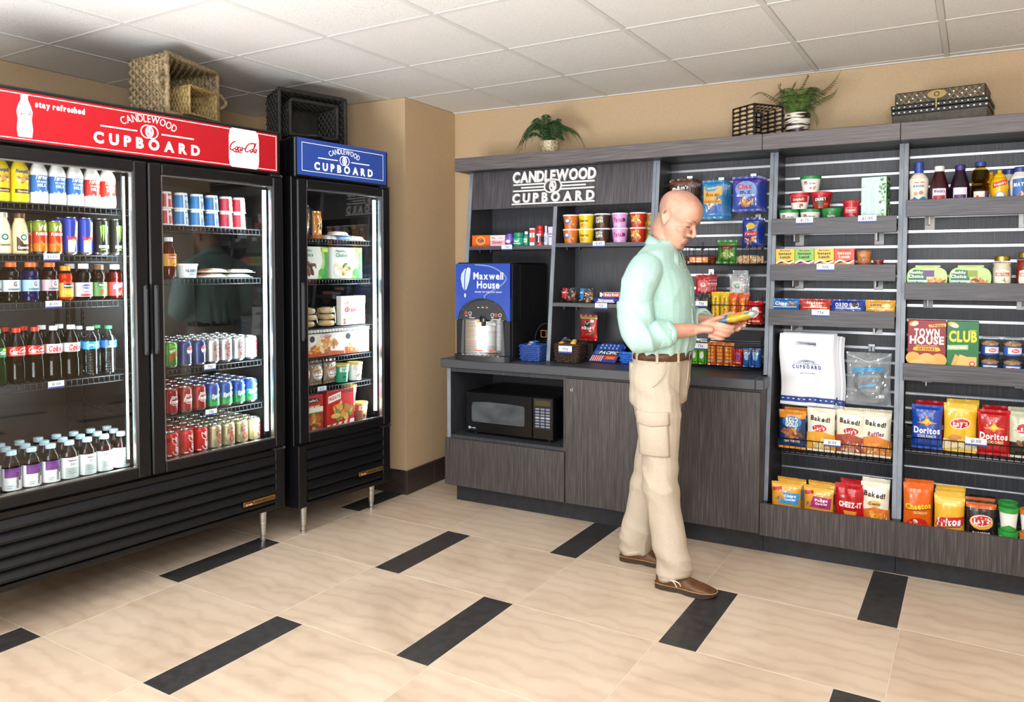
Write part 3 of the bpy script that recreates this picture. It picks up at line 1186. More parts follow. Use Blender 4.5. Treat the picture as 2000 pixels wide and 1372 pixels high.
def bottle(name, prof, cap, items, capmat, seg=20, rfn=None, shape=None, label=None, liquid=None, cat='bottle', L=0.006):
    """prof: lathe (r, z, material) of the container; cap: lathe profile; label: (z0, z1, material) sleeve"""
    def build():
        root = thing(name, None, cat)
        obj('body', MB().lathe(prof, None, seg, shape=shape), root, fix=False)
        rf = rfn or lerp_prof(prof)
        if liquid:
            lm, zf = liquid
            lp = [(max(p[0] - 0.0015, 0), p[1] + (0.0015 if i == 0 else 0)) for i, p in enumerate(prof) if p[1] < zf] + [(rf(zf) - 0.0015, zf), (0, zf)]
            obj('drink', MB().lathe(lp, lm, seg, shape=shape), root, fix=False)
        if cap:
            cm = MB().lathe(cap, capmat, 16)
            obj('cap', cm, root, fix=False)
        if label:
            z0, z1, lmat = label
            n = 6
            lp = [(rf(z0 + (z1 - z0) * i / n) + 0.0006, z0 + (z1 - z0) * i / n) for i in range(n + 1)]
            obj('sleeve', MB().lathe(lp, fill(lmat), seg, shape=shape, cap0=False, cap1=False), root, fix=False)
        if items:
            obj('printed_label', deco(MB(), cyl(lambda z: rf(z) + 0.0006), items, L), root, fix=False)
        return root
    return build


def cup(name, r0, r1, h, bodymat, lid, items, cat='cup', bands=None, lidh=0.008, seg=22, L=0.006):
    """tapered tub with a rimmed lid; lid: colour"""
    def build():
        root = thing(name, None, cat)
        pr = [(r0, 0, fill(bodymat))]
        for fz, c in (bands or []):
            pr.append((r0 + (r1 - r0) * fz, (h - lidh) * fz, fill(c)))
        pr += [(r1, h - lidh)]
        obj('body', MB().lathe(pr, None, seg), root, fix=False)
        lm = fill(lid, .35)
        obj('lid', MB().lathe([(r1 + .0005, h - lidh), (r1 + .003, h - lidh), (r1 + .003, h - .001), (r1 + .002, h), (r1 - .003, h), (r1 - .004, h - .002), (0, h - .002)], lm, seg, cap0=False), root, fix=False)
        if items:
            obj('printed_label', deco(MB(), cyl(lambda z: r0 + (r1 - r0) * z / (h - lidh)), items, L), root, fix=False)
        return root
    return build


def carton(name, w, d, h, col, items, side=None, cat='box', top=None):
    """box standing on its base, front face on -Y; items in coordinates centred on the front face's bottom edge"""
    def build():
        root = thing(name, None, cat)
        mb = MB()
        e = 0.0012
        mb.box(-w / 2, -d / 2, 0, w / 2, d / 2, h, fill(col, .35), e)
        obj('carton', mb, root)
        fl_ = MB().box(-w / 2 + .001, -d / 2 + .002, h, w / 2 - .001, d / 2 - .002, h + .0008, fill(top or col, .4))
        obj('top_flap', fl_, root)
        if items:
            obj('printed_front', deco(MB(), flat(-d / 2), items), root, fix=False)
        if side:
            m = MB()
            deco(m, lambda x, z, o: (w / 2 + o, x, z), side)
            deco(m, lambda x, z, o: (-w / 2 - o, -x, z), side)
            obj('printed_side', m, root, fix=False)
        return root
    return build


def bagfn(w, h, t, tw=0.02, seed=1.0, wr=0.0035, lean=0.0):
    """front surface of a filled bag: x across, z up"""
    def fn(x, z, off, sgn=1):
        u = max(-1, min(1, 2 * x / w)); v = max(-1, min(1, 2 * z / h - 1))
        e = (1 - abs(u) ** 2.6) ** 0.6 * (1 - abs(v) ** 3.2) ** 0.62 if abs(u) < 1 and abs(v) < 1 else 0
        cr = noise.noise(Vector((x / w * 3.1 + seed, z / h * 3.1, sgn * 3 + seed))) * wr * 2 + noise.noise(Vector((x / w * 8 + seed, z / h * 7 - seed, sgn))) * wr * .8
        y = e * t / 2 + cr * (0.25 + 0.75 * min(1, (1 - abs(v)) * 4 + e)) * (1 - abs(u) ** 6)
        xx = x * (1 - 0.05 * (1 - v * v)) if True else x
        return (xx, -sgn * (y) - (off if sgn > 0 else -off) + lean * z, z)
    return fn


def bag(name, w, h, t, col, items, seal=0.011, back=None, cat='bag', bands=None, seed=1.0, rough=.25, lean=0.0, gloss_coat=0.4, nu=16, nv=18, sealcol=None, wr=.0035):
    """pillow bag: front and back skins with crimped seals; bands: (z0, z1, colour) horizontal colour zones"""
    def build():
        root = thing(name, None, cat)
        fn = bagfn(w, h, t, seed=seed, lean=lean, wr=wr)
        mb = MB()
        base = pm(col, rough, coat=gloss_coat)
        for sgn in (1, -1):
            for j in range(nv):
                z0, z1 = h * j / nv, h * (j + 1) / nv
                m_ = base
                for (a, b, c) in (bands or []):
                    if a * h <= (z0 + z1) / 2 <= b * h:
                        m_ = pm(c, rough, coat=gloss_coat)
                row = []
                for z in (z0, z1):
                    row += [fn(-w / 2 + w * i / nu, z, 0, sgn) for i in range(nu + 1)]
                W = nu + 1
                fs = [(i, i + 1, W + i + 1, W + i) if sgn > 0 else (i, W + i, W + i + 1, i + 1) for i in range(nu)]
                mb.add(row, fs, m_, True)
        bm = None
        o = obj('pouch', mb, root, fix=False)
        sm_ = pm(sealcol or col, rough, coat=gloss_coat)
        for zc, up in ((0, -1), (h, 1)):
            sl = MB()
            n = 22; vs = []
            for i in range(n + 1):
                x = -w / 2 + w * i / n
                p = fn(x, zc, 0)
                jag = 0.0012 if i % 2 else -0.0012
                cr = 0.0016 * sin(x * 190 + seed) + p[1]
                q = fn(x, max(0, min(h, zc)), 0)
                vs += [(q[0], cr, zc), (q[0] * 1.0, cr + 0.001 * sin(x * 90), zc + up * (seal + jag))]
            sl.add(vs, [(2 * i, 2 * i + 1, 2 * i + 3, 2 * i + 2) for i in range(n)], sm_, True)
            obj('crimped_seal', sl, root, fix=False)
        if items:
            obj('printed_front', deco(MB(), fn, items, 0.012, 0.0012), root, fix=False)
        for ch in root.children:
            ch.location.z = seal + .002
        return root
    return build


# ---------------------------------------------------------------- price tags


TAGB = pm('#23408c', .5)


def price_tag(txt, where, loc, rot=0.0, w=0.055, h=0.026, tilt=0.0):
    r = thing('price_tag', 'white price tag reading %s %s' % (txt, where), 'price tag', loc, (tilt, 0, rot), 'price tags')
    obj('card', MB().box(-w / 2, -0.0012, 0, w / 2, 0.0, h, WHITE), r)
    m = MB()
    m.decal(rect(-w / 2, 0, w / 2, h * .2), flat(-0.0012), TAGB, 0.0004)
    for k in range(8):
        m.decal(rect(-w / 2 + w * (k + .35) / 8, h * .2, -w / 2 + w * (k + .75) / 8, h * .27), flat(-0.0012), TAGB, 0.0004)
    m.decal(text(txt, h * .36, 1, at=(0, h * .6)), flat(-0.0012), pm('#4a5578'), 0.0004)
    obj('printed_price', m, r, fix=False)
    return r


# ================================================================ goods in the red cooler
CK = dict(b=2)
ROTV = pi / 2


def incooler(kind, build, label, x, y, z, rot=0.0, group=None, dx=0.0):
    return place(kind, build, label, cloc(x, y, z), CR + rot, group)


milk_cap = lambda r, z: [(r, z), (r, z + .016), (r - .002, z + .018), (0, z + .018)]


def milk(name, cap, bands, items):
    r = .034
    pr = [(r - .003, 0, fill(bands[0])), (r, .005), (r, .045, fill(bands[1])), (r, .115, fill(bands[2])), (r, .128), (r - .004, .142), (.021, .160), (.018, .166), (.018, .176)]
    return bottle(name, pr, milk_cap(.020, .168), items, fill(cap))


WAVE = [(-.034, .03), (-.025, .05), (-.017, .042), (-.008, .055), (0, .044), (.01, .052), (.018, .04), (.026, .054), (.034, .036), (.034, .012), (-.034, .012)]
B_YEL = milk('chocolate_milk_bottle', '#e8c81a', ('#e3de1e', '#ebc41c', '#f0d322'), [('f', 0, .088, .026, .022, 9, ['#9a6233', '#c99750', '#f3e7b4']), ('r', -.03, .036, .03, .052, '#4d2413'), ('t', 'Chocolate', 0, .044, .007, .04, CK, '#e8d59b'), ('t', 'Nesquik', 0, .124, .014, .05, dict(b=2, sl=.2), '#22407e')])
B_BLU = milk('milk_bottle', '#1f3f9b', ('#eef1f2', '#2d6cb4', '#f3f3ee'), [('p', WAVE, '#f3f6f6'), ('t', "Turner", 0, .108, .017, .05, dict(b=2, sl=.25), '#f6f6f6'), ('t', 'VITAMIN D', 0, .088, .008, .042, CK, '#cfe2f4'), ('t', 'MILK', 0, .074, .011, .036, CK, '#cfe2f4')])
B_RED = milk('milk_bottle', '#b5231b', ('#f3efec', '#cf2e25', '#f5f1ea'), [('p', WAVE, '#f8f4f0'), ('t', "Turner", 0, .108, .017, .05, dict(b=2, sl=.25), '#f8f4f4'), ('t', 'VITAMIN D', 0, .088, .008, .042, CK, '#f6d4d0'), ('t', 'MILK', 0, .074, .011, .036, CK, '#f6d4d0')])
xs = [-1.272, -1.2015, -1.131, -1.060, -.989, -.918, -.848, -.780]
kd = ['y', 'y', 'y', 'b', 'b', 'b', 'r', 'r']
for i, (x, k) in enumerate(zip(xs, kd)):
    b, d = {'y': (B_YEL, 'yellow chocolate milk bottle'), 'b': (B_BLU, 'white milk bottle with blue label'), 'r': (B_RED, 'white milk bottle with red label')}[k]
    incooler('milk' + k, b, '%s, %s from the left on the top left shelf' % (d, ORD[i]), x, .097, 1.713, 0, 'milk bottles on the top left shelf')

# second shelf: coffee bottles, juice cans, energy drinks
def coffee(label, dark):
    g = fill('#e9dcb8') if not dark else fill('#d9c49a')
    pr = [(.027, 0, g), (.030, .004), (.031, .05), (.030, .09), (.026, .115), (.019, .135), (.018, .145)]
    it = [('e', 0, .066, .016, .016, '#f4f2e8'), ('e', 0, .066, .013, .013, '#1d6b47'), ('e', 0, .066, .007, .007, '#f4f2e8'), ('t', 'frappuccino', 0, .036, .008, .042, dict(b=2, sl=.2), '#3a2414')]
    if dark:
        it = [('p', [(-.026, .012), (.028, .012), (.028, .04), (0, .036), (-.012, .06), (-.026, .07)], '#3a2013')] + it[:3] + [('t', 'Cappuccino', 0, .026, .010, .044, dict(b=2, sl=.2), '#f3ead6')]
    return bottle(label, pr, [(.021, .143), (.021, .162), (.019, .164), (0, .164)], it, fill('#6b4a33' if dark else '#d8d3c3', .3, metal=.6))


V8 = can('juice_can', [(0, '#d97622'), (.3, '#c23c1e'), (.75, '#7e8f2c')], [('f', .003, .035, .022, .024, 8, ['#f0a21e', '#e9c23c', '#d4691c']), ('t', 'V8', .002, .108, .020, .03, CK, '#f5f3ea'), ('t', 'FUSION', 0, .083, .011, .046, CK, '#f3ede0')], .0275, .138)
RB = can('energy_drink_can', [(0, '#2b3fa6')], [('p', [(-.020, .010), (.004, .010), (.012, .062), (-.020, .062)], '#c9ccd4'), ('p', [(.006, .075), (.020, .075), (.026, .14), (.012, .14)], '#c9ccd4'), ('t', 'RedBull', 0, .072, .012, .048, CK, '#c8202e'), ('p', [(-.02, .058), (-.004, .068), (-.018, .066)], '#c8202e'), ('p', [(.02, .058), (.004, .068), (.018, .066)], '#c8202e'), ('e', 0, .062, .006, .006, '#f0c11d')], .0285, .157)
MO = can('energy_drink_can', [(0, '#111312')], [('p', [(-.017, .125), (-.010, .128), (-.009, .09), (-.013, .07)], '#7ec03a'), ('p', [(-.008, .13), (-.001, .13), (-.001, .075), (-.005, .055)], '#7ec03a'), ('p', [(.001, .13), (.009, .129), (.009, .085), (.004, .05)], '#7ec03a'), ('p', [(.010, .128), (.017, .124), (.014, .09)], '#7ec03a'), ('t', 'MONSTER', 0, .036, .011, .044, CK, '#e9ecec'), ('t', 'ENERGY', 0, .023, .006, .03, CK, '#7ec03a')], .033, .157)
G2S = 'goods on the second left shelf'
Z = 1.506
for i, (k, b, x, d) in enumerate([('cof', coffee('coffee_bottle', False), -1.200, 'cream coffee drink bottle, paler one of two, on the second left shelf'), ('cofd', coffee('coffee_bottle', True), -1.137, 'coffee drink bottle with dark brown swoosh on the second left shelf'),
                                  ('v8', V8, -1.062, 'red and orange juice can beside the coffee bottles'), ('v8', V8, -1.003, 'red and orange juice can beside the blue energy drink cans'),
                                  ('rb', RB, -.943, 'tall blue and silver energy drink can next to the juice cans'), ('rb', RB, -.881, 'tall blue and silver energy drink can next to the black cans'),
                                  ('mo', MO, -.814, 'black energy drink can with green claw marks next to the blue cans'), ('mo', MO, -.746, 'black energy drink can with green claw marks beside the door jamb')]):
    incooler(k, b, d, x, .09, Z, random.uniform(-.1, .1), G2S)
for i, (k, b, x, d) in enumerate([('cof', None, -1.2, 'cream coffee drink bottle in the second row'), ('v8', None, -1.062, 'juice can in the second row of the second left shelf'), ('rb', None, -.955, 'blue energy drink can standing in the second row'), ('mo', None, -.80, 'black energy drink can in the second row of the shelf')]):
    incooler(k, b, d, x, .165, Z, 0, G2S)

# third shelf: sports drinks and juices
def sport(c, labcol):
    pr = [(.028, 0, tinted(c)), (.032, .005), (.033, .02), (.031, .03), (.033, .04), (.033, .09), (.030, .098), (.033, .106), (.031, .122), (.020, .140), (.017, .143)]
    return bottle('sports_drink_bottle', pr, [(.020, .140), (.020, .158), (.018, .160), (0, .160)], [('e', .006, .07, .012, .015, '#eef1f3'), ('t', 'G', .006, .072, .018, .013, CK, '#3a4a5a'), ('p', [(.002, .068), (.009, .078), (.004, .062)], '#d9622b'), ('r', -.02, .048, .024, .054, '#5a6a76')], fill('#d9692f'), liquid=(pm(c, .15), .125), label=(.042, .088, labcol))


def juice(name, c, capc, label, items, h=.145, rr=.031):
    pr = [(rr - .004, 0, tinted(c)), (rr, .006), (rr, .075), (rr - .003, .082), (rr, .092), (rr - .003, h * .75), (.020, h * .86), (.016, h * .88)]
    return bottle(name, pr, [(.020, h * .86), (.020, h - .002), (.018, h), (0, h)], items, fill(capc), liquid=(pm(c, .15), h * .78), label=(.014, .074, label))


SP1, SP2, SP3 = sport('#2b3550', '#c6d3dc'), sport('#1f4fa3', '#8fb4d6'), sport('#7a1d2a', '#b59aa2')
Z = 1.313
for i, (k, b, x, d) in enumerate([('sp1', SP1, -1.24, 'dark sports drink bottle with orange cap at the left jamb'), ('sp1', SP1, -1.172, 'dark blue-grey sports drink bottle with orange cap, third left shelf'), ('sp2', SP2, -1.100, 'bright blue sports drink bottle with orange cap, third left shelf'), ('sp3', SP3, -1.027, 'dark red sports drink bottle with orange cap, third left shelf'),
        ('ju1', juice('juice_bottle', '#e08a1c', '#e08a1c', '#e79a2c', [('r', -.018, .052, .022, .072, '#1d1d1b'), ('t', 'Minute Maid', .002, .062, .007, .036, CK, '#f2f2ee'), ('e', .002, .034, .016, .012, '#f5b640')]), -.966, 'orange juice bottle with a black label panel'),
        ('ju2', juice('juice_bottle', '#4d0f1a', '#f0f0ee', '#e8e4ea', [('e', .002, .057, .021, .010, '#2b4b96'), ('t', 'Ocean Spray', .002, .057, .006, .034, CK, '#f2f2f2'), ('t', 'Cranberry', .002, .036, .008, .04, dict(b=2, sl=.2), '#b3273a'), ('r', -.024, .016, .026, .026, '#c9354a')], .155, .034), -.892, 'dark cranberry juice bottle with white cap'),
        ('ju3', juice('juice_bottle', '#7b3c14', '#5c3a1e', '#3f7d35', [('r', -.02, .055, .022, .072, '#26361f'), ('t', 'Minute Maid', .002, .063, .007, .036, CK, '#eef2e6'), ('e', .002, .034, .014, .012, '#c3332a')], .15), -.826, 'apple juice bottle with green label'),
        ('ju4', juice('juice_bottle', '#9c1420', '#f0f0ee', '#b3202a', [('p', [(-.024, .044), (.026, .056), (.026, .074), (-.024, .062)], '#f1eff2'), ('t', "Welch's", .001, .059, .012, .042, dict(b=2, rot=.2), '#3a2a78'), ('f', .002, .028, .018, .012, 7, ['#e35a3a', '#d9322a', '#f0a046'])], .152, .034), -.757, 'red fruit punch bottle with white cap and tilted label')]):
    incooler(k, b, d, x, .092, Z, random.uniform(-.15, .15), 'drinks on the third left shelf')
for (k, x, d) in [('sp1', -1.15, 'dark sports drink bottle in the second row'), ('sp2', -1.06, 'blue sports drink bottle in the second row'), ('ju2', -.915, 'cranberry juice bottle standing in the second row'), ('ju4', -.79, 'red punch bottle standing in the second row')]:
    incooler(k, None, d, x, .165, Z, 0, 'drinks on the third left shelf')

# fourth shelf: soda and water bottles
def soda(c, capc, labc, items, clear=False, liq=True):
    pr = [(.026, 0, tinted(c)), (.033, .006), (.034, .02), (.033, .08), (.030, .098), (.033, .118), (.0335, .135), (.0335, .150), (.028, .172), (.018, .195), (.013, .205), (.013, .212)]
    return bottle('soda_bottle', pr, [(.0155, .206), (.0155, .222), (.014, .224), (0, .224)], items, fill(capc), liquid=(pm(c, .12), .185) if liq else None, label=(.112, .150, labc))


def water(labc, capc, items):
    pr = [(.028, 0, CLEAR)]
    z = .006
    while z < .105:
        pr += [(.033, z), (.0315, z + .006)]; z += .012
    pr += [(.033, .112), (.033, .150), (.030, .168), (.018, .190), (.0125, .198), (.0125, .203)]
    return bottle('water_bottle', pr, [(.015, .197), (.015, .209), (.0135, .211), (0, .211)], items, fill(capc), liquid=(tinted('#e6f0f2', 1.33), .175), label=(.116, .148, labc))


COKEB = soda('#1c0c08', '#d8331f', '#d32a20', [('s', 0, .132, .062, 0, '#f6f3f0'), ('r', -.03, .117, .03, .119, '#f2dedb')])
DIETB = soda('#1c0c08', '#dfe3e4', '#d5d9da', [('t', 'Coke', 0, .131, .022, .05, dict(b=2, sl=.15), '#c8202e'), ('r', -.03, .115, .03, .117, '#c8202e')])
SPRITEB = soda('#1f8a45', '#1f8a45', '#1c7d52', [('t', 'Sprite', 0, .131, .016, .044, dict(b=2, sl=.2), '#f5f7f5'), ('e', .016, .142, .008, .005, '#f0d92c')])
WAT1 = water('#2f9bd3', '#eceff0', [('t', 'spring water', 0, .135, .008, .045, dict(b=2), '#eef6fa'), ('f', 0, .124, .026, .005, 5, ['#f2f4f4', '#1d6fb0'])])
DAS = water('#1f5f9e', '#2c9a57', [('e', -.004, .136, .010, .010, '#7cc043'), ('t', 'DASANI', 0, .121, .007, .034, CK, '#f0f6fa')])
Z = .984
row = [('spr', SPRITEB, -1.228, 'green lemon-lime soda bottle'), ('cob', COKEB, -1.158, 'brown cola bottle with red label'), ('cob', COKEB, -1.088, 'brown cola bottle with red label'), ('dib', DIETB, -1.018, 'diet cola bottle with silver label'), ('dib', DIETB, -.948, 'diet cola bottle with silver label'), ('wa1', WAT1, -.868, 'clear water bottle with pale blue label'), ('das', DAS, -.790, 'clear water bottle with green cap')]
for rr in range(2):
    for i, (k, b, x, d) in enumerate(row):
        incooler(k, b, '%s, %s from left, %s row, fourth shelf' % (d, ORD[i], ('front', 'back')[rr]), x - .012 * rr, .092 + .078 * rr, Z, random.uniform(-.2, .1), 'soda and water bottles on the fourth left shelf')

# floor of the left side: flavoured water bottles, three rows
def vita(c, labtop, items):
    pr = [(.030, 0, tinted(c)), (.034, .004), (.034, .105), (.031, .122), (.020, .142), (.016, .148), (.016, .155)]
    return bottle('flavored_water_bottle', pr, [(.019, .150), (.019, .166), (.0175, .168), (0, .168)], items, fill('#b9d3de', .3), liquid=(pm(c, .15), .122), label=(.012, .100, '#e9eeee'))


VIP = vita('#6b2411', None, [('r', -.034, .064, .034, .100, '#6b2a86'), ('t', 'vitaminwater', .012, .052, .012, .066, dict(b=2, rot=ROTV), '#1d1d22'), ('r', .018, .05, .028, .066, '#2a2a2e'), ('r', -.024, .03, -.004, .033, '#9aa2a6'), ('r', -.024, .022, -.008, .025, '#9aa2a6')])
VIZ = vita('#7a2214', None, [('t', 'vitaminwater', .004, .088, .008, .044, CK, '#55595c'), ('t', 'zero', .008, .074, .014, .034, dict(b=0), '#6d7174'), ('r', -.028, .014, .028, .060, '#b4c2bd'), ('r', -.02, .05, .02, .052, '#6f7a78'), ('r', -.02, .042, .016, .044, '#6f7a78'), ('r', -.02, .034, .018, .036, '#6f7a78')])
Z = .547
for rr in range(3):
    for i in range(7):
        k, b, d = ('vip', VIP, 'purple-labelled water bottle') if i < 3 else ('viz', VIZ, 'white-labelled red water bottle')
        incooler(k, b, '%s, %s from left, %s row, floor of cooler' % (d, ORD[i], ORD[rr]), -1.186 + .0738 * i + .012 * rr, .092 + .085 * rr, Z, random.uniform(-.3, .05) + .12, 'flavored water bottles on the cooler floor')

# right half: yogurt cups, tea, cream cheese, cheese packs
def yogurt(c1, c2, fc):
    def build():
        root = thing('yogurt_cup', None, 'cup')
        obj('body', MB().lathe([(.0345, 0, WHITE), (.0345, .004), (.0335, .006, fill(c1)), (.0305, .066, WHITE), (.0295, .074)], None, 20), root, fix=False)
        obj('lid', MB().lathe([(.0355, -.0005), (.0365, 0), (.0365, .003), (.0345, .004)], WHITE, 20), root, fix=False)
        obj('foil_top', MB().lathe([(.0295, .074), (.0285, .0775), (0, .0775)], fill('#dfe3e6', .4), 20, cap0=False), root, fix=False)
        m = deco(MB(), cyl(lambda z: .0345 - .005 * z / .074), [('r', -.004, .006, .004, .068, '#eef0f2'), ('r', .004, .006, .030, .068, c2), ('e', .015, .05, .012, .008, '#f3f3f4'), ('t', 'Yoplait', .015, .05, .006, .018, dict(b=2), c1), ('f', .017, .022, .010, .010, 6, fc)], .006)
        obj('printed_label', m, root, fix=False)
        return root
    return build


YS_ = [('#b32a38', '#c54452', ['#d9303e', '#e86a6a']), ('#2f7fc0', '#3b8ed0', ['#f0b52c', '#f4d06a']), ('#2f7fc0', '#3b8ed0', ['#c42738', '#8c1f34']), ('#2a74b8', '#3b8ed0', ['#c42738', '#e8575a']), ('#c83b50', '#d85a6c', ['#f0a73c', '#f4c25c']), ('#cf3a52', '#e07e90', ['#c42738', '#f2f2f2'])]
yl = ['dark red', 'blue', 'blue', 'blue', 'rose red', 'pink and white']
for i, x in enumerate([-.515, -.434, -.352, -.272, -.193, -.118]):
    for q in range(2):
        incooler('yo%d' % i, yogurt(*YS_[i]), '%s yogurt cup, %s of its stack, %s stack from the left' % (yl[i], ('lower', 'upper')[q], ORD[i]), x, .095, 1.651 + .0782 * q, random.uniform(-.25, .1), 'stacked yogurt cups')
TEA = bottle('tea_bottle', [(.030, 0, tinted('#a85a1c')), (.034, .005), (.034, .04), (.032, .05), (.034, .06), (.034, .115), (.030, .135), (.022, .155), (.0165, .172), (.0165, .178)], [(.0195, .172), (.0195, .190), (.018, .192), (0, .192)], [('t', 'Lipton', 0, .100, .010, .036, CK, '#f6f1dd'), ('r', -.02, .09, .022, .111, '#b52a22'), ('t', 'Lipton', 0, .100, .010, .034, CK, '#f6f1dd'), ('f', .002, .072, .02, .012, 8, ['#f4d44a', '#e8902a', '#d9701c'])], fill('#eef0f0'), liquid=(pm('#a85a1c', .15), .16), label=(.056, .114, '#e3a63c'))
incooler('tea', TEA, 'iced tea bottle with orange label at the front of the second right shelf', -.500, .095, 1.402, 0, 'iced tea bottles')
incooler('tea', TEA, 'iced tea bottle half hidden by the door frame', -.572, .11, 1.402, 0, 'iced tea bottles')
incooler('tea', TEA, 'iced tea bottle behind the front one', -.54, .18, 1.402, 0, 'iced tea bottles')
incooler('cream', cup('cream_cheese_tub', .040, .047, .068, '#e9ecee', '#f2f4f4', [('t', 'PHILADELPHIA', 0, .034, .013, .066, CK, '#3a5f8a'), ('t', 'cream cheese', 0, .018, .005, .03, CK, '#7a93ac')], 'tub'), 'white cream cheese tub beside the iced tea', -.400, .105, 1.402)


def pack(name, w, d, h, c, items, cat='package'):
    """flat vacuum pack lying on its back, print on top"""
    def build():
        root = thing(name, None, cat)
        mb = MB(); nx, ny = 10, 6
        hf = lambda u, v: h * (1 - abs(2 * u - 1) ** 3) ** .5 * (1 - abs(2 * v - 1) ** 4) ** .5 + .001 + .0015 * noise.noise(Vector((u * 6, v * 6, w * 90)))
        vs = [((u / nx - .5) * w, (v / ny - .5) * d, hf(u / nx, v / ny)) for v in range(ny + 1) for u in range(nx + 1)]
        vs += [((u / nx - .5) * w, (v / ny - .5) * d, 0) for v in range(ny + 1) for u in range(nx + 1)]
        W = nx + 1; O = W * (ny + 1)
        fs = [(v * W + u, v * W + u + 1, (v + 1) * W + u + 1, (v + 1) * W + u) for v in range(ny) for u in range(nx)]
        mb.add(vs, fs, fill(c, .25, coat=.4), True)
        mb.add([vs[i + O] for i in range(O)], [tuple(reversed(f)) for f in fs], fill(c, .3))
        rim = list(range(W)) + [v * W + nx for v in range(1, ny + 1)] + [ny * W + u for u in range(nx - 1, -1, -1)] + [v * W for v in range(ny - 1, 0, -1)]
        mb.add([vs[i] for i in rim] + [vs[i + O] for i in rim], [(k, len(rim) + k, len(rim) + (k + 1) % len(rim), (k + 1) % len(rim)) for k in range(len(rim))], fill(c, .3))
        obj('pouch', mb, root)
        if items:
            obj('printed_front', deco(MB(), lambda x, z, o: (x, z, hf(x / w + .5, z / d + .5) + o), items, .015, .0012), root, fix=False)
        return root
    return build


CH1 = pack('cheese_stick_pack', .135, .10, .018, '#e7ded0', [('r', -.062, -.04, -.02, .04, '#c4552a'), ('t', 'STRING', .03, .015, .014, .07, CK, '#b3482a'), ('r', -.01, -.035, .06, -.005, '#f1e7c9')])
CH2 = pack('cheese_stick_pack', .135, .10, .016, '#dfe8e4', [('r', -.06, -.04, .0, .04, '#f0ead8'), ('r', .03, -.04, .062, .04, '#3f8f8a'), ('t', 'CHEESE', -.03, .0, .014, .07, CK, '#8a6a3a')])
for (k, b, x, y, z, d) in [('ch1', CH1, -.265, .12, 1.403, 'orange and cream cheese stick pack beside the cream cheese tub'), ('ch2', CH2, -.12, .125, 1.403, 'teal and cream cheese stick pack beside the light tube'), ('ch1', CH1, -.25, .13, 1.4275, 'cheese stick pack lying on top of the orange one'), ('ch2', CH2, -.10, .13, 1.4265, 'cheese stick pack lying on top of the teal one')]:
    incooler(k, b, d, x, y, z, random.uniform(-.06, .06), 'cheese stick packs')

# cans on three levels
COKEC = can('soda_can', [(0, '#c81c1c')], [('s', .008, .06, .088, ROTV, '#f4efec'), ('r', -.030, .012, -.012, .018, '#e9d9d6'), ('r', .028, .02, .03, .10, '#e9d9d6')])
DIETC = can('soda_can', [(0, '#c3c6c8')], [('t', 'Coke', .009, .062, .024, .070, dict(b=2, rot=ROTV), '#c01f2e'), ('t', 'Diet', -.011, .078, .010, .026, dict(b=1, rot=ROTV), '#5a3030')], metal=.7)
GOLDC = can('soda_can', [(0, '#c6bd96')], [('t', 'Coke', .009, .062, .024, .070, dict(b=2, rot=ROTV), '#b01f2e'), ('t', 'Diet', -.011, .078, .010, .026, dict(b=1, rot=ROTV), '#5a3030'), ('r', -.026, .02, -.018, .05, '#8d8256')], metal=.7)
PEPSI = can('soda_can', [(0, '#16306e')], [('e', .008, .076, .021, .021, '#f2f4f6'), ('p', [(-.012, .079), (-.006, .091), (.008, .0965), (.022, .09), (.028, .08), (.012, .076)], '#d8352c'), ('p', [(-.008, .062), (.006, .0555), (.02, .06), (.027, .07), (.012, .066)], '#2d5bb0'), ('t', 'pepsi', .004, .034, .012, .038, dict(b=1, rot=ROTV), '#d7e2f0')])
DEW = can('soda_can', [(0, '#2f7d34'), (.55, '#4f9a3c')], [('t', 'DEW', .004, .055, .024, .05, dict(b=2, rot=.5, sl=.2), '#c9342c'), ('t', 'Mtn', .0, .082, .014, .026, dict(b=2, rot=.5, sl=.2), '#e9f0da'), ('p', [(-.02, .1), (.02, .11), (.026, .1), (0, .094)], '#8fc24a')])
DRP = can('soda_can', [(0, '#8d1a1e')], [('k', .002, .066, .021, .023, '#f0e9e6'), ('t', 'Dr', -.004, .082, .014, .020, CK, '#f3eeec'), ('t', 'Pepper', .002, .064, .017, .048, dict(b=2, sl=.2), '#f3eeec')])
SPR = can('soda_can', [(0, '#1f8a4c'), (.35, '#2b7f8a'), (.62, '#2a4f9e')], [('t', 'Sprite', .002, .062, .020, .056, dict(b=2, sl=.25, rot=.15), '#f2f6f4'), ('e', .018, .09, .011, .007, '#ecd62e'), ('p', [(-.03, .012), (.03, .012), (.03, .044), (-.03, .03)], '#2f9c55')])
levels = [(.977, ['dew', 'pep', 'pep', 'diet', 'diet', 'diet', 'diet'], 'upper can shelf', -.498, .0735),
          (.754, ['drp', 'drp', 'drp', 'spr', 'spr', 'spr', 'spr'], 'middle can shelf', -.500, .0735),
          (.547, ['cok', 'cok', 'cok', 'gold', 'gold', 'gold', 'gold'], 'cooler floor', -.500, .0765)]
CN = dict(dew=(DEW, 'green citrus soda can'), pep=(PEPSI, 'navy cola can with round emblem'), diet=(DIETC, 'silver diet cola can'), drp=(DRP, 'dark red pepper soda can'), spr=(SPR, 'green and blue lemon-lime can'), cok=(COKEC, 'red cola can with white script'), gold=(GOLDC, 'gold diet cola can'))
for z, ks, lab, x0_, st in levels:
    for rr in range(5):
        for c, k in enumerate(ks):
            incooler('can' + k, CN[k][0], '%s, %s column, %s row back, %s' % (CN[k][1], ORD[c], ORD[rr], lab), x0_ + st * c, .098 + .0705 * rr, z, random.uniform(-.25, .2), 'cans on the ' + lab)

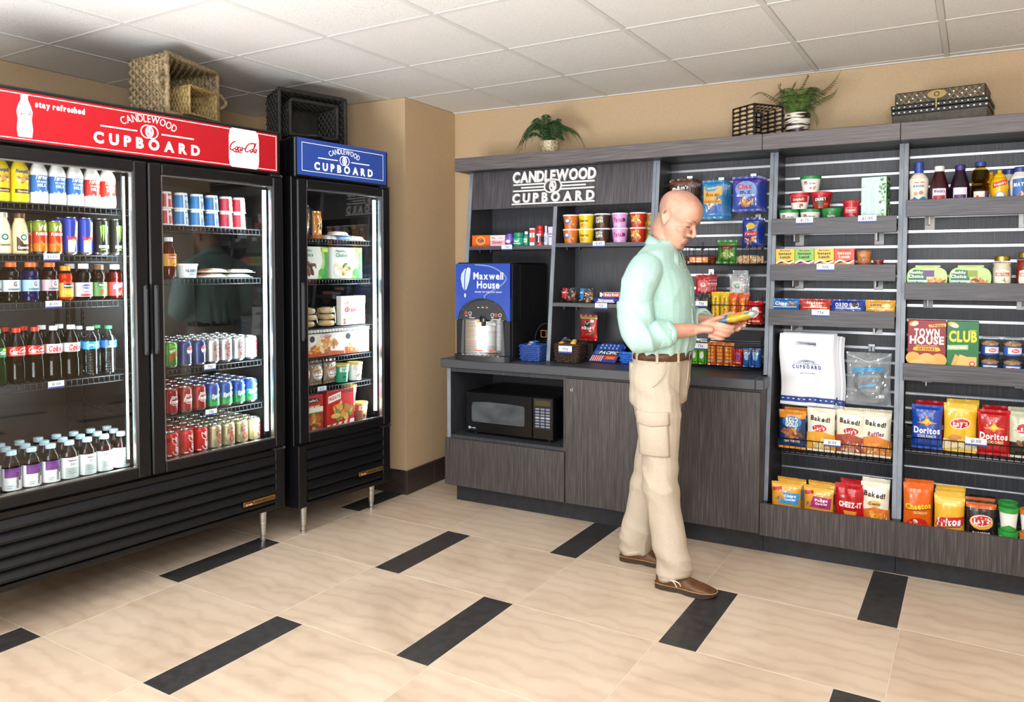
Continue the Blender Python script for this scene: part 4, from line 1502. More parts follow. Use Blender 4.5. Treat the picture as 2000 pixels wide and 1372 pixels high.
for (t, x, z, w) in [('$3.25', -1.038, 1.478, 'under the coffee and energy drink shelf'), ('$1.00', -1.035, 1.284, 'under the sports drink shelf'), ('$1.00', -1.032, .952, 'under the cola bottle shelf'), ('75¢', -.325, .950, 'under the upper can shelf'), ('75¢', -.322, .728, 'under the middle can shelf')]:
    price_tag(t, w, cloc(x, .044, z), CR, .062, .03)

# ================================================================ goods in the freezer


def infreezer(kind, build, label, x, y, z, rot=0.0, group=None):
    return place(kind, build, label, cloc(x + BO, y - .045, z), CR + rot, group)


FOOD = ['#c98a4a', '#a85f2c', '#e0b878', '#7d4a22', '#d9c9a0']
HCB = lambda main: carton('frozen_meal_box', .212, .04, .178, '#eef2ea', [('p', [(.03, 0), (.1075, 0), (.1075, .178), (.055, .178), (.075, .1)], '#a9cf6a'), ('p', [(.06, 0), (.1075, 0), (.1075, .178), (.075, .178), (.09, .09)], '#3f9a44'), ('e', -.02, .05, .075, .045, '#f7f7f2'), ('f', -.02, .055, .06, .036, 22, main), ('e', .06, .035, .022, .022, '#4fae48'), ('r', .066, .15, .105, .172, '#d3e04a'), ('t', 'Healthy', -.045, .158, .014, .07, dict(b=1), '#2d7f78'), ('t', 'Choice', -.04, .134, .02, .08, dict(b=1), '#2d7f78')], cat='box')
infreezer('hc1', HCB(['#6b4630', '#8a5a3a', '#c9a070', '#4f3424']), 'white and green frozen meal box with beef picture, second freezer shelf', -.425, .09, 1.389, .02, 'frozen meal boxes')
infreezer('hc2', HCB(['#d9b27a', '#e8d2a0', '#5f8a3c', '#c07a3c', '#f0e4c4']), 'white and green frozen meal box with chicken picture, second freezer shelf', -.178, .085, 1.389, -.08, 'frozen meal boxes')
# top shelf wrapped ice creams
for i, (k, w, h, c, cc, x, z, r, d) in enumerate([('ic1', .09, .16, '#5a3527', ['#8a5f48', '#3d2118'], -.455, 1.614, .1, 'brown candy ice cream bag standing on the top freezer shelf'), ('ic2', .07, .13, '#d98b24', ['#3a2a1e', '#f0c23c'], -.362, 1.614, .15, 'orange ice cream bag standing on the top freezer shelf')]):
    infreezer(k, bag('ice_cream_bag', w, h, .04, c, [('f', 0, h * .45, w * .36, h * .3, 9, cc)], seed=i * 3.1), d, x, .11, z, r)
for i, (c, x, z, rt, d) in enumerate([('#b9c4cc', -.27, 1.614, .3, 'silver wrapped ice cream bar lying on the top freezer shelf'), ('#6a93c8', -.15, 1.614, -.2, 'blue and white wrapped ice cream bar on the top freezer shelf'), ('#e3dcd2', -.075, 1.614, .1, 'cream wrapped ice cream bar near the light tube'), ('#d6d0c6', -.20, 1.638, .05, 'wrapped ice cream bar stacked on the others'), ('#c2703c', -.33, 1.614, -.1, 'orange wrapped ice cream bar lying beside the standing bags')]):
    infreezer('icb%d' % i, pack('ice_cream_bar', .14, .06, .022, c, [('e', 0, 0, .03, .016, '#c33a3a'), ('r', -.06, -.02, -.04, .02, '#f2f2f0')]), d, x, .12, z, rt, 'ice cream bars')
# third shelf: rolls in clear bags and a cereal-like box


def roll_bag():
    root = thing('bread_roll_bag', None, 'bag')
    for i, (x, z) in enumerate([(-.01, .0), (.006, .036), (-.004, .072)]):
        obj('bread_roll', MB().lathe([(0.02, z), (.045, z + .004), (.05, z + .016), (.044, z + .029), (.02, z + .035), (0, z + .036)], noisy('bread', [(.3, '#c29a62'), (.7, '#e6d2a8')], (30, 30, 30), 1, 3, .6), 16, Matrix.Translation((x, 0, 0))), root)
    mb = MB()
    mb.lathe([(.045, 0), (.06, .02), (.062, .07), (.055, .11), (.02, .125), (.012, .135), (.028, .15)], CLEAR, 18, shape=lambda a, z: 1 + .08 * sin(3 * a + z * 60) + .05 * sin(7 * a), cap1=False)
    obj('clear_wrap', mb, root, fix=False)
    return root


infreezer('rolls', roll_bag, 'clear bag of bread rolls at the left of the third freezer shelf', -.428, .12, 1.121, 0, 'bags of bread rolls')
infreezer('rolls', roll_bag, 'clear bag of bread rolls leaning by the white box', -.295, .115, 1.121, .6, 'bags of bread rolls')
infreezer('croissant', carton('frozen_pastry_box', .185, .04, .165, '#f0ece6', [('f', -.05, .12, .03, .03, 8, ['#8fa8c9', '#c9d4e6', '#b5926a']), ('t', 'Grands', -.005, .088, .026, .12, dict(b=2, sl=.1), '#b5455a'), ('f', .02, .045, .06, .03, 16, ['#e6c48a', '#f0dcb0', '#c98f4a']), ('t', '2', -.068, .022, .026, .018, CK, '#c23a3a'), ('p', [(.05, .165), (.0925, .165), (.0925, .12)], '#e8a23c')]), 'white frozen pastry box on the third freezer shelf', -.135, .085, 1.121)
# fourth shelf
LC = lambda w, cols: carton('frozen_entree_box', w, .045, .148, '#f2efe9', [('p', [(-w / 2, 0), (w / 2, 0), (w / 2, .02), (-w / 2, .04)], '#c4552a'), ('f', .01, .06, w * .33, .045, 22, cols), ('f', -w * .3, .04, w * .16, .03, 10, ['#d98a2c', '#c4691c', '#e8b04a']), ('t', 'Lean', .0, .13, .011, .05, dict(b=1), '#b5622c'), ('t', 'CUISINE', .0, .112, .012, .08, dict(b=1), '#b5622c'), ('e', -w * .36, .1, .018, .018, '#3a4550')])
infreezer('lc1', LC(.27, ['#e8d2a0', '#c9824a', '#f0e0c0', '#a86a3c', '#dba04a']), 'wide white frozen entree box with pasta picture, fourth freezer shelf', -.345, .085, .955, 0, 'frozen entree boxes')
infreezer('lc2', LC(.185, ['#e8dcc0', '#d9a86a', '#f0e6d0', '#b5804a']), 'white frozen entree box beside the freezer light tube', -.105, .09, .955, -.04, 'frozen entree boxes')
# fifth shelf: sandwich packs and ice cream tubs
SAND = bag('frozen_sandwich_pack', .098, .115, .05, '#8f7c6a', [('e', 0, .06, .04, .042, '#c9b9a2'), ('t', 'Smuckers', .0, .074, .014, .07, dict(b=2, sl=.2, rot=.2), '#b5263a'), ('r', -.03, .03, .03, .052, '#e6e9ee'), ('t', 'sandwich', 0, .041, .008, .05, CK, '#2f4f8a')], seed=4.0)
for i, (x, d) in enumerate([(-.482, 'frozen sandwich pack cut by the freezer door frame'), (-.39, 'frozen sandwich pack in the middle of the fifth freezer shelf'), (-.288, 'frozen sandwich pack beside the green ice cream tub')]):
    infreezer('sand', SAND, d, x, .10, .792, .05 * i, 'frozen sandwich packs')
TUB = lambda c, c2, r0=.036, r1=.044, h=.105: cup('ice_cream_tub', r0, r1, h, c, '#c9b25a', [('r', -.04, .06, .04, .088, c2), ('t', "N'ice", 0, .074, .016, .05, CK, c), ('f', 0, .025, .02, .012, 6, ['#2a2a2a', '#5a4a3a'])], 'tub', lidh=.012)
infreezer('tubg', TUB('#2f9a76', '#d6ecdf'), 'green ice cream tub on the fifth freezer shelf', -.20, .10, .790, 0, 'ice cream tubs')
infreezer('tubw', TUB('#ece6ea', '#e3c3d0'), 'white ice cream tub beside the light tube, fifth freezer shelf', -.095, .10, .790, 0, 'ice cream tubs')
# freezer floor
infreezer('st1', carton('frozen_meal_box', .15, .045, .195, '#b8251f', [('e', 0, .168, .05, .014, '#1d1a1a'), ('t', "Stouffer's", 0, .168, .012, .075, CK, '#f3ece0'), ('r', -.06, .1, .075, .13, '#f0ead8'), ('r', -.075, .095, .075, .102, '#3f8a3c'), ('t', 'Macaroni', .0, .137, .012, .1, dict(b=2), '#f3dcc0'), ('f', 0, .045, .07, .045, 26, ['#c98a3c', '#8a5322', '#e0b86a', '#b5652a'])]), 'red frozen meal box at the left of the freezer floor', -.445, .085, .547, 0, 'frozen meal boxes')
infreezer('fr1', carton('frozen_meal_box', .195, .045, .205, '#c62a22', [('p', [(-.0975, 0), (.0975, 0), (.0975, .03), (-.0975, .012)], '#f2efe9')] + [('p', [(-.08 + .04 * k, .002), (-.062 + .04 * k, .002), (-.05 + .04 * k, .028), (-.068 + .04 * k, .026)], '#c62a22') for k in range(4)] + [('p', [(-.09, .135), (.0, .155), (.0, .195), (-.09, .175)], '#f3f0ea'), ('t', "FRIDAYS", -.045, .165, .018, .08, dict(b=2, rot=.2), '#c62a22'), ('t', 'STEAK FAJITAS', .05, .19, .009, .08, CK, '#1b1b1b'), ('f', .01, .085, .085, .05, 34, ['#b5702c', '#e0b060', '#8a4a1c', '#6f8a3c', '#d9963c'])]), 'red frozen meal box with white stripes on the freezer floor', -.243, .08, .547, -.04, 'frozen meal boxes')
TUBP = TUB('#d0527c', '#f0ccd8')
infreezer('tubp', TUBP, 'pink ice cream tub, lower of the stack on the freezer floor', -.11, .135, .547, 0, 'ice cream tubs')
infreezer('tubp', TUBP, 'pink ice cream tub stacked on another pink tub', -.11, .135, .653, .2, 'ice cream tubs')
infreezer('tubb', TUB('#8f6a52', '#d9c4a8'), 'brown ice cream tub with gold lid at the freezer door jamb', -.055, .10, .547, 0, 'ice cream tubs')
price_tag('$1.50', 'under the sandwich pack shelf', cloc(BO - .395, -.005, .762), CR, .06, .03)

# ================================================================ goods on the hutch shelves
random.seed(23)


def at(kind, build, label, x, y, z, rot=0.0, group=None):
    return place(kind, build, label, (x, y, z), rot, group)


HS1 = 'toiletries on the upper hutch shelf'
at('tide', carton('detergent_box', .128, .045, .070, '#e2651f', [('r', -.064, 0, .064, .014, '#d24a18'), ('e', 0, .036, .034, .028, '#f3c03a'), ('e', 0, .036, .027, .022, '#e8742a'), ('t', 'Tide', 0, .036, .019, .046, dict(b=2, sl=.15, rot=.12), '#24408f')]), 'orange detergent box at the left of the upper hutch shelf', -2.507, 4.222, 1.587, 0, HS1)
at('dove', carton('soap_box', .108, .045, .068, '#eab6c0', [('r', -.054, .036, .054, .068, '#f3dcde'), ('f', -.03, .05, .018, .012, 6, ['#b58a7a', '#e6c9b8', '#7a4f44']), ('t', 'Downy', .0, .024, .016, .07, dict(b=2, sl=.25), '#b5304f'), ('t', 'soft', .025, .052, .008, .03, dict(b=1, sl=.2), '#c96a80')]), 'pink soap box beside the orange detergent box', -2.384, 4.222, 1.587, 0, HS1)


def small(name, prof, capprof, capcol, items, cat='bottle', L=.006, seg=16):
    return bottle(name, [(r, z, fill(c)) if c else (r, z) for r, z, c in prof], capprof, items, fill(capcol), seg, cat=cat, L=L)


at('deo', small('deodorant', [(.022, 0, '#5c3f9c'), (.026, .006, None), (.026, .03, '#7a5fc0'), (.026, .05, None)], [(.024, .05), (.023, .074), (.012, .080), (0, .080)], '#6a4fb4', [('e', 0, .028, .018, .01, '#e8e2f4')]), 'purple stick deodorant beside the pink soap box', -2.303, 4.212, 1.587, 0, HS1)
at('gel', small('gel_jar', [(.031, 0, '#1f9a78'), (.036, .006, None), (.036, .05, None), (.030, .056, None)], [(.034, .056), (.034, .078), (.028, .083), (0, .083)], '#1d8a6c', [('t', 'Gel', 0, .03, .014, .03, dict(b=2, sl=.2), '#eaf5f0'), ('r', -.028, .012, .028, .016, '#eaf5f0')], 'jar'), 'green gel jar on the upper hutch shelf', -2.238, 4.212, 1.587, 0, HS1)
at('mouth', small('mouthwash_bottle', [(.013, 0, '#2f8f74'), (.017, .005, None), (.017, .06, None), (.010, .070, None)], [(.011, .07), (.011, .088), (0, .089)], '#e9eeee', [('r', -.013, .02, .013, .045, '#d6efe6'), ('t', 'mint', 0, .032, .007, .02, CK, '#1d6a54')]), 'small green mouthwash bottle beside the gel jar', -2.186, 4.212, 1.587, 0, HS1)
at('tpaste', carton('toothpaste_box', .032, .03, .106, '#f2efec', [('r', -.016, .02, .016, .05, '#c9302c'), ('r', -.016, .078, .016, .098, '#c9302c'), ('t', 'Colgate', 0, .06, .009, .05, dict(b=2, rot=ROTV), '#c9302c')]), 'upright white and red toothpaste carton', -2.143, 4.215, 1.587, .1, HS1)
at('shave', small('shaving_cream_can', [(.020, 0, '#c0c4c6'), (.024, .004, '#b5202a'), (.024, .02, '#2a2a2e'), (.024, .055, '#c4232c'), (.024, .092, None), (.020, .098, '#c4232c')], [(.022, .098), (.022, .118), (.016, .123), (0, .123)], '#c4232c', [('t', 'Barbasol', 0, .04, .010, .04, dict(b=2, rot=ROTV), '#f2f2f2'), ('r', -.016, .062, .016, .07, '#f2f2f2')], 'can'), 'red shaving cream can with red cap', -2.090, 4.21, 1.587, 0, HS1)
at('spray', small('spray_bottle', [(.010, 0, '#c9d4dc'), (.013, .004, None), (.013, .07, None), (.006, .085, None)], [(.007, .085), (.007, .118), (.003, .120), (0, .12)], '#d7e0e6', [('r', -.009, .02, .009, .055, '#9fb6c9')]), 'slim clear spray bottle beside the red can', -2.050, 4.21, 1.587, 0, HS1)


def tube_stand():
    root = thing('lotion_tube', None, 'tube')
    mb = MB()
    n = 12; vs = []
    for i in range(n + 1):
        t = i / n
        z = .018 + .095 * t
        for k in range(16):
            a = 2 * pi * k / 16
            vs.append(((.017 + .003 * t) * sin(a), -(.016 * (1 - t) + .001) * cos(a), z))
    mb.add(vs, [(i * 16 + k, i * 16 + (k + 1) % 16, (i + 1) * 16 + (k + 1) % 16, (i + 1) * 16 + k) for i in range(n) for k in range(16)], fill('#d9cfe6', .3), True)
    obj('body', mb, root)
    obj('cap', MB().lathe([(.015, 0), (.016, .003), (.015, .018), (0, .018)], WHITE, 16), root, fix=False)
    obj('printed_label', deco(MB(), lambda x, z, o: (x, -(.0165 * (1 - (z - .018) / .095) + .0012) * sqrt(max(0, 1 - (x / .02) ** 2)) - .0008, z), [('t', 'lotion', 0, .07, .009, .026, CK, '#5a4f8c'), ('r', -.011, .05, .011, .054, '#5a4f8c')], .004), root, fix=False)
    return root


at('tube', tube_stand, 'pale lavender lotion tube next to the hutch divider', -2.018, 4.212, 1.587, 0, HS1)

# cereal cups, two high
CER = [('orange and blue fruit cereal cup', '#c9702c', '#f0efec', [('e', -.012, .045, .02, .016, '#5a6fa8'), ('f', .018, .03, .018, .018, 9, ['#3a3550', '#e0a04a', '#8a5a9a']), ('e', -.01, .048, .012, .009, '#e9eef4')]),
       ('yellow oat cereal cup', '#edc81c', '#f0efec', [('t', 'Cheerios', 0, .046, .014, .062, CK, '#2c2416'), ('f', 0, .018, .036, .01, 14, ['#c99a4a', '#b5803a', '#e0b86a'])]),
       ('dark cocoa cereal cup', '#3a2318', '#f0efec', [('t', 'COCOA', -.008, .058, .014, .05, dict(b=2, rot=.1), '#f3ece2'), ('t', 'PUFFS', -.008, .038, .015, .05, dict(b=2, rot=.1), '#f3ece2'), ('f', .01, .016, .03, .01, 10, ['#6a3f22', '#8a5a34'])]),
       ('lilac bran cereal cup', '#cf9fd6', '#e9dcf0', [('t', 'Total', 0, .044, .022, .058, dict(b=2), '#b5307f'), ('r', .03, .034, .046, .054, '#4a2f6a'), ('f', 0, .016, .03, .01, 8, ['#d9a8dc', '#e6c4e8'])]),
       ('red marshmallow cereal cup', '#c3321f', '#f0efec', [('t', 'Lucky', 0, .062, .014, .05, dict(b=2, rot=.12), '#f0c83a'), ('f', 0, .034, .036, .018, 20, ['#e8c06a', '#f0e0b0', '#5a8a3c', '#d9703a', '#c99a4a'])]),
       ('orange crunch cereal cup', '#d99a24', '#f0efec', [('f', 0, .04, .034, .028, 20, ['#e8b83a', '#c97a1c', '#f0d070', '#a85a1a'])])]
for i, (d, c, lc, it) in enumerate(CER):
    for q in range(2):
        at('cer%d' % i, cup('cereal_cup', .038, .0465, .0845, c, lc, it), '%s, %s of its stack on the hutch shelf' % (d, ('lower', 'upper')[q]), (-1.896, -1.795, -1.691, -1.584, -1.475, -1.4345 + .018)[i] if i < 5 else -1.440, (4.235, 4.235, 4.235, 4.235, 4.24, 4.33)[i], 1.598 + .0855 * q, random.uniform(-.12, .12), 'cereal cups on the hutch shelf')

# lower right hutch shelf: nut bags and candy bars


def nut_bag(card, cols):
    def build():
        root = thing('nut_bag', None, 'bag')
        fn = bagfn(.115, .098, .05, seed=2.7, wr=.006)
        mb = MB()
        for sgn in (1, -1):
            vs = [fn(-.0575 + .115 * i / 12, .098 * j / 12, 0, sgn) for j in range(13) for i in range(13)]
            mb.add(vs, [(j * 13 + i, j * 13 + i + 1, (j + 1) * 13 + i + 1, (j + 1) * 13 + i) for j in range(12) for i in range(12)], CLEAR, True)
        obj('clear_pouch', mb, root, fix=False)
        nb = MB()
        for _ in range(46):
            x, z = random.uniform(-.042, .042), random.uniform(.008, .07)
            nb.sphere((x, random.uniform(-.010, .010), z), random.uniform(.006, .010), fill(random.choice(cols), .5), 7, 5, sq=(1, .8, 1.2))
        tag(obj('nuts', nb, root, fix=False), kind='stuff')
        obj('printed_front', deco(MB(), fn, [('p', [(-.045, .03), (-.01, .02), (-.004, .085), (-.04, .088)], card), ('t', 'nuts', -.024, .062, .01, .026, dict(b=2, rot=.15), '#f3efe6')], .01, .0015), root, fix=False)
        return root
    return build


at('nut1', nut_bag('#b5202f', ['#4a2a1c', '#6a4028', '#3a2016', '#8a5a3c']), 'clear bag of dark chocolate nuts with a red card', -1.880, 4.18, 1.244, .1, 'snacks on the lower hutch shelf')
at('nut2', nut_bag('#2f7fc0', ['#5a3a28', '#7a5038', '#c9a070', '#4a2f20']), 'clear bag of nuts with a blue card', -1.765, 4.18, 1.244, -.1, 'snacks on the lower hutch shelf')


def bar(name, w, d, h, col, items, cat='candy bar', band=None):
    """wrapped bar lying down: pillow body with crimped fin ends, print on the front and top"""
    def build():
        root = thing(name, None, cat)
        mb = MB(); n = 14; m = 10; vs = []
        ew = .012
        for i in range(n + 1):
            x = -w / 2 + w * i / n
            e = min(1, (w / 2 - abs(x)) / .016) ** .5 if abs(x) < w / 2 else 0
            e = max(e, .06)
            for k in range(m):
                a = 2 * pi * k / m
                q = (abs(cos(a)) ** 3 + abs(sin(a)) ** 3) ** (-1 / 3)
                vs.append((x, -d / 2 * cos(a) * q * e, h / 2 + h / 2 * sin(a) * q * e))
        mb.add(vs, [(i * m + k, i * m + (k + 1) % m, (i + 1) * m + (k + 1) % m, (i + 1) * m + k) for i in range(n) for k in range(m)], fill(col, .25, coat=.5), True)
        obj('wrapper', mb, root)
        for sg in (-1, 1):
            fb = MB()
            vs = []
            for k in range(9):
                z = h * (.08 + .84 * k / 8)
                for j in range(2):
                    vs.append((sg * (w / 2 - .001 + ew * j + (.0015 if k % 2 else 0) * j), .0025 * (1 if k % 2 else -1) * (.5 + j), z))
            fb.add(vs, [(2 * k, 2 * k + 1, 2 * k + 3, 2 * k + 2) for k in range(8)], fill(col, .25, coat=.5))
            obj('crimped_end', fb, root, fix=False)
        if items:
            obj('printed_front', deco(MB(), flat(-d / 2), items), root, fix=False)
        return root
    return build


NUTR = bar('candy_bar', .125, .03, .030, '#f0eef2', [('r', -.05, .004, .05, .026, '#c4283a'), ('t', 'Baby Ruth', 0, .015, .011, .08, dict(b=2, sl=.15), '#f5f3f0')])
BABY = bar('candy_bar', .13, .034, .034, '#3a4aa6', [('r', -.055, .006, .055, .012, '#c9d0ea'), ('t', 'Nutrageous', 0, .020, .013, .09, dict(b=2, sl=.1), '#f3f0e4')])
at('bb', BABY, 'blue candy bar in front on the lower hutch shelf', -1.640, 4.17, 1.244, 0, 'snacks on the lower hutch shelf')
at('bb', BABY, 'blue candy bar lying behind the front one', -1.64, 4.21, 1.244, .05, 'snacks on the lower hutch shelf')
at('nr', NUTR, 'white and red candy bar lying on top of the blue ones', -1.615, 4.195, 1.279, .12, 'snacks on the lower hutch shelf')
at('nr', NUTR, 'white candy bar beside the blue ones, behind the man', -1.51, 4.175, 1.244, -.1, 'snacks on the lower hutch shelf')
for t, x, z, w in (('75¢', -2.300, 1.560, 'on the toiletries shelf edge'), ('$1.49', -1.690, 1.572, 'on the cereal cup shelf edge'), ('75¢', -1.658, 1.213, 'on the candy bar shelf edge')):
    price_tag(t, w, (x, yf(z) - .004, z), 0, .074, .034)

# ================================================================ goods on the gondola trays
SOUP = lambda lid, body, it: cup('soup_bowl', .038, .049, .083, body, lid, it, 'bowl', lidh=.016)
BW = SOUP('#1f8a45', '#eef0ea', [('t', 'Select Harvest', 0, .045, .010, .06, dict(b=1, sl=.2), '#3a5a3a'), ('f', .014, .022, .018, .010, 9, ['#c9602c', '#a8431c', '#e08a3c', '#6f8a3c']), ('e', -.02, .052, .01, .004, '#c93a3a')])
BG = SOUP('#1f8a45', '#2f7d3c', [('p', [(-.026, .05), (.026, .05), (.02, .026), (0, .02), (-.02, .026)], '#1d5a38'), ('t', 'Healthy', 0, .044, .008, .04, CK, '#eef2e6'), ('t', 'Choice', 0, .033, .008, .036, CK, '#eef2e6'), ('f', .024, .02, .014, .008, 8, ['#d9c08a', '#b5d06a', '#e8e0c0'])])
BR = SOUP('#c0202c', '#f2efea', [('r', -.05, .034, .05, .066, '#b51f2a'), ('t', "Campbell's", 0, .05, .013, .06, dict(b=1, sl=.25), '#f5f0ea'), ('f', .006, .018, .022, .010, 9, ['#8a4a2c', '#b5703c', '#6a3420'])])
BC = SOUP('#c0202c', '#a81f28', [('r', -.04, .034, .04, .056, '#5a1418'), ('t', 'CHUNKY', 0, .046, .014, .056, dict(b=2, rot=.06), '#f5f2ea'), ('e', 0, .022, .02, .009, '#2f5a34'), ('f', .03, .02, .012, .012, 7, ['#d9a04a', '#b5602c', '#7a8a3c'])])
SG = 'soup bowls on the top gondola tray'
ZA = 1.670
for k, b, x, z, d in (('bw', BW, -.650, ZA, 'white soup bowl with green lid at the left of the bottom row'), ('bw', BW, -.545, ZA, 'white soup bowl with green lid in the middle of the bottom row'), ('bg', BG, -.440, ZA, 'green soup bowl at the right of the bottom row'),
                      ('br', BR, -.598, ZA + .0845, 'white and red soup bowl stacked on two white bowls'), ('bc', BC, -.492, ZA + .0845, 'all red soup bowl with bold lettering in the second layer'), ('bw', BW, -.545, ZA + .169, 'white soup bowl with green lid topping the pyramid')):
    at(k, b, d, x, 4.245, z, 0, SG)
at('chk', cup('soup_cup', .033, .038, .118, '#b81f2a', '#c42a34', [('r', -.03, .056, .03, .084, '#c93540'), ('k', 0, .07, .0, .0, '#f0e0dc'), ('t', "Campbell's", 0, .07, .012, .05, dict(b=1, sl=.25), '#f5eeea'), ('l', [(-.028, .058), (.028, .058), (.028, .082), (-.028, .082), (-.028, .058)], .0015, '#f0d8d4'), ('f', 0, .03, .026, .018, 14, ['#5a2f7a', '#c9a03c', '#8a3a2c', '#e0c08a'])], 'cup', lidh=.014), 'tall red soup cup beside the soup pyramid', -.349, 4.235, ZA)


def tissue():
    root = thing('tissue_box', None, 'box')
    w, d, h = .118, .062, .23
    mt = noisy('tissue_print', [(.3, '#8fc9a6'), (.45, '#d6eee4'), (.6, '#bfe3da'), (.75, '#eef5f0')], (1, 1, 1), 26, 2, .5)
    mb = MB().box(-w / 2, -d / 2, 0, w / 2, d / 2, h, mt, .003)
    obj('carton', mb, root)
    m = deco(MB(), flat(-d / 2), [('r', -.032, .03, .026, .20, '#cfe9e4'), ('l', [(-.032, .03), (.026, .03), (.026, .20), (-.032, .20), (-.032, .03)], .002, '#a9d6cd'), ('e', -.003, .115, .012, .075, '#bfe0d9')] + [('e', random.uniform(.03, .055), random.uniform(.01, .22), .006, .004, random.choice(['#5f9a4a', '#86b85e', '#f3f6ee', '#3f7f3c']), random.random() * 3) for _ in range(34)] + [('e', .03, .03, .010, .008, '#d98aa8'), ('e', .03, .03, .005, .004, '#f0c0d0')])
    obj('printed_front', m, root, fix=False)
    s = MB()
    deco(s, lambda x, z, o: (w / 2 + o, x, z), [('r', -.03, .004, .03, .226, '#3f7f3c')] + [('e', random.uniform(-.024, .024), random.uniform(.01, .22), .008, .005, random.choice(['#e9f2e0', '#a9d08a', '#d6e8c4']), random.random() * 3) for _ in range(30)])
    obj('printed_side', s, root, fix=False)
    return root


at('tissue', tissue, 'mint green floral tissue box standing on end on the top tray', -.240, 4.235, ZA, -.22)
for t, x in (('$1.75', -.560), ('$2.00', -.270)):
    price_tag(t, 'on the soup tray front %s' % ('under the soup pyramid' if x < -.4 else 'under the tissue box'), (x, yf(1.704) - .037, 1.672), 0, .082, .036)

LUN = [('#ecc02c', '#e07a2c', 'yellow noodle carton at the left of the middle tray'), ('#7fbf4a', '#c04a9a', 'green and purple noodle carton on the middle tray'), ('#ecc02c', '#e08a2c', 'yellow noodle carton between the green and red ones'), ('#d8481f', '#e8902c', 'red and orange noodle carton on the middle tray')]
for i, (c, c2, d) in enumerate(LUN):
    it = [('r', -.046, 0, .046, .044, c2), ('p', [(-.046, .036), (-.02, .05), (.02, .036), (.046, .05), (.046, .058), (.02, .046), (-.02, .06), (-.046, .046)], '#f3ead6'), ('f', 0, .022, .03, .014, 12, ['#f0d080', '#d9a04a', '#e8c06a', '#8aa84a']), ('t', 'Maruchan', 0, .106, .006, .05, CK, '#7a2418'), ('t', 'Instant', 0, .091, .012, .062, CK, '#2c1a12' if i != 3 else '#f3ead6'), ('t', 'Lunch', 0, .073, .013, .05, CK, '#2c1a12' if i != 3 else '#f3ead6')]
    at('lun%d' % i, carton('noodle_carton', .0925, .08, .114, c, it, top='#e8d9a8'), d, (-.655, -.561, -.467, -.373)[i], 4.21, 1.433, 0, 'noodle cartons on the middle tray')
at('pot', cup('brown_cup', .027, .036, .104, noisy('terracotta', [(.3, '#a86438'), (.7, '#c98a58')], (20, 20, 60), 1, 3, .5), '#8a5a3c', [('r', -.03, .035, .03, .043, '#b5381f'), ('f', 0, .07, .024, .018, 7, ['#c98a58', '#8f5a34', '#d9a878'])], 'cup', lidh=.006), 'brown patterned cup beside the red noodle carton', -.284, 4.205, 1.433)
at('puck', cup('sauce_cup', .019, .022, .055, '#7a2a1a', '#8a2f20', [], 'cup', lidh=.006), 'small dark red sauce cup at the right of the middle tray', -.219, 4.20, 1.433)
price_tag('50¢', 'on the noodle tray front', (-.455, yf(1.467) - .037, 1.434), 0, .082, .036)
CKS = [('#2f6fb5', '#e8eef4', 'blue cookie pack with white print on the lowest tray', [('t', 'Chips', -.02, .05, .015, .06, dict(b=2, sl=.2), '#eef2f6'), ('f', .035, .045, .02, .012, 8, ['#c99a5a', '#8a5a2c'])]),
       ('#c43a34', '#f3ead6', 'red peanut butter cookie pack on the lowest tray', [('t', 'Nutter', .0, .056, .013, .08, dict(b=2, sl=.2), '#f6efe0'), ('t', 'Butter', .01, .042, .012, .06, dict(b=2, sl=.2), '#f6efe0'), ('f', .045, .045, .016, .01, 6, ['#e0a85a', '#b5702c'])]),
       ('#223f9c', '#f3f3f3', 'blue sandwich cookie pack with a cookie picture', [('t', 'OREO', -.03, .048, .018, .06, dict(b=2, sl=.1), '#f3f5f8'), ('e', .03, .048, .022, .018, '#f0f0f0'), ('e', .03, .05, .02, .016, '#3a3236')]),
       ('#dca23c', '#f3e6c0', 'golden cookie pack at the right of the lowest tray', [('t', 'Lorna', -.02, .052, .011, .05, dict(b=2), '#2c4a7a'), ('e', .03, .046, .02, .012, '#f0d79a')])]
for i, (c, c2, d, it) in enumerate(CKS):
    at('ck%d' % i, bag('cookie_pack', (.14, .148, .158, .135)[i], .068, .034, c, it + [('r', -.06, .03, .06, .034, c2)], seal=.006, seed=5. + i), d, (-.648, -.503, -.350, -.205)[i], 4.15, 1.210, 0, 'cookie packs on the lowest tray')
price_tag('75¢', 'on the cookie tray front', (-.472, yf(1.238) - .037, 1.206), 0, .082, .036)

# right gondola, top tray: bottles
def sq(p=4.0, k=.88):
    return lambda a, z: k * (abs(cos(a)) ** p + abs(sin(a)) ** p) ** (-1 / p)


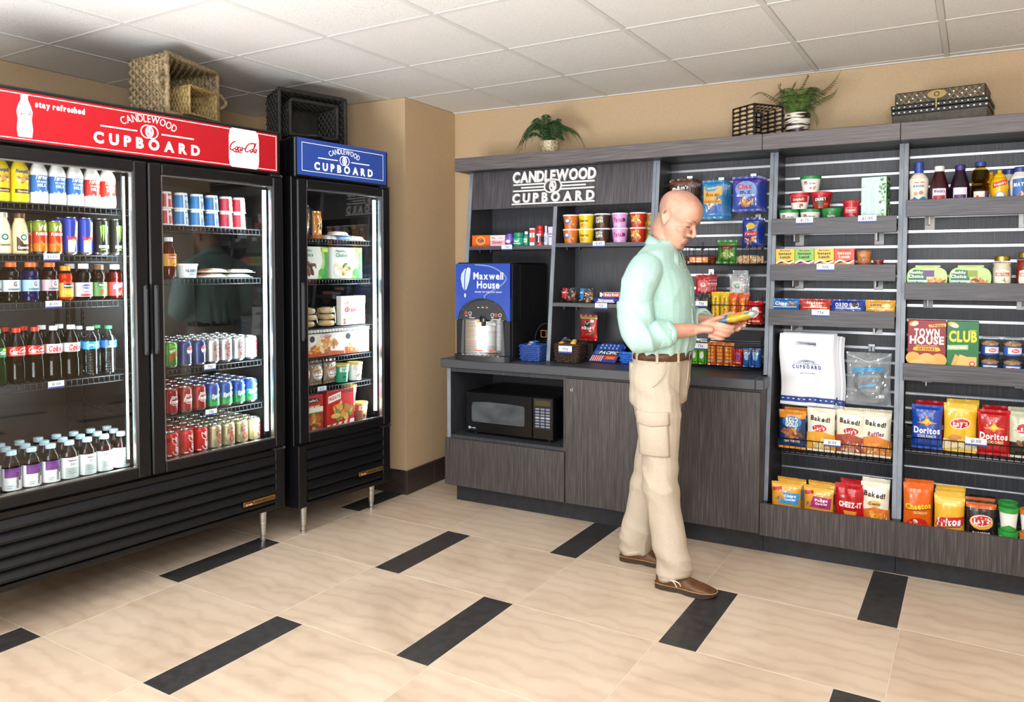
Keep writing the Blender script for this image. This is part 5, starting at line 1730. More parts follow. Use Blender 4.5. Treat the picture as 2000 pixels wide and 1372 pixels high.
JEL = lambda c, lab, lc, capc: bottle('jelly_bottle', [(.034, 0, fill(c, .12)), (.041, .006), (.042, .05), (.042, .085), (.036, .115), (.024, .155), (.019, .172)], [(.022, .168), (.022, .190), (.020, .194), (0, .194)], [('r', -.030, .016, .030, .085, '#e6dcec'), ('r', -.026, .016, .026, .052, lc), ('t', "Welch's", 0, .072, .013, .048, CK, lab), ('f', .004, .03, .016, .010, 7, ['#e8c0c8', lc, '#f0e0e8']), ('e', .016, .026, .008, .008, '#e8e8e8')], fill(capc), rfn=lambda z: .042)
TS = 'condiment bottles on the top right tray'
ZB = 1.743
at('ranch', bottle('ranch_bottle', [(.036, 0, fill('#efe9d8')), (.041, .006), (.039, .06), (.043, .12), (.042, .135), (.030, .155), (.019, .165)], [(.020, .163), (.020, .215), (.018, .218), (0, .218)], [('p', [(-.034, .01), (.034, .01), (.034, .045), (.018, .05), (0, .036), (-.018, .05), (-.034, .03)], '#2f7fc0'), ('e', -.012, .064, .009, .009, '#c9a07a'), ('e', .010, .068, .010, .009, '#b58a68'), ('t', 'RANCH', 0, .10, .010, .046, CK, '#3a7fb5'), ('t', 'Hidden Valley', .004, .118, .007, .046, dict(b=1), '#c9402c')], fill('#2a4aa0'), rfn=lambda z: .0425), 'white ranch bottle with tall blue cap', -.050, 4.230, ZB, 0, TS)
at('jel1', JEL('#3a1218', '#4a2f6a', '#b5283a', '#eceae6'), 'dark red jelly bottle with white cap', .037, 4.230, ZB, 0, TS)
at('jel2', JEL('#231526', '#e6dcec', '#4a2f6a', '#3a2f7a'), 'dark purple jelly bottle with purple cap', .123, 4.230, ZB, 0, TS)
OP = [(.030, 0, tinted('#d9c86a')), (.036, .005), (.036, .075)]
for q in range(7):
    OP += [(.0345, .078 + .0035 * q), (.036, .080 + .0035 * q)]
OP += [(.027, .108), (.036, .120)] + [(.037 - (.0015 if q % 2 else 0), .124 + .004 * q) for q in range(8)] + [(.030, .166), (.019, .176), (.018, .184)]
at('oil', bottle('oil_bottle', OP, [(.022, .182), (.022, .200), (.020, .203), (0, .203)], [('r', -.03, .008, .03, .064, '#e6e0d0'), ('f', -.012, .03, .016, .014, 8, ['#c93a3a', '#e8b04a', '#d9d0c0']), ('r', .018, .008, .024, .064, '#b5202f'), ('r', .024, .008, .032, .064, '#3a4a9a')], fill('#2f3f9c'), liquid=(tinted('#e6d890', 1.33), .165)), 'clear yellow cooking oil bottle with ribbed neck', .205, 4.226, ZB, 0, TS)
at('must', bottle('mustard_bottle', [(.030, 0, fill('#ecb814', .25)), (.037, .006), (.034, .045), (.038, .085), (.032, .115), (.022, .128)], [(.022, .124), (.024, .132), (.018, .142), (.010, .146), (.008, .16), (0, .162)], [('p', [(-.03, .075), (.03, .092), (.03, .115), (-.03, .098)], '#c9281f'), ('t', "French's", 0, .095, .011, .05, dict(b=2, rot=.24), '#f6efe0'), ('e', .002, .04, .02, .02, '#e9eef2'), ('k', .002, .04, .016, .019, '#3a6ab0')], fill('#ecb814', .25), shape=lambda a, z: 1.0, rfn=lambda z: .0375), 'yellow mustard bottle with red banner', .281, 4.226, ZB, 0, TS)
at('must', None, 'yellow mustard bottle standing behind the front one', .252, 4.30, ZB, 0, TS)
at('mayo', bottle('mayonnaise_bottle', [(.032, 0, fill('#efe9dc')), (.039, .006), (.037, .05), (.041, .10), (.036, .125), (.024, .142), (.022, .148)], [(.025, .146), (.025, .166), (.022, .170), (0, .170)], [('p', [(-.032, .012), (.032, .012), (.034, .055), (.034, .118), (-.034, .112), (-.034, .05)], '#2f6ab5'), ('t', 'MAYO', 0, .088, .016, .056, dict(b=2, sl=.15, rot=.08), '#f3f6fa'), ('f', .0, .036, .026, .016, 12, ['#c9382c', '#e8e0d0', '#7fae4a', '#f0c8a0'])], fill('#2f3f8c'), rfn=lambda z: .0405), 'white mayonnaise bottle with blue label', .361, 4.228, ZB, 0, TS)
at('mayo', None, 'white mayonnaise bottle behind the mustard', .325, 4.31, ZB, 0, TS)
at('ketch', bottle('ketchup_bottle', [(.032, 0, fill('#8a1a14', .15)), (.038, .006), (.038, .09), (.030, .13), (.020, .165), (.018, .172)], [(.021, .170), (.021, .192), (.019, .195), (0, .195)], [('r', -.028, .03, .028, .085, '#efe6d8'), ('t', 'Ketchup', 0, .058, .012, .05, CK, '#b5201c')], fill('#eceae6')), 'red ketchup bottle cut by the picture edge', .441, 4.225, ZB, 0, TS)

# right gondola, middle tray: oval meal bowls and sauce jars


def oval_meal(food, pc):
    def build():
        root = thing('oval_meal_bowl', None, 'bowl')
        a, b, h = .086, .055, .118
        def sup(t, s=1.0, p=2.6):
            c, s_ = cos(t), sin(t)
            q = (abs(c) ** p + abs(s_) ** p) ** (-1 / p)
            return a * c * q * s, b * s_ * q * s
        n = 36; mb = MB(); vs = []
        prof = [(1.0, -.010), (1.0, -.004), (.93, .0), (.80, .045), (.72, .050)]
        for s, y in prof:
            for k in range(n):
                x, z = sup(2 * pi * k / n, s); vs.append((x, y, z + .056))
        mb.add(vs, [(i * n + k, i * n + (k + 1) % n, (i + 1) * n + (k + 1) % n, (i + 1) * n + k) for i in range(len(prof) - 1) for k in range(n)] + [tuple(range(n))[::-1], tuple(range((len(prof) - 1) * n, len(prof) * n))], fill('#6cb82c', .3), True)
        obj('tray', mb, root)
        sl = MB().prism([(x, z + .056) for x, z in (sup(2 * pi * k / n, .97, 3.2) for k in range(n))], 1, -.0125, -.010, fill('#b9d98a', .4))
        sl.box(-.05, -.0125, .108, .055, -.009, .1155, fill('#b5dc7a', .4))
        obj('sleeve', sl, root)
        it = [('p', [(-.080, .03), (0, .03), (-.005, .092), (-.055, .096), (-.074, .08)], '#1d6a3a'), ('r', -.01, .062, .03, .092, pc), ('r', -.078, .026, .01, .046, '#c9e6dc'), ('t', 'Fresh Mixers', -.045, .036, .009, .06, CK, '#2f7a5a'), ('f', .034, .036, .042, .020, 20, food), ('t', 'Healthy', -.044, .083, .012, .054, CK, '#f4f8f0'), ('t', 'Choice', -.046, .064, .014, .062, CK, '#f4f8f0')]
        obj('printed_front', deco(MB(), flat(-.0125), it), root, fix=False)
        return root
    return build


at('ov1', oval_meal(['#d9742c', '#e8a04a', '#b5481c', '#e6c07a'], '#6a2f86'), 'green oval meal bowl with purple patch on the middle right tray', -.007, 4.165, 1.346, 0, 'oval meal bowls')
at('ov2', oval_meal(['#d98a3c', '#8a2f1c', '#e8b86a', '#c9602c'], '#8a9a2c'), 'green oval meal bowl with olive patch beside the sauce jar', .169, 4.165, 1.346, 0, 'oval meal bowls')
JAR = lambda c, lab, lc, h: bottle('sauce_jar', [(.032, 0, CLEAR), (.038, .006), (.0385, .02), (.0385, h * .62), (.034, h * .74), (.028, h * .82), (.028, h * .86)], [(.031, h * .86), (.031, h - .003), (.029, h), (0, h)], [('p', [(-.03, .03), (.03, .03), (.034, .05), (.03, .09), (0, .098), (-.03, .09), (-.034, .05)], '#efe9d6'), ('r', -.029, .066, .029, .082, '#b8281f'), ('t', lab, 0, .074, .010, .05, CK, '#f6f0e4'), ('f', .004, .048, .018, .010, 8, lc)], fill('#b59a4a', .3, metal=.8), liquid=(pm(c, .35), h * .80), cat='jar', rfn=lambda z: .0392)
at('jarw', JAR('#e3d9c0', 'BERTOLLI', ['#e8d0a0', '#7fa04a', '#d9a05a'], .158), 'white creamy sauce jar with gold lid', .296, 4.18, 1.346, 0, 'pasta sauce jars')
at('jarr', JAR('#8f2412', 'BERTOLLI', ['#8a3a20', '#b5482c', '#5f7a3c'], .175), 'red pasta sauce jar at the picture edge', .388, 4.18, 1.346, 0, 'pasta sauce jars')

# lower tray: cracker boxes and fruit cups
CR1 = carton('cracker_box', .158, .055, .238, '#8c1420', [('p', [(.01, .205), (.079, .212), (.079, .226), (.005, .218)], '#e8b04a'), ('t', 'FRESH', .045, .215, .007, .05, CK, '#8c1420'), ('e', -.055, .223, .02, .011, '#d9a85a', .4), ('e', -.05, .22, .016, .009, '#eee0c0', .4), ('t', 'TOWN', 0, .180, .034, .105, CK, '#f6f0ea'), ('t', 'HOUSE', 0, .145, .034, .142, CK, '#f6f0ea'), ('t', 'Light Buttery Crackers', .0, .120, .006, .09, dict(b=1), '#f0d080'), ('p', [(-.05, .094), (.05, .094), (.058, .100), (.05, .113), (-.05, .113), (-.058, .1)], '#e8b02c'), ('t', 'ORIGINAL', 0, .103, .011, .075, dict(b=2, tr=.2), '#7a1a14'), ('e', -.055, .058, .032, .03, '#dba650'), ('e', .05, .052, .034, .032, '#dba650'), ('e', 0, .05, .036, .034, '#e3b464'), ('e', -.035, .03, .034, .022, '#e8be74'), ('e', .03, .028, .034, .022, '#e0ae5c'), ('r', -.079, 0, .079, .010, '#d6dde6'), ('r', .0, .002, .07, .012, '#3a6ab0')])
CR2 = carton('cracker_box', .128, .055, .238, '#126b38', [('e', -.04, .222, .022, .012, '#d9a85a', -.3), ('e', -.034, .218, .018, .010, '#eee0c0', -.3), ('t', 'CLUB', 0, .168, .046, .112, CK, '#ecd92c'), ('t', 'crackers', .04, .198, .006, .03, dict(b=1), '#ecd92c'), ('p', [(-.062, .104), (.022, .108), (.022, .130), (-.062, .126)], '#a9c88a'), ('t', 'Buttery Garlic', -.02, .117, .009, .07, CK, '#f4f6ea'), ('p', [(-.052, .012), (-.01, .004), (.012, .06), (-.03, .085)], '#dca858'), ('p', [(-.03, .01), (.02, .006), (.03, .07), (-.012, .085)], '#e8ba6c'), ('r', .022, .008, .056, .075, '#e3b464'), ('e', .039, .043, .012, .012, '#c9402c'), ('e', .039, .043, .007, .007, '#e8d0a0')])
at('cr1', CR1, 'dark red cracker box on the low tray', -.003, 4.135, .964, 0, 'cracker boxes')
at('cr2', CR2, 'green cracker box beside the dark red one', .144, 4.135, .964, 0, 'cracker boxes')


def clearcup(c1):
    def build():
        root = thing('snack_cup', None, 'cup')
        obj('body', MB().lathe([(.030, 0, fill(c1, .2)), (.037, .004), (.038, .045, CLEAR), (.041, .062), (.043, .064), (.043, .067)], None, 22, cap1=False), root, fix=False)
        obj('lid', MB().lathe([(.0435, .066), (.0435, .069), (.038, .074), (.034, .0835), (0, .0835)], CLEAR, 22), root, fix=False)
        obj('contents', MB().lathe([(.032, .046), (.037, .056), (.02, .066), (0, .068)], noisy('snack_mix', [(.3, '#8a5a3c'), (.6, '#d9b68a')], (90, 90, 90), 1, 2, .6), 18), root, fix=False)
        obj('printed_label', deco(MB(), cyl(.0382), [('r', -.03, .012, .03, .04, '#dfe6f0'), ('e', .0, .026, .016, .009, '#c93a3a'), ('t', 'TUNA', .0, .026, .007, .022, CK, '#f3f3f3')], .006), root, fix=False)
        return root
    return build


CC1, CC2 = clearcup('#2f4fa0'), clearcup('#3a62b5')
for i, (x, k, b) in enumerate([(.254, 'cc1', CC1), (.342, 'cc2', CC2), (.429, 'cc1', CC1)]):
    for q in range(2):
        at(k, b, 'clear lidded snack cup, %s of the %s stack beside the green cracker box' % (('lower', 'upper')[q], ORD[i]), x, 4.143, .964 + .0845 * q, .2 * q, 'snack cups')

# ---------------------------------------------------------------- chips in wire baskets and in the trough


def basket(label, x0, x1, zf, rim, y0, y1=None, step=.026):
    y1 = y1 or YS - .006
    r = thing('wire_basket', label, 'basket', ((x0 + x1) / 2, (y0 + y1) / 2, zf))
    m = MB()
    for z in (zf, zf + rim):
        m.tube([(x0, y1, z), (x0, y0, z), (x1, y0, z), (x1, y1, z)], .0028, WIRE, 5)
    m.bar((x0, y1, zf), (x1, y1, zf), .0028, WIRE); m.bar((x0, y1, zf + rim), (x1, y1, zf + rim), .0028, WIRE)
    put('rim', m, r)
    n = int((x1 - x0) / step)
    for k in range(n + 1):
        x = x0 + (x1 - x0) * k / n
        w = MB().tube([(x, y0, zf + rim), (x, y0, zf), (x, y1, zf)], .0015, WIRE, 4)
        put('grid_wire', w, r)
    m = MB()
    for k in range(5):
        m.bar((x0, y0 + (y1 - y0) * (k + 1) / 6, zf - .001), (x1, y0 + (y1 - y0) * (k + 1) / 6, zf - .001), .0014, WIRE)
    for yy in (y0 + (y1 - y0) * .33, y0 + (y1 - y0) * .66, y1):
        for xx in (x0, x1):
            m.bar((xx, yy, zf), (xx, yy, zf + rim), .0014, WIRE)
    put('cross_wire', m, r)
    for xx in (x0 + .05, x1 - .05):
        put('hook', MB().box(xx - .006, y1 - .002, zf + rim - .02, xx + .006, y1 + .004, zf + rim + .035, WIRE), r)
    return r


LO = [('e', 0, .128, .045, .026, '#efeae0', .1), ('e', 0, .128, .041, .022, '#c4252a', .1), ('t', "Lay's", 0, .128, .022, .062, dict(b=2, sl=.1, rot=.1), '#f6f2ea')]
CHIPC = ['#e8c878', '#f0dca0', '#d9b05a']
BKD = lambda c, c2, it: bag('chip_bag', .134, .20, .045, '#ebe6d2', [('p', [(-.07, .0), (.07, .0), (.07, .075), (0, .10), (-.07, .085)], c), ('t', 'Baked!', -.002, .158, .022, .095, dict(b=2, rot=-.1), '#3a2a20')] + it, seed=random.random() * 9, sealcol='#e3dcc4')
BL = BKD('#e8a83a', 0, [('e', -.005, .112, .036, .018, '#c4252a'), ('t', "Lay's", -.005, .112, .018, .05, dict(b=2, rot=.06), '#f6f2ea'), ('f', 0, .035, .045, .025, 10, CHIPC)])
BP = BKD('#a8503c', 0, [('e', .005, .110, .036, .018, '#b5303a'), ('t', "Lay's", .005, .110, .018, .05, dict(b=2, rot=.06), '#f6f2ea'), ('f', 0, .035, .045, .025, 10, ['#c97a5a', '#e0a878', '#d98a5a'])])
BF = BKD('#e08a3c', 0, [('t', 'Ruffles', 0, .108, .020, .075, dict(b=2, rot=.05, sl=.2), '#8a2a5a'), ('f', 0, .035, .045, .03, 12, ['#e8a050', '#f0c080', '#d9823c'])])
RG = bag('pretzel_bag', .134, .178, .05, '#1d3a66', [('e', 0, .13, .05, .03, '#2f7ab5'), ('t', 'ROLD', 0, .142, .02, .06, CK, '#f3e8c8'), ('t', 'GOLD', 0, .118, .02, .062, CK, '#f3e8c8'), ('f', 0, .07, .06, .03, 26, ['#8a4a22', '#a8602c', '#6a3418', '#c98a4a']), ('t', 'TINY TWISTS', 0, .032, .010, .08, CK, '#e8eef6')], bands=[(.86, 1, '#d98a2c')], sealcol='#d98a2c', seed=3.3)
basket('black wire basket of pretzel and baked chip bags', -.668, -.141, .500, .072, 4.115, step=.027)
CBG = 'chip bags in the gondola baskets'
for k, b, x, d, dz in (('rg', RG, -.606, 'navy pretzel bag at the left of the wire basket', 0), ('bl', BL, -.468, 'cream baked chip bag with yellow foot', 0), ('bp', BP, -.330, 'cream baked chip bag with brown-red foot', .0), ('bf', BF, -.214, 'cream ruffled chip bag with orange foot', 0)):
    at(k, b, d, x, 4.158, .513 + dz, random.uniform(-.06, .06), CBG)
for k, x, d in (('rg', -.59, 'orange-topped pretzel bag standing behind the navy one'), ('bl', -.44, 'cream baked chip bag in the second row behind the yellow-footed one'), ('bp', -.30, 'cream baked chip bag in the second row behind the brown-footed one'), ('bf', -.214, 'cream chip bag in the second row behind the ruffled one')):
    at(k, None, d, x, 4.235, .516, .1, CBG)
price_tag('$1.00', 'on the baked chip basket', (-.41, 4.111, .556), 0, .078, .034)
DOR = lambda c, sub, y: bag('tortilla_chip_bag', .132, .19, .055, c, [('p', [(-.045, .118), (-.012, .128), (0, .155), (.012, .128), (.045, .118), (.012, .112), (0, .10), (-.012, .112)], '#e08a2c'), ('p', [(-.02, .12), (0, .138), (.02, .12), (0, .112)], '#f0d04a'), ('t', 'Doritos', 0, .082, .028, .115, dict(b=2), '#f3f3f3'), ('t', sub, 0, .055, .012, .08, dict(b=1), y)], seed=random.random() * 9)
DB, DR = DOR('#1f49a8', 'COOL RANCH', '#e6ecf6'), DOR('#b8181f', 'NACHO CHEESE', '#f6e6b0')
LY = bag('chip_bag', .136, .208, .05, '#e9b829', LO + [('p', [(-.07, .0), (.07, .0), (.07, .03), (-.07, .05)], '#f3e6b8'), ('e', -.02, .055, .03, .02, '#c98a4a'), ('f', .02, .05, .04, .03, 10, CHIPC)], bands=[(.9, 1, '#f0d060')], seed=6.1)
LB = bag('chip_bag', .122, .19, .05, '#c9cdae', LO + [('f', 0, .05, .04, .03, 12, ['#3a2a20', '#8a5a3c', '#e0c080'])], bands=[(.0, .35, '#2c2622')], seed=1.9)
basket('black wire basket of tortilla and potato chip bags', -.089, .467, .568, .072, 4.115, step=.027)
for k, b, x, d in (('db', DB, .005, 'blue tortilla chip bag in the right basket'), ('ly', LY, .142, 'yellow potato chip bag between the blue and red ones'), ('dr', DR, .276, 'red tortilla chip bag in the right basket'), ('lb', LB, .395, 'pale olive potato chip bag at the picture edge')):
    at(k, b, d, x, 4.160, .580, random.uniform(-.05, .05), CBG)
for k, x, d in (('dr', .02, 'dark red tortilla chip bag peeking out behind the blue one'), ('ly', .155, 'yellow potato chip bag in the second row'), ('dr', .30, 'red tortilla chip bag in the second row'), ('lb', .398, 'pale olive chip bag in the second row')):
    at(k, None, d, x, 4.245, .588, .08, CBG)
price_tag('$1.00', 'on the tortilla chip basket', (.205, 4.111, .628), 0, .085, .036)
TG = 'snack bags in the gondola trough'
CKY = lambda c, s, seed: bag('cookie_bag', .142, .165, .05, '#d99a34', [('p', [(-.04, .075), (.06, .07), (.065, .125), (-.02, .13)], c), ('t', s, .018, .112, .011, .06, dict(b=2), '#f3f6fa'), ('t', 'Cookies', .018, .095, .010, .055, dict(b=2), '#f3f6fa'), ('p', [(-.066, .13), (-.02, .142), (-.022, .155), (-.066, .148)], '#c4252a'), ('f', -.045, .09, .02, .016, 8, ['#c98a4a', '#8a5a2c'])], seed=seed, bands=[(.9, 1, '#e8b84a')])
at('ky1', CKY('#3a8fc9', 'Chips', 4.4), 'orange cookie bag with blue patch in the trough', -.612, 4.03, .181, .1, TG)
at('ky2', CKY('#a82a6a', 'Fudge', 7.4), 'orange cookie bag with magenta patch in the trough', -.460, 4.03, .181, -.1, TG)
at('chz', bag('cracker_bag', .14, .195, .06, '#b8141c', [('t', 'CHEEZ-IT', 0, .11, .024, .105, CK, '#f6f3ee'), ('r', -.03, .03, .03, .08, '#e8902c')], seed=2.2, wr=.005), 'red cheese cracker bag in the trough', -.315, 4.035, .181, 0, TG)
at('bch', bag('chip_bag', .125, .215, .06, '#ebe6d2', [('p', [(-.066, .0), (.066, .0), (.066, .10), (0, .115), (-.066, .09)], '#d9742c'), ('t', 'Baked!', 0, .172, .022, .095, dict(b=2, rot=-.08), '#3a2a20'), ('e', .0, .13, .032, .016, '#e0b86a'), ('t', 'Cheetos', 0, .13, .012, .05, CK, '#3a2418'), ('f', 0, .07, .045, .03, 12, ['#e8902c', '#f0b04a', '#d9701c'])], seed=8.2), 'cream baked snack bag with orange foot in the trough', -.208, 4.04, .181, -.05, TG)
CHE = bag('cheese_puff_bag', .124, .235, .06, '#de6418', [('t', 'Cheetos', 0, .145, .026, .11, dict(b=2, rot=.12), '#e8c82c'), ('l', [(-.056, .122), (.056, .135)], .003, '#2a1a12'), ('t', 'CRUNCHY', .01, .115, .010, .06, CK, '#f3d08a'), ('e', 0, .05, .05, .04, '#c9281c'), ('f', 0, .05, .042, .032, 14, ['#e8702c', '#f0f0e8', '#e0481c'])], seed=5.5)
FRI = bag('corn_chip_bag', .124, .205, .06, '#e9b02c', [('p', [(-.058, .07), (.058, .085), (.062, .125), (-.05, .112)], '#c4252a'), ('t', 'Fritos', 0, .098, .034, .10, dict(b=2, sl=.2, rot=.12), '#f6f3f0'), ('l', [(-.05, .066), (.05, .08)], .004, '#4a2a86'), ('f', 0, .04, .04, .02, 9, ['#d9902c', '#c97a1c'])], seed=1.2, bands=[(.85, 1, '#f0c860')])
BBQ = bag('chip_bag', .120, .195, .06, '#1d1a1c', [('e', 0, .115, .048, .034, '#e3a63c'), ('e', 0, .122, .045, .026, '#efeae0', .1), ('e', 0, .122, .041, .022, '#c4252a', .1), ('t', "Lay's", 0, .122, .022, .062, dict(b=2, sl=.1, rot=.1), '#f6f2ea'), ('t', 'BARBECUE', 0, .066, .010, .07, CK, '#e8e4e0')], seed=7.7, bands=[(.9, 1, '#c9602c')])
at('che', CHE, 'orange cheese puff bag at the left of the right trough', -.026, 4.04, .181, .05, TG)
at('fri', FRI, 'yellow corn chip bag with red banner in the trough', .102, 4.02, .181, -.06, TG)
at('bbq', BBQ, 'black barbecue chip bag in the trough', .226, 4.02, .181, .04, TG)
for k, x, d in (('che', -.022, 'orange cheese puff bag in the second row of the trough'), ('fri', .106, 'yellow corn chip bag in the second row of the trough'), ('fri', .11, 'yellow corn chip bag in the third row of the trough'), ('bbq', .228, 'black chip bag with orange top in the second row')):
    at(k, None, d, x, 4.115 if d.find('third') < 0 else 4.19, .181, .1, TG)
for k, x, d in (('ky1', -.60, 'orange cookie bag lying behind the blue-patched one'), ('ky2', -.45, 'orange cookie bag behind the magenta-patched one'), ('chz', -.30, 'red cracker bag in the second row of the trough'), ('bch', -.208, 'cream snack bag in the second row of the trough')):
    at(k, None, d, x, 4.125, .181, -.08, TG)
MAC = lambda c: cup('macaroni_cup', .028, .036, .104, '#eceee8', c, [('p', [(-.036, 0), (.036, 0), (.036, .012), (0, .03), (-.036, .012)], c), ('r', -.028, .082, .028, .09, c)], 'cup', lidh=.02)
for k, c, x, y, dn in (('macg', '#2f9a3c', .330, 4.01, 'green-lidded'), ('maco', '#d9742c', .408, 4.01, 'orange-lidded'), ('macg', '#2f9a3c', .335, 4.10, 'rear green-lidded')):
    for q in range(2):
        at(k, MAC(c), '%s white macaroni cup, %s of its stack in the trough' % (dn, ('lower', 'upper')[q]), x, y, .181 + .105 * q, 0, 'macaroni cups')

# white carrier bags on a peg, clear pouch with a cable
def carrier(front):
    def build():
        root = thing('carrier_bag', None, 'bag')
        w, h = .262, .372
        def fn(x, z, off):
            return (x + .006 * sin(z * 16), -off + .006 * sin(x * 38 + z * 9) + .004 * sin(x * 70) * (1 - z / h) , z)
        mb = MB()
        nx, nz = 16, 18
        g = [[fn(-w / 2 + w * i / nx, h * j / nz, 0) for i in range(nx + 1)] for j in range(nz + 1)]
        fs = []; vs = [p for r in g for p in r]
        for j in range(nz):
            for i in range(nx):
                if j == 15 and 5 <= i <= 10:
                    continue   # hand slot
                fs.append((j * 17 + i, j * 17 + i + 1, (j + 1) * 17 + i + 1, (j + 1) * 17 + i))
        mb.add(vs, fs, pm('#e9ecf2', .35), True)
        mb.add([(p[0], p[1] + .0016, p[2]) for p in vs], [tuple(reversed(f)) for f in fs], pm('#e9ecf2', .35), True)
        obj('sheet', mb, root, fix=False)
        it = [('r', -w / 2, .016, w / 2, .045, '#22408c')] + [('e', -w / 2 + .012 + .0265 * k, .032, .006, .003, '#dfe6f4') for k in range(10)]
        m = deco(MB(), fn, it, .016, .0012)
        if front:
            blue = pm('#2a4590', .4)
            for shp in (text('CUPBOARD', .017, 2, w=.14, track=.36, at=(.0, .20)), text('CANDLEWOOD', .009, 1, w=.085, at=(0, .232), arc=.10), ring(-.004, .222, .0085, .0105), ring(.004, .222, .0085, .0105), rect(-.065, .216, -.016, .2175), rect(.016, .216, .065, .2175), text('good to have around', .005, 1, w=.07, at=(.0, .168))):
                m.decal(shp, fn, blue, .0022)
        obj('printed_front', m, root, fix=False)
        return root
    return build


for i in range(7):
    at('carf' if i == 0 else 'carb', carrier(i == 0), 'white carrier bag with blue lettering hanging foremost on its hook' if i == 0 else 'white carrier bag hanging %s in the bundle behind the lettered one' % ORD[i],
       -.545 + .006 * i + (.008 if i > 3 else 0), 4.195 + .013 * i, .738 - .003 * i + (.01 if i == 2 else 0), .02 * (i % 3 - 1), 'carrier bags on the hook')


def peg(label, x, z, y0):
    r = thing('peg_hook', label, 'hook', (x, YS - .0065, z))
    obj('rod', MB().tube([(0, -.002, .02), (0, -.01, .0), (0, y0 - YS, .0), (0, y0 - YS - .012, .008)], .0026, CHROME, 6), r)
    obj('back_plate', MB().box(-.016, -.004, -.005, .016, 0.0, .035, CHROME, .001), r)
    return r


peg('chrome hook holding the white carrier bags', -.505, 1.050, 4.18)
peg('chrome hook holding the clear cable pouch', -.257, 1.015, 4.185)


def cable_pouch():
    root = thing('cable_pouch', None, 'pouch')
    fn = bagfn(.208, .262, .05, seed=9.1, wr=.010)
    mb = MB()
    cm = noisy('crumpled_film', [(.3, '#b9c4cc'), (.7, '#f0f4f6')], (60, 60, 60), 1, 3, .15)
    film = glass_mat('pouch_film', (.80, .84, .87, 1), 1.7)
    nt = film.node_tree
    wd = N(nt, 'ShaderNodeBsdfDiffuse'); wd.inputs[0].default_value = (.85, .88, .90, 1)
    m2 = N(nt, 'ShaderNodeMixShader'); m2.inputs[0].default_value = .22
    out = nt.nodes['Material Output']
    nt.links.new(out.inputs[0].links[0].from_socket, m2.inputs[1]); nt.links.new(wd.outputs[0], m2.inputs[2]); nt.links.new(m2.outputs[0], out.inputs[0])
    for sgn in (1, -1):
        vs = [fn(-.104 + .208 * i / 22, .262 * j / 22, 0, sgn) for j in range(23) for i in range(23)]
        vs = [(x, y + .004 * noise.noise(Vector((x * 60, z * 60, sgn))), z) for x, y, z in vs]
        mb.add(vs, [(j * 23 + i, j * 23 + i + 1, (j + 1) * 23 + i + 1, (j + 1) * 23 + i) for j in range(22) for i in range(22)], film, False)
    obj('clear_film', mb, root, fix=False)
    cb = MB()
    for q in range(3):
        cb.tube([((.060 + .004 * q) * cos(a) + .004, .006 * sin(3 * a + q) + .004 * q - .004, (.070 + .003 * q) * sin(a) + .11 + .012 * (cos(a) ** 2)) for a in [2 * pi * k / 28 for k in range(28)]], .0042, pm('#20222a', .4), 6, True)
    obj('coiled_cable', cb, root, fix=False)
    pr = deco(MB(), fn, [('p', [(-.08, .16), (.07, .175), (.075, .196), (-.075, .182)], '#4a9fd0'), ('p', [(-.05, .082), (.04, .10), (.04, .112), (-.045, .096)], '#6ab0dc'), ('l', [(-.06, .15), (.06, .165)], .003, '#3a88bf'), ('r', .05, .04, .075, .055, '#e6ecf0'), ('l', [(-.1, .25), (.0, .215), (.1, .252)], .002, '#e6ecf0')], .02, .002)
    obj('printed_front', pr, root, fix=False)
    return root


at('pouch', cable_pouch, 'clear plastic pouch with a coiled black cable on the slatwall', -.257, 4.235, .762, 0)

# ================================================================ slatwall bay behind the man
PG = 'snack bags on slatwall pegs'
MM = bag('candy_bag', .135, .165, .026, '#4a2a1e', [('r', -.05, .112, .052, .136, '#2a1610'), ('t', "m&m's", .0, .124, .020, .095, dict(b=2, sl=.15, rot=.08), '#f3efe8'), ('e', -.02, .06, .03, .03, '#e0a62c'), ('e', .03, .05, .02, .02, '#c9382c')], seed=2.9, bands=[(.9, 1, '#6a4030')])
TR = bag('trail_mix_bag', .122, .19, .026, '#2f7fb5', [('r', -.052, .07, .052, .165, '#d6a94a'), ('r', -.052, .074, .052, .09, '#c98a1c'), ('e', -.01, .155, .04, .016, '#3a8fc9'), ('t', 'Planters', -.006, .157, .012, .06, dict(b=2, sl=.2, rot=.1), '#f3e04a'), ('t', 'TRAIL MIX', 0, .118, .013, .08, CK, '#8a2a2a'), ('t', 'nuts & chocolate', 0, .081, .006, .08, dict(b=1), '#5a2a10'), ('f', -.02, .055, .03, .018, 12, ['#c98a4a', '#f0dcb0', '#8a4a22', '#c9382c']), ('p', [(-.05, .01), (.055, .02), (.055, .066), (.0, .056)], '#2a5fb0')], seed=4.9)
CX = bag('snack_mix_bag', .148, .166, .027, '#3a4fb0', [('e', 0, .108, .06, .044, '#7fa6e0'), ('t', 'Chex', -.004, .122, .026, .08, dict(b=2, rot=.05), '#d8352c'), ('t', 'mix', -.002, .093, .026, .06, dict(b=2, rot=.03), '#1f2f7a'), ('r', -.05, .068, .052, .079, '#c9dcf4'), ('t', 'TRADITIONAL', 0, .0735, .006, .07, CK, '#2a3f8c'), ('f', 0, .036, .055, .022, 28, ['#c98a4a', '#a8602c', '#e0b878', '#8a4a22', '#f0d8a8'])], seed=6.4, bands=[(.86, 1, '#4a3a9c')])
PN = bag('peanut_bag', .094, .138, .025, '#22409c', [('e', 0, .104, .024, .018, '#e0c03a'), ('r', -.034, .048, .036, .076, '#c4252a'), ('t', 'Planters', 0, .062, .010, .056, dict(b=2, sl=.2), '#f3f0ea'), ('f', 0, .026, .034, .016, 12, ['#c98a4a', '#e0b878', '#a8602c'])], seed=3.7)
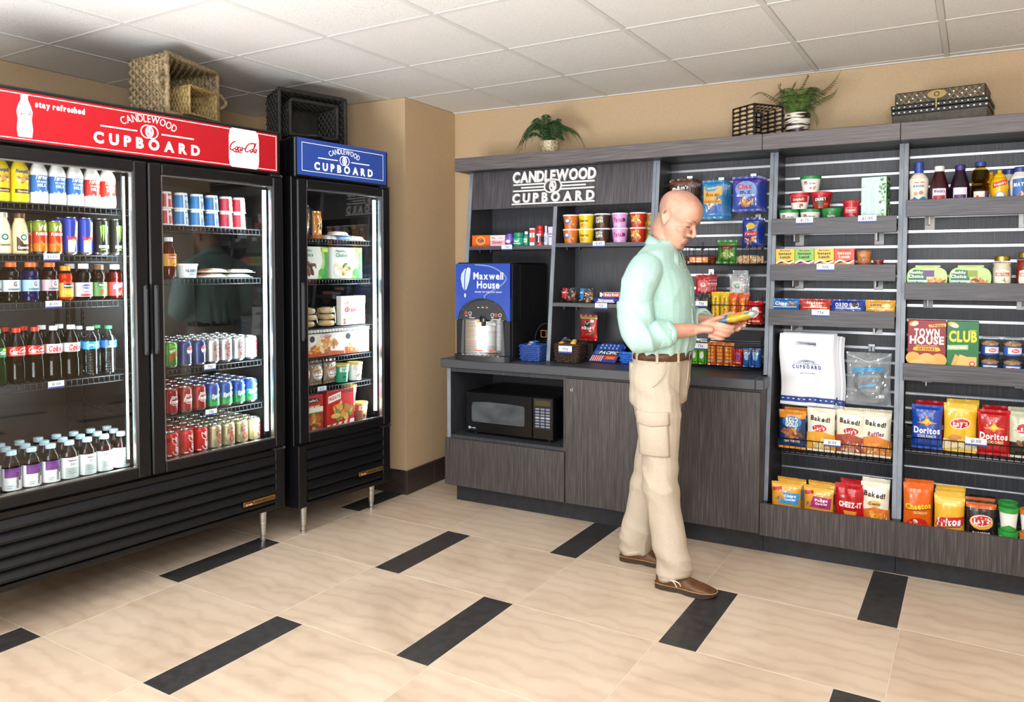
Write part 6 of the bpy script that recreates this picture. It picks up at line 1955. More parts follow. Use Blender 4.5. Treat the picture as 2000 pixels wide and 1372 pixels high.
for k, b, x, z, n, dn, st in (('mm', MM, -1.240, 1.765, 5, 'brown candy bag', .020), ('tr', TR, -1.058, 1.722, 5, 'blue and gold trail mix bag', .018), ('cx', CX, -.880, 1.757, 5, 'blue snack mix bag', .019), ('pn', PN, -.852, 1.560, 4, 'small blue peanut bag', .020)):
    top = z + (.165, .19, .166, .138)[('mm', 'tr', 'cx', 'pn').index(k)]
    peg('chrome hook holding the %ss' % dn, x + .01, top + .0185, 4.27)
    for i in range(n):
        at(k, b, '%s, %s from the front on its slatwall peg' % (dn, ORD[i]), x + .0035 * i, 4.288 + .030 * i, z, .03 * (i % 3 - 1), PG)
for k, c, x, z, n, dn, hh in (('gcr', '#b81f26', -1.105, 1.297, 5, 'red hanging snack packet', .10), ('gcg', '#b9bcc0', -.918, 1.292, 4, 'grey hanging medicine packet', .10)):
    B_ = bag('snack_packet' if k == 'gcr' else 'medicine_packet', .085, hh, .014, c, [('r', -.028, .015, .028, .075, '#d9706a' if k == 'gcr' else '#e6e8ea'), ('e', 0, .05, .016, .014, '#f0e0dc' if k == 'gcr' else '#7fae9a'), ('r', -.024, .022, .024, .03, '#f3e8e4' if k == 'gcr' else '#8a8f96')], seed=1.4, seal=.006)
    peg('chrome hook holding the %ss' % dn, x + .005, z + hh + .0112, 4.26)
    for i in range(n):
        at(k, B_, '%s, %s from the front on its peg' % (dn, ORD[i]), x + .004 * i, 4.272 + .020 * i, z + (.0 if k == 'gcr' else .03 * (i == 2)), .02, 'packets on slatwall pegs')

basket('black wire basket of cookies and a green snack bag', -1.205, -.768, 1.468, .098, 4.205, step=.034)
BAR1 = bar('granola_bar', .135, .04, .048, '#6a2f1c', [('r', -.055, .008, .05, .038, '#d9862c'), ('t', 'Granola', 0, .028, .012, .07, CK, '#f3e8d0'), ('r', -.03, .01, .02, .016, '#f0f0ec')])
BEI = bar('cookie_bar', .13, .045, .046, '#d6b890', [('f', 0, .024, .05, .014, 20, ['#c99a5a', '#e8d0a0', '#8a5a34', '#f0e4c8'])])
at('b1', BAR1, 'orange and brown granola bar lying in the upper basket', -1.115, 4.232, 1.472, 0, 'snacks in the upper basket')
at('b1', BAR1, 'orange and brown granola bar behind the front one', -1.10, 4.285, 1.472, .05, 'snacks in the upper basket')
at('gsn', bag('green_snack_bag', .105, .105, .04, '#3a8a3c', [('r', -.036, .068, .036, .09, '#a82a2a'), ('t', 'Nature', 0, .079, .010, .05, CK, '#f3ead6'), ('f', 0, .038, .04, .026, 18, ['#e8e0b0', '#8ab85a', '#c9a05a', '#f0e8d0'])], seed=2.5), 'green snack bag standing in the upper basket', -.965, 4.232, 1.472, 0, 'snacks in the upper basket')
at('b2', BEI, 'beige cookie bar lying in the upper basket', -.850, 4.235, 1.472, 0, 'snacks in the upper basket')
at('b2', BEI, 'beige cookie bar lying behind the front one', -.86, 4.29, 1.472, -.05, 'snacks in the upper basket')
basket('black wire basket of upright candy bars', -1.155, -.765, 1.140, .110, 4.165, step=.05)
CBX = 'candy bars in the middle basket'


def upright(name, w, h, t, c, it, **k):
    return bag(name, w, h, t, c, it, seal=.006, cat='candy bar', nu=8, nv=10, **k)


SNK = upright('candy_bar', .044, .145, .03, '#3a2a4a', [('t', 'Snickers', 0, .075, .014, .09, dict(b=2, rot=ROTV), '#b5b0c9'), ('r', -.02, .02, -.015, .12, '#8a86a0')], seed=1.)
TWX = upright('candy_bar', .045, .145, .03, '#2a2a22', [('t', 'Milky Way', 0, .075, .012, .09, dict(b=2, rot=ROTV), '#8a8a5a')], seed=2.)
BUT = upright('candy_bar', .044, .155, .03, '#e9c312', [('t', 'Butterfinger', .0, .078, .014, .11, dict(b=2, rot=ROTV), '#8a2a1c'), ('e', -.014, .03, .008, .012, '#f3ead0')], seed=3.)
RES = upright('candy_bar', .043, .150, .03, '#dd5a14', [('t', "Reese's", .0, .078, .016, .10, dict(b=2, rot=ROTV), '#f0c83a'), ('r', .016, .02, .02, .12, '#7a2a14')], seed=4.)
KIT = bag('wafer_bar_pack', .074, .110, .04, '#c01a1c', [('e', 0, .058, .032, .026, '#f3efec', .9), ('t', 'KitKat', 0, .058, .018, .062, dict(b=2, sl=.2, rot=.9), '#c01a1c'), ('r', -.03, .006, .03, .016, '#f0c08a')], seal=.006, cat='candy bar', seed=5.)
for k, b, x, dn in (('snk', SNK, -1.118, 'dark purple candy bar'), ('twx', TWX, -1.070, 'dark green candy bar'), ('but', BUT, -1.018, 'yellow candy bar, left one of two'), ('but', BUT, -.970, 'yellow candy bar, right one of two'), ('res', RES, -.922, 'orange candy bar, left one of two'), ('res', RES, -.875, 'orange candy bar, right one of two')):
    at(k, b, dn + ' standing in front in the middle basket', x, 4.200, 1.150, random.uniform(-.1, .1), CBX)
    at(k, b, dn + ' standing in the second row of the middle basket', x + .004, 4.258, 1.150, random.uniform(-.1, .1), CBX)
at('kit', KIT, 'red wafer bar pack at the right of the middle basket', -.811, 4.195, 1.148, 0, CBX)
at('kit', KIT, 'red wafer bar pack behind the front one', -.811, 4.258, 1.148, 0, CBX)
price_tag('75¢', 'on the middle slatwall basket', (-1.085, 4.161, 1.236), 0, .065, .034)
basket('black wire basket of small candy packs above the worktop', -1.165, -.765, .912, .118, 4.155, step=.033)
LB_ = 'candy packs in the lowest basket'
LIM = upright('gum_pack', .042, .085, .025, '#55b01f', [('e', 0, .045, .012, .02, '#e9efe0')], seed=1.)
STR = upright('fruit_chew_pack', .043, .108, .028, '#dd6a1c', [('r', -.016, .01, .016, .022, '#e9b0b0')] + [('t', 'chew', 0, .036 + .02 * q, .012, .032, CK, '#f3d04a') for q in range(4)], seed=2.)
REDP = upright('chewy_candy_pack', .048, .078, .03, '#b81f2a', [('e', 0, .045, .014, .016, '#8a2a9a'), ('r', -.018, .01, .018, .018, '#f0c83a')], seed=3.)
BLUP = upright('mint_pack', .042, .088, .025, '#2f62b0', [('e', 0, .05, .013, .02, '#9fd0ea'), ('r', -.015, .06, .015, .075, '#e9f2f8'), ('r', -.015, .08, .015, .085, '#e0a04a')], seed=4.)
for k, b, xs_, dn in (('lim', LIM, (-1.130, -1.085), 'lime green gum pack'), ('str', STR, (-1.035, -.989, -.943), 'orange fruit chew pack'), ('rdp', REDP, (-.895,), 'red chewy candy pack'), ('blp', BLUP, (-.845, -.800), 'blue mint pack')):
    for i, x in enumerate(xs_):
        for rr in range(2):
            at(k, b, '%s, %s from left in the %s row, lowest basket' % (dn, ORD[i], ('front', 'back')[rr]), x, 4.185 + .042 * rr, .920, random.uniform(-.1, .1), LB_)
price_tag('75¢', 'on the lowest slatwall basket', (-1.085, 4.151, 1.004), 0, .078, .036)

# ================================================================ coffee machine, microwave and worktop baskets
random.seed(31)
cm = thing('coffee_machine', 'black coffee machine with a blue front panel and steel alcove', 'coffee machine', (-2.345, 4.2, 0.895))
OX = -2.345
BK2 = noisy('matte_black', [(.3, '#0b0b0c'), (.7, '#131315')], (50, 50, 50), 1, 2, .55)
body = MB().box(-2.533, 4.062, .915, -2.153, 4.44, 1.475, BK2, .008)
body.box(-2.533, 3.972, 1.14, -2.153, 4.07, 1.475, BK2, .004).box(-2.533, 3.975, .915, -2.49, 4.07, 1.145, BK2).box(-2.20, 3.975, .915, -2.153, 4.07, 1.145, BK2)
put('body', body, cm)
tp = MB().box(-2.530, 3.965, 1.470, -2.156, 4.43, 1.483, BLACKG, .004)
put('top_cover', tp, cm)
YC = 3.945
ZA0, ZA1, RA = 1.135, 1.268, .170
# blue lit panel with an arched cut-out
n = 20
arch = [(OX + RA * cos(pi - pi * k / n), ZA0 + (ZA1 - ZA0) * sin(pi * k / n)) for k in range(n + 1)]
outl = [(-2.533, 1.135)] + arch + [(-2.155, 1.135)]
BLU2 = pm('#1d3f9e', .3, emit=.12)
mb = MB()
vs = []; fs = []
for k, (x, z) in enumerate(arch):
    vs += [(x, YC, z), (x, YC, 1.476)]
mb.add(vs, [(2 * k, 2 * k + 2, 2 * k + 3, 2 * k + 1) for k in range(n)], BLU2)
mb.box(-2.533, YC, 1.135, OX - RA, YC + .02, 1.476, BLU2).box(OX + RA, YC, 1.135, -2.155, YC + .02, 1.476, BLU2)
mb.box(-2.533, YC + .001, 1.268, -2.155, YC + .025, 1.476, BLU2)
fp = put('front_panel', mb, cm)
m = MB()
f = flat(YC)
W_ = pm('#e9eef8', .4, emit=.1)
m.decal(text('Maxwell', .040, 1, w=.205, at=(OX + .042, 1.402)), f, W_, .001)
m.decal(text('House', .042, 1, w=.155, at=(OX + .042, 1.350)), f, W_, .001)
m.decal(text('GOOD TO THE LAST DROP', .0075, 1, w=.185, at=(OX + .042, 1.306), track=.2), f, W_, .001)
LB2 = pm('#b9c9ee', .4, emit=.08)
m.decal(poly(*[(OX - .115 + x, 1.385 + z) for x, z in [(-.035, 0), (-.030, .03), (-.008, .058), (.022, .066), (.034, .04), (.026, -.01), (.008, -.06), (-.006, -.075), (-.024, -.05)]]), f, LB2, .001)
m.decal(stroke(crom([(OX - .10, 1.46), (OX - .118, 1.42), (OX - .122, 1.36), (OX - .121, 1.31)], 5), .006), f, BLU2, .0016)
m.decal(ring(OX - .094, 1.438, .008, .014), f, W_, .002)
m.decal(ell(OX - .120, 1.284, .006, .013, 10), f, W_, .001)
m.decal(stroke(crom([(OX - .05, 1.470), (OX + .07, 1.455), (OX + .16, 1.40), (OX + .14, 1.355), (OX + .06, 1.31), (OX + .02, 1.285), (OX + .015, 1.268)], 5), .007), f, pm('#7d90b8', .4), .0007)
o = obj('lettering', m, fp, fix=False)
# arched control panel
mb = MB()
for k in range(n):
    a, b = arch[k], arch[k + 1]
    mb.add([(a[0], YC + .001, a[1]), (b[0], YC + .001, b[1]), (b[0], YC + .012, b[1]), (a[0], YC + .012, a[1])], [(0, 1, 2, 3)], BLACKG)
ins = [(OX + (RA - .012) * cos(pi - pi * k / n), ZA0 + .005 + (ZA1 - ZA0 - .018) * sin(pi * k / n)) for k in range(n + 1)]
mb.prism(ins, 1, YC + .006, YC + .03, pm('#2c2d31', .45))
mb.add([(p[0], YC + .004, p[1]) for p in arch] + [(p[0], YC + .004, p[1]) for p in ins], [(k, k + 1, n + 2 + k, n + 1 + k) for k in range(n)], BLACKG)
cp = put('control_panel', mb, cm)
for x, z, c in ((-.115, 1.178, '#c9482c'), (-.087, 1.176, '#e6e6e6'), (.068, 1.170, '#e6e6e6'), (.093, 1.170, '#d9662c'), (.120, 1.170, '#e6e6e6')):
    b = MB().lathe([(.0105, 0), (.0105, .004), (.0085, .004)], fill(c), 16, Matrix.Translation((OX + x, YC + .006, z)) @ Matrix.Rotation(pi / 2, 4, 'X'), cap1=False)
    b.lathe([(.0085, .0), (.0085, .0035), (0, .0035)], fill('#34353a' if c == '#e6e6e6' else '#a8381f'), 14, Matrix.Translation((OX + x, YC + .006, z)) @ Matrix.Rotation(pi / 2, 4, 'X'))
    put('button', b, cm)
m = MB()
for x, z, w in ((-.03, 1.212, .014), (.0, 1.213, .018), (.03, 1.212, .014), (-.115, 1.160, .014), (-.087, 1.160, .016), (.068, 1.153, .018), (.12, 1.15, .012), (.093, 1.143, .06), (-.075, 1.149, .04)):
    m.decal(rect(OX + x - w / 2, z - .0015, OX + x + w / 2, z + .0015), flat(YC + .006), W_, .0008)
for x in (0, .03):
    m.decal(ell(OX + x, 1.222, .0025, .0025, 8), flat(YC + .006), pm('#d9482c', emit=.5), .0008)
put('panel_print', m, cm)
# steel alcove behind the dispensing space
mb = MB(); vs = []
for k in range(17):
    t = -1 + 2 * k / 16
    x = OX + .142 * t; y = 4.045 - .085 * (abs(t) ** 2.2)
    vs += [(x, y, .930), (x, y, 1.138)]
mb.add(vs, [(2 * k, 2 * k + 2, 2 * k + 3, 2 * k + 1) for k in range(16)], STEEL, True)
put('steel_alcove', mb, cm)
GREY = pm('#5d6064', .35, .6)
for sg in (-1, 1):
    mb = MB().prism([(OX + sg * .142, .93), (OX + sg * .186, .93), (OX + sg * .186, 1.135), (OX + sg * .150, 1.135)], 1, YC + .006, 3.985, BK2)
    mb.prism([(OX + sg * .132, .93), (OX + sg * .152, .93), (OX + sg * .142, 1.135), (OX + sg * .130, 1.135)], 1, YC + .003, YC + .02, GREY)
    put('side_post', mb, cm)
mb = MB().lathe([(.034, 0), (.034, .018), (.028, .034), (0, .04)], BLACKG, 18, Matrix.Translation((OX + .002, YC + .028, 1.128)))
mb.box(OX - .012, YC + .005, 1.10, OX + .012, YC + .03, 1.13, BLACKG, .004).box(OX + .012, YC + .02, 1.105, OX + .08, YC + .04, 1.122, pm('#b9bcbd', .3), .003)
put('nozzle', mb, cm)
put('warning_sticker', MB().box(OX - .038, YC + .001, 1.122, OX - .008, YC + .004, 1.136, fill('#e0a02c')), cm)
put('steel_label', MB().box(OX - .075, 3.985, .944, OX - .02, 3.9875, .951, fill('#d9602c')).box(OX + .02, 3.99, .944, OX + .072, 3.9925, .953, fill('#d9602c')), cm)
bs = [(OX + .190 * t, 3.935 - .045 * sqrt(max(0, 1 - t * t))) for t in [-1 + 2 * k / 18 for k in range(19)]]
mb = MB().prism(bs + [(OX + .19, 4.44), (OX - .19, 4.44)], 2, .896, .928, pm('#27282b', .4))
dt = put('drip_tray', mb, cm)
for k in range(9):
    xx = OX - .12 + .03 * k
    obj('grate_slat', MB().box(xx, 3.905, .928, xx + .014, 4.0, .932, STEEL), dt)
for k in range(10):
    for yy in (4.235, 4.30):
        put('side_vent', MB().box(-2.1535, yy, 1.375 - .024 * k, -2.1522, yy + .032, 1.379 - .024 * k, pm('#2c2d30', .5)), cm)

mw = thing('microwave', 'black microwave oven with dark window and keypad in the cabinet niche', 'microwave', (-2.205, 4.2, .427))
y = 4.015
put('body', MB().box(-2.505, y + .02, .440, -1.905, 4.40, .690, BLACK, .006), mw)
dr = put('door', MB().box(-2.507, y, .440, -2.045, y + .022, .690, BLACKG, .005), mw)
WG = noisy('microwave_window', [(.35, '#3c4043'), (.65, '#5a5f62')], (5, 5, 9), 1, 2, .15)
wn = [(-2.455, .505), (-2.10, .505), (-2.095, .52), (-2.095, .612), (-2.10, .625), (-2.2, .632), (-2.36, .632), (-2.455, .625), (-2.462, .60), (-2.462, .52)]
obj('window', MB().prism(wn, 1, y - .0015, y + .001, WG), dr)
m = MB()
m.decal(ell(-2.478, .466, .008, .008, 14), flat(y), pm('#c9ccd0'), .0006)
m.decal(text('GE', .006, 1, at=(-2.478, .466)), flat(y), BLACKG, .0012)
m.decal(text('Profile', .008, 1, at=(-2.452, .466)), flat(y), pm('#c9ccd0'), .0006)
obj('maker_badge', m, dr, fix=False)
pn = put('control_panel', MB().box(-2.041, y, .440, -1.905, y + .022, .690, BLACKG, .004).box(-2.035, y - .0015, .50, -1.915, y + .002, .682, pm('#18181b', .3)), mw)
obj('display', MB().box(-2.025, y - .003, .640, -1.925, y - .001, .672, pm('#4a3f26', .2)), pn)
for r in range(7):
    for c in range(3):
        kx, kz = -2.022 + .034 * c, .512 + .0172 * r
        obj('key', MB().box(kx, y - .0028, kz, kx + .026, y - .001, kz + .0105, pm('#7d8798' if r != 3 else '#aab2c0', .4)), pn)
for xx in (-2.46, -1.95):
    for yy in (4.06, 4.34):
        put('foot', MB().lathe([(.012, .4255), (.012, .441)], BLACKM, 10, Matrix.Translation((xx, yy, 0))), mw)


def woven(name, label, cat, w, d, h, col1, col2, loc, rot, taper=.92, rows=9, rad=None, handle=None, group=None, lip=True, cord=None, nstk=None, thick=1.0, openw=0.0):
    """basket woven of real strands: stakes and rows that pass in and out of them"""
    root = thing(name, label, cat, loc, rot, group)
    mA = noisy('wicker_' + col1, [(.3, col1), (.7, col2)], (60, 60, 60), 1, 3, .6)
    def ring_pt(t, s, z):
        # rounded rectangle, t in 0..1
        per = 2 * (w + d); q = t * per
        if q < w: x, y = -w / 2 + q, -d / 2
        elif q < w + d: x, y = w / 2, -d / 2 + q - w
        elif q < 2 * w + d: x, y = w / 2 - (q - w - d), d / 2
        else: x, y = -w / 2, d / 2 - (q - 2 * w - d)
        return x * s, y * s, z
    per = 2 * (w + d)
    ns = nstk or int(per / .022) // 2 * 2
    rh = h / rows
    r = rad or rh * .42 * thick
    lin_ = MB()
    s0 = taper
    cn = [(-1, -1), (1, -1), (1, 1), (-1, 1)]
    b4 = [(a * w / 2 * s0 * .985, b * d / 2 * s0 * .985, .004) for a, b in cn]
    t4 = [(a * w / 2 * .985, b * d / 2 * .985, h) for a, b in cn]
    lin_.add(b4 + t4, [(0, 1, 2, 3)] + ([] if openw else [(k, (k + 1) % 4, 4 + (k + 1) % 4, 4 + k) for k in range(4)]), mA)
    obj('inner_wall', lin_, root, fix=False)
    sk = MB()
    for k in range(ns):
        a, b = ring_pt(k / ns, s0, 0), ring_pt(k / ns, 1, h)
        sk.bar(a, b, r * .8, mA, 4)
    tag(obj('stakes', sk, root), kind='stuff')
    for j in range(rows):
        z = rh * (j + .5); s = s0 + (1 - s0) * z / h
        pts = []
        for k in range(ns):
            x, y, zz = ring_pt(k / ns, s, z)
            L = sqrt(x * x + y * y)
            o = r * .95 * (1 if (k + j) % 2 else -1)
            nx = 1 if abs(abs(x) - w / 2 * s) < 1e-6 else 0
            ny = 1 if abs(abs(y) - d / 2 * s) < 1e-6 else 0
            pts.append((x + nx * o * (1 if x > 0 else -1), y + ny * o * (1 if y > 0 else -1), zz))
        obj('strand', MB().tube(pts, r, mA, 5, True), root)
    if lip:
        pts = [ring_pt(k / ns, 1.01, h + r * .3 * (1 if k % 2 else -.4)) for k in range(ns)]
        obj('braided_rim', MB().tube(pts, r * 1.5, mA, 6, True), root)
    if handle:
        for (p, q, up) in handle:
            P, Q, Uv = Vector(p), Vector(q), Vector(up)
            pts = [P.lerp(Q, k / 10) + Uv * sin(pi * k / 10) for k in range(11)]
            obj('handle', MB().tube(pts, r * 1.15, mA, 6), root)
    return root


def packet(name, w, d, h, c, label, loc, rot, group, c2=None):
    r = place(name + c, pack(name, w, d, h, c, [('r', -w * .3, -d * .2, w * .25, d * .2, c2 or '#f0f0f0')], 'sweet'), label, loc, rot, group)
    return r


woven('blue_basket', 'small blue woven basket beside the coffee machine', 'basket', .128, .12, .092, '#1f3f8c', '#35589f', (-2.070, 4.09, .896), 0, rows=8)
for i in range(5):
    packet('sugar_packet', .06, .035, .012, ('#2f6ad0', '#d6dae6')[i % 2], 'small %s packet, %s of those in the blue basket' % (('blue', 'white')[i % 2], ORD[i]), (-2.093 + .022 * (i % 3), 4.07 + .03 * (i // 3), .975 + .006 * i), (.35 * (i % 2), .3, .7 * i), 'packets in the blue basket', '#f0f3fa')
hb = thing('black_wire_basket', 'small black wire basket with tall hoop handle behind the blue one', 'basket', (-2.074, 4.26, .896))
m = MB()
for z in (.0, .05, .10):
    m.tube([(.075 * cos(a), .06 * sin(a), z + .003) for a in [2 * pi * k / 24 for k in range(24)]], .0025, WIRE, 5, True)
obj('hoops', m, hb)
m = MB()
for k in range(16):
    a = 2 * pi * k / 16
    m.bar((.075 * cos(a), .06 * sin(a), .003), (.075 * cos(a), .06 * sin(a), .103), .0016, WIRE, 4)
tag(obj('uprights', m, hb), kind='stuff')
obj('handle', MB().tube([(.075 * cos(a), 0, .10 + .11 * sin(a)) for a in [pi * k / 16 for k in range(17)]], .003, pm('#34363a', .4), 6), hb)
obj('tag_frame', MB().box(-.005, -.064, .13, .035, -.061, .135, BRONZE).box(-.005, -.064, .17, .035, -.061, .175, BRONZE).box(-.005, -.064, .135, .0, -.061, .17, BRONZE).box(.03, -.064, .135, .035, -.061, .17, BRONZE), hb)
woven('brown_basket', 'square dark brown woven basket of sweets under the jerky bag', 'basket', .150, .135, .105, '#2b1b14', '#4a3022', (-1.850, 4.135, .896), .06, rows=9)
price_tag('50¢', 'on the brown woven basket', (-1.848, 4.053, .955), .06, .082, .042)
for i in range(7):
    c, n_ = (('#e9b81c', 'yellow'), ('#2a2440', 'dark purple'), ('#e9b81c', 'yellow'), ('#4a3a6a', 'violet'))[i % 4]
    packet('sweet_packet', .062, .034, .014, c, 'small %s sweet packet, %s of those heaped in the brown basket' % (n_, ORD[i]), (-1.885 + .035 * (i % 3), 4.10 + .028 * (i // 3), 1.002 + .006 * (i % 4)), (.3 * ((i % 3) - 1), .25 * ((i % 2) * 2 - 1), .9 * i), 'sweets in the brown basket', '#d9d2b0')
at('jerky', bag('jerky_bag', .118, .135, .03, '#b81e22', [('r', -.034, .062, .026, .108, '#231617'), ('l', [(-.018, .104), (-.004, .086), (.010, .104)], .004, '#f0ece6'), ('t', "JACK LINK'S", -.002, .066, .014, .09, CK, '#f6f2ec'), ('r', .018, .10, .042, .116, '#e9e6de'), ('f', 0, .032, .045, .016, 12, ['#7a3a2a', '#a85a44', '#5a2a20'])], bands=[(.88, 1, '#9aa05a')], seed=3.9, rough=.3), 'red jerky bag standing behind the brown basket', -1.808, 4.30, .908, -.1)
jb = thing('small_box', 'plain dark card box under the jerky bag', 'box', (-1.832, 4.31, .896))
obj('carton', MB().box(-.075, -.06, 0, .075, .06, .10, pm('#2a211d', .6), .002), jb)
[o for o in COL.objects if o.get('label') == 'red jerky bag standing behind the brown basket'][0].location = (-1.805, 4.30, 1.008)


def card_pack():
    root = thing('cold_relief_pack', None, 'pack')
    w, h = .165, .135
    a = radians(48)
    fn = lambda x, z, off: (x + .22 * z, z * cos(a) - off * sin(a), z * sin(a) + off * cos(a))
    mb = MB()
    ou = [(-w / 2, 0), (w / 2, 0), (w / 2, h), (-w / 2 + .03, h), (-w / 2, h - .03)]
    v0 = [fn(x, z, .004) for x, z in ou]; v1 = [fn(x, z, 0) for x, z in ou]
    k_ = len(ou)
    mb.add(v0 + v1, [tuple(range(k_)), tuple(range(k_, 2 * k_))[::-1]] + [(k, k_ + k, k_ + (k + 1) % k_, (k + 1) % k_) for k in range(k_)], fill('#27479f'))
    obj('card', mb, root)
    bl = MB()
    for i in range(5):
        for j in range(2):
            bl.sphere(fn(-.05 + .025 * i, .10 + .02 * j, .006), .008, pm('#8aa0d0', .2), 8, 5)
    tag(obj('blisters', bl, root), kind='stuff')
    obj('printed_front', deco(MB(), lambda x, z, o: fn(x, z, .004 + o), [('r', -.05, .052, .076, .085, '#1d2230'), ('t', 'PACIFIC', .012, .068, .020, .112, dict(b=2, sl=.2), '#eef1f6'), ('e', -.058, .068, .014, .014, '#5a6a8c'), ('r', -.0, .018, .076, .048, '#c9302c'), ('r', .012, .022, .066, .040, '#e07a2c')] + [('r', -.078 + .013 * k, .004, -.071 + .013 * k, .044, '#f0d0cc') for k in range(6)] + [('r', -.0715 + .013 * k, .004, -.066 + .013 * k, .044, '#c9302c') for k in range(5)], None, .0006), root, fix=False)
    obj('stand', MB().prism([(.0, 0), (.095, 0), (.088, .096)], 0, -w / 2 + .02, w / 2, fill('#1f3a80')), root)
    return root


at('pacific', card_pack, 'slanted blue display pack with red panel on the worktop', -1.674, 4.185, .897, 0)
woven('blue_basket', 'bright blue woven basket under the black fruit bowl', 'basket', .14, .13, .062, '#1f5fc4', '#3a7fe0', (-1.495, 4.262, .896), 0, rows=5)
vz = thing('fruit_bowl', 'black glass bowl of apples half hidden behind the man', 'bowl', (-1.495, 4.262, .966))
VG = glass_mat('smoked_glass', (.45, .42, .45, 1), 1.5)
obj('glass', MB().lathe([(0, .002), (.055, .002), (.064, .010), (.071, .14), (.073, .14), (.067, .008), (.057, 0), (0, 0)], VG, 24, shape=lambda a, z: 1), vz, fix=False)
obj('base', MB().lathe([(.050, 0), (.060, 0.001), (.064, .012), (.060, .014), (0, .006)], BLACKG, 24), vz, fix=False)


def apple(c1, c2, nm_):
    def build():
        root = thing('apple', None, 'apple')
        m_ = noisy('apple_' + nm_, [(.35, c1), (.65, c2)], (20, 20, 8), 1, 3, .25)
        obj('fruit', MB().lathe([(0, .004), (.012, .001), (.027, .010), (.035, .030), (.034, .046), (.024, .060), (.012, .063), (0, .057)], m_, 16), root, fix=False)
        obj('stem', MB().tube([(0, 0, .057), (.002, .001, .066), (.005, .002, .073)], .0014, pm('#4a321e'), 5), root)
        return root
    return build


GA, RA_ = apple('#7fb01f', '#a6cf3a', 'green'), apple('#7a1420', '#b02a2c', 'red')
for k, b, d, x, y_, z in (('ga', GA, 'green apple on top of the fruit bowl', -1.495, 4.262, 1.095), ('ra', RA_, 'red apple low in the fruit bowl near the man', -1.464, 4.262, .977), ('ra', RA_, 'red apple in the middle of the fruit bowl', -1.493, 4.264, 1.036), ('ra', RA_, 'dark red apple low at the back of the fruit bowl', -1.526, 4.278, .977)):
    at(k, b, d, x, y_, z, random.random(), 'apples in the fruit bowl')
snk_ = pack('wrapped_snack', .07, .05, .02, '#5a6fc0', [('r', -.02, -.015, .02, .015, '#d0d8f0')])
at('wsn', snk_, 'blue wrapped snack inside the fruit bowl', -1.515, 4.235, .995, (1.2, .2, .3))

# ================================================================ on top of the coolers and the crown
TOPZ = 2.156
cx, cy, _ = cloc(-.425, .33, 0)
woven('wicker_basket', 'large grey-brown wicker basket lying on its side on the red cooler', 'basket', .40, .27, .215, '#5e503b', '#a08c68', (cx, cy, 0), (radians(90), 0, CR + .42), taper=.86, rows=11, handle=[((.20, -.05, .20), (.20, .05, .20), (.075, 0, .02)), ((-.20, -.05, .20), (-.20, .05, .20), (-.075, 0, .02))], thick=1.15)
WB = [o for o in COL.objects if o.name == 'wicker_basket'][0]
WB.location = (cx, cy, TOPZ + .152)
cx, cy, _ = cloc(-.375, .215, 0)
woven('seagrass_basket', 'small fine-woven seagrass basket on its side in front of the wicker one', 'basket', .20, .13, .15, '#6a5330', '#a8905a', (cx, cy, TOPZ + .092), (radians(90), 0, CR + .36), taper=.9, rows=16, thick=1.2)
for nm_, w, d, h, lb, x, y_, q in (('rope_basket', .42, .285, .18, 'black rope basket lying on its side on the blue freezer', BO - .27, .34, .158), ('rope_basket', .30, .19, .165, 'smaller black rope basket nested inside the larger black one', BO - .272, .318, .158)):
    cx, cy, _ = cloc(x, y_, 0)
    woven(nm_, lb, 'basket', w, d, h, '#0f0e0d', '#2c2a27', (cx, cy, 2.136 + q), (radians(90), 0, CR - .16), taper=.88, rows=9, thick=1.1, handle=[((-.07 * w / .42, -d / 2 * .99, h), (.07 * w / .42, -d / 2 * .99, h), (0, -.0, .035))])

ZC = 2.1395
FERN = noisy('fern_green', [(.3, '#1f3a22'), (.7, '#3f6a3a')], (30, 30, 30), 1, 2, .5)
FERN2 = noisy('fern_light', [(.3, '#3f5f2c'), (.7, '#7f9a4c')], (30, 30, 30), 1, 2, .5)


def frond(pts, leaf, mat, n=22, droop=.3, feather=False):
    """one fern frond: stem with paired leaflets"""
    mb = MB()
    P = [Vector(p) for p in crom([tuple(p) for p in pts], 6)]
    mb.tube(P, [.0022 * (1 - .7 * i / len(P)) for i in range(len(P))], pm('#3a4a22', .6), 4)
    L = len(P) - 1
    for k in range(2, n):
        t = k / n * L
        i = min(int(t), L - 1)
        p = P[i].lerp(P[i + 1], t - i)
        d = (P[i + 1] - P[i]).normalized()
        s = d.cross(Vector((0, 0, 1)))
        s = s.normalized() if s.length > .05 else Vector((1, 0, 0))
        up = s.cross(d)
        ln = leaf * (sin(pi * min(1, (k / n) * 1.0 + .12)) ** .7 + .12) * random.uniform(.85, 1.1)
        for sg in (-1, 1):
            dr = (s * sg + d * .45 - up * droop * .3).normalized()
            q = p + dr * ln - Vector((0, 0, ln * droop * .5))
            wv = d * ln * (.16 if not feather else .10)
            mid = p.lerp(q, .45)
            mb.add([p, mid + wv, q, mid - wv], [(0, 1, 2, 3)], mat)
            if feather:
                for u in (.4, .65, .85):
                    c_ = p.lerp(q, u)
                    for s2 in (-1, 1):
                        e_ = c_ + (d * s2 * .8 + dr * .6).normalized() * ln * .24
                        mb.add([c_, c_ + dr * ln * .08, e_], [(0, 1, 2)], mat)
    return mb


def pot_plant(name, label, loc, prof, potmat, fronds, leaf, mat, feather=False, droop=.5):
    r = thing(name, label, 'plant', loc)
    obj('pot', MB().lathe(prof, potmat, 26), r, fix=False)
    zt = prof[-1][1]
    obj('soil', MB().lathe([(prof[-1][0] * .95, zt - .012), (0, zt - .008)], pm('#2a2018', .9), 20, cap0=False), r, fix=False)
    for f_ in fronds:
        o = obj('frond', frond(f_, leaf, mat, 26 if not feather else 22, droop, feather), r, fix=False)
    return r


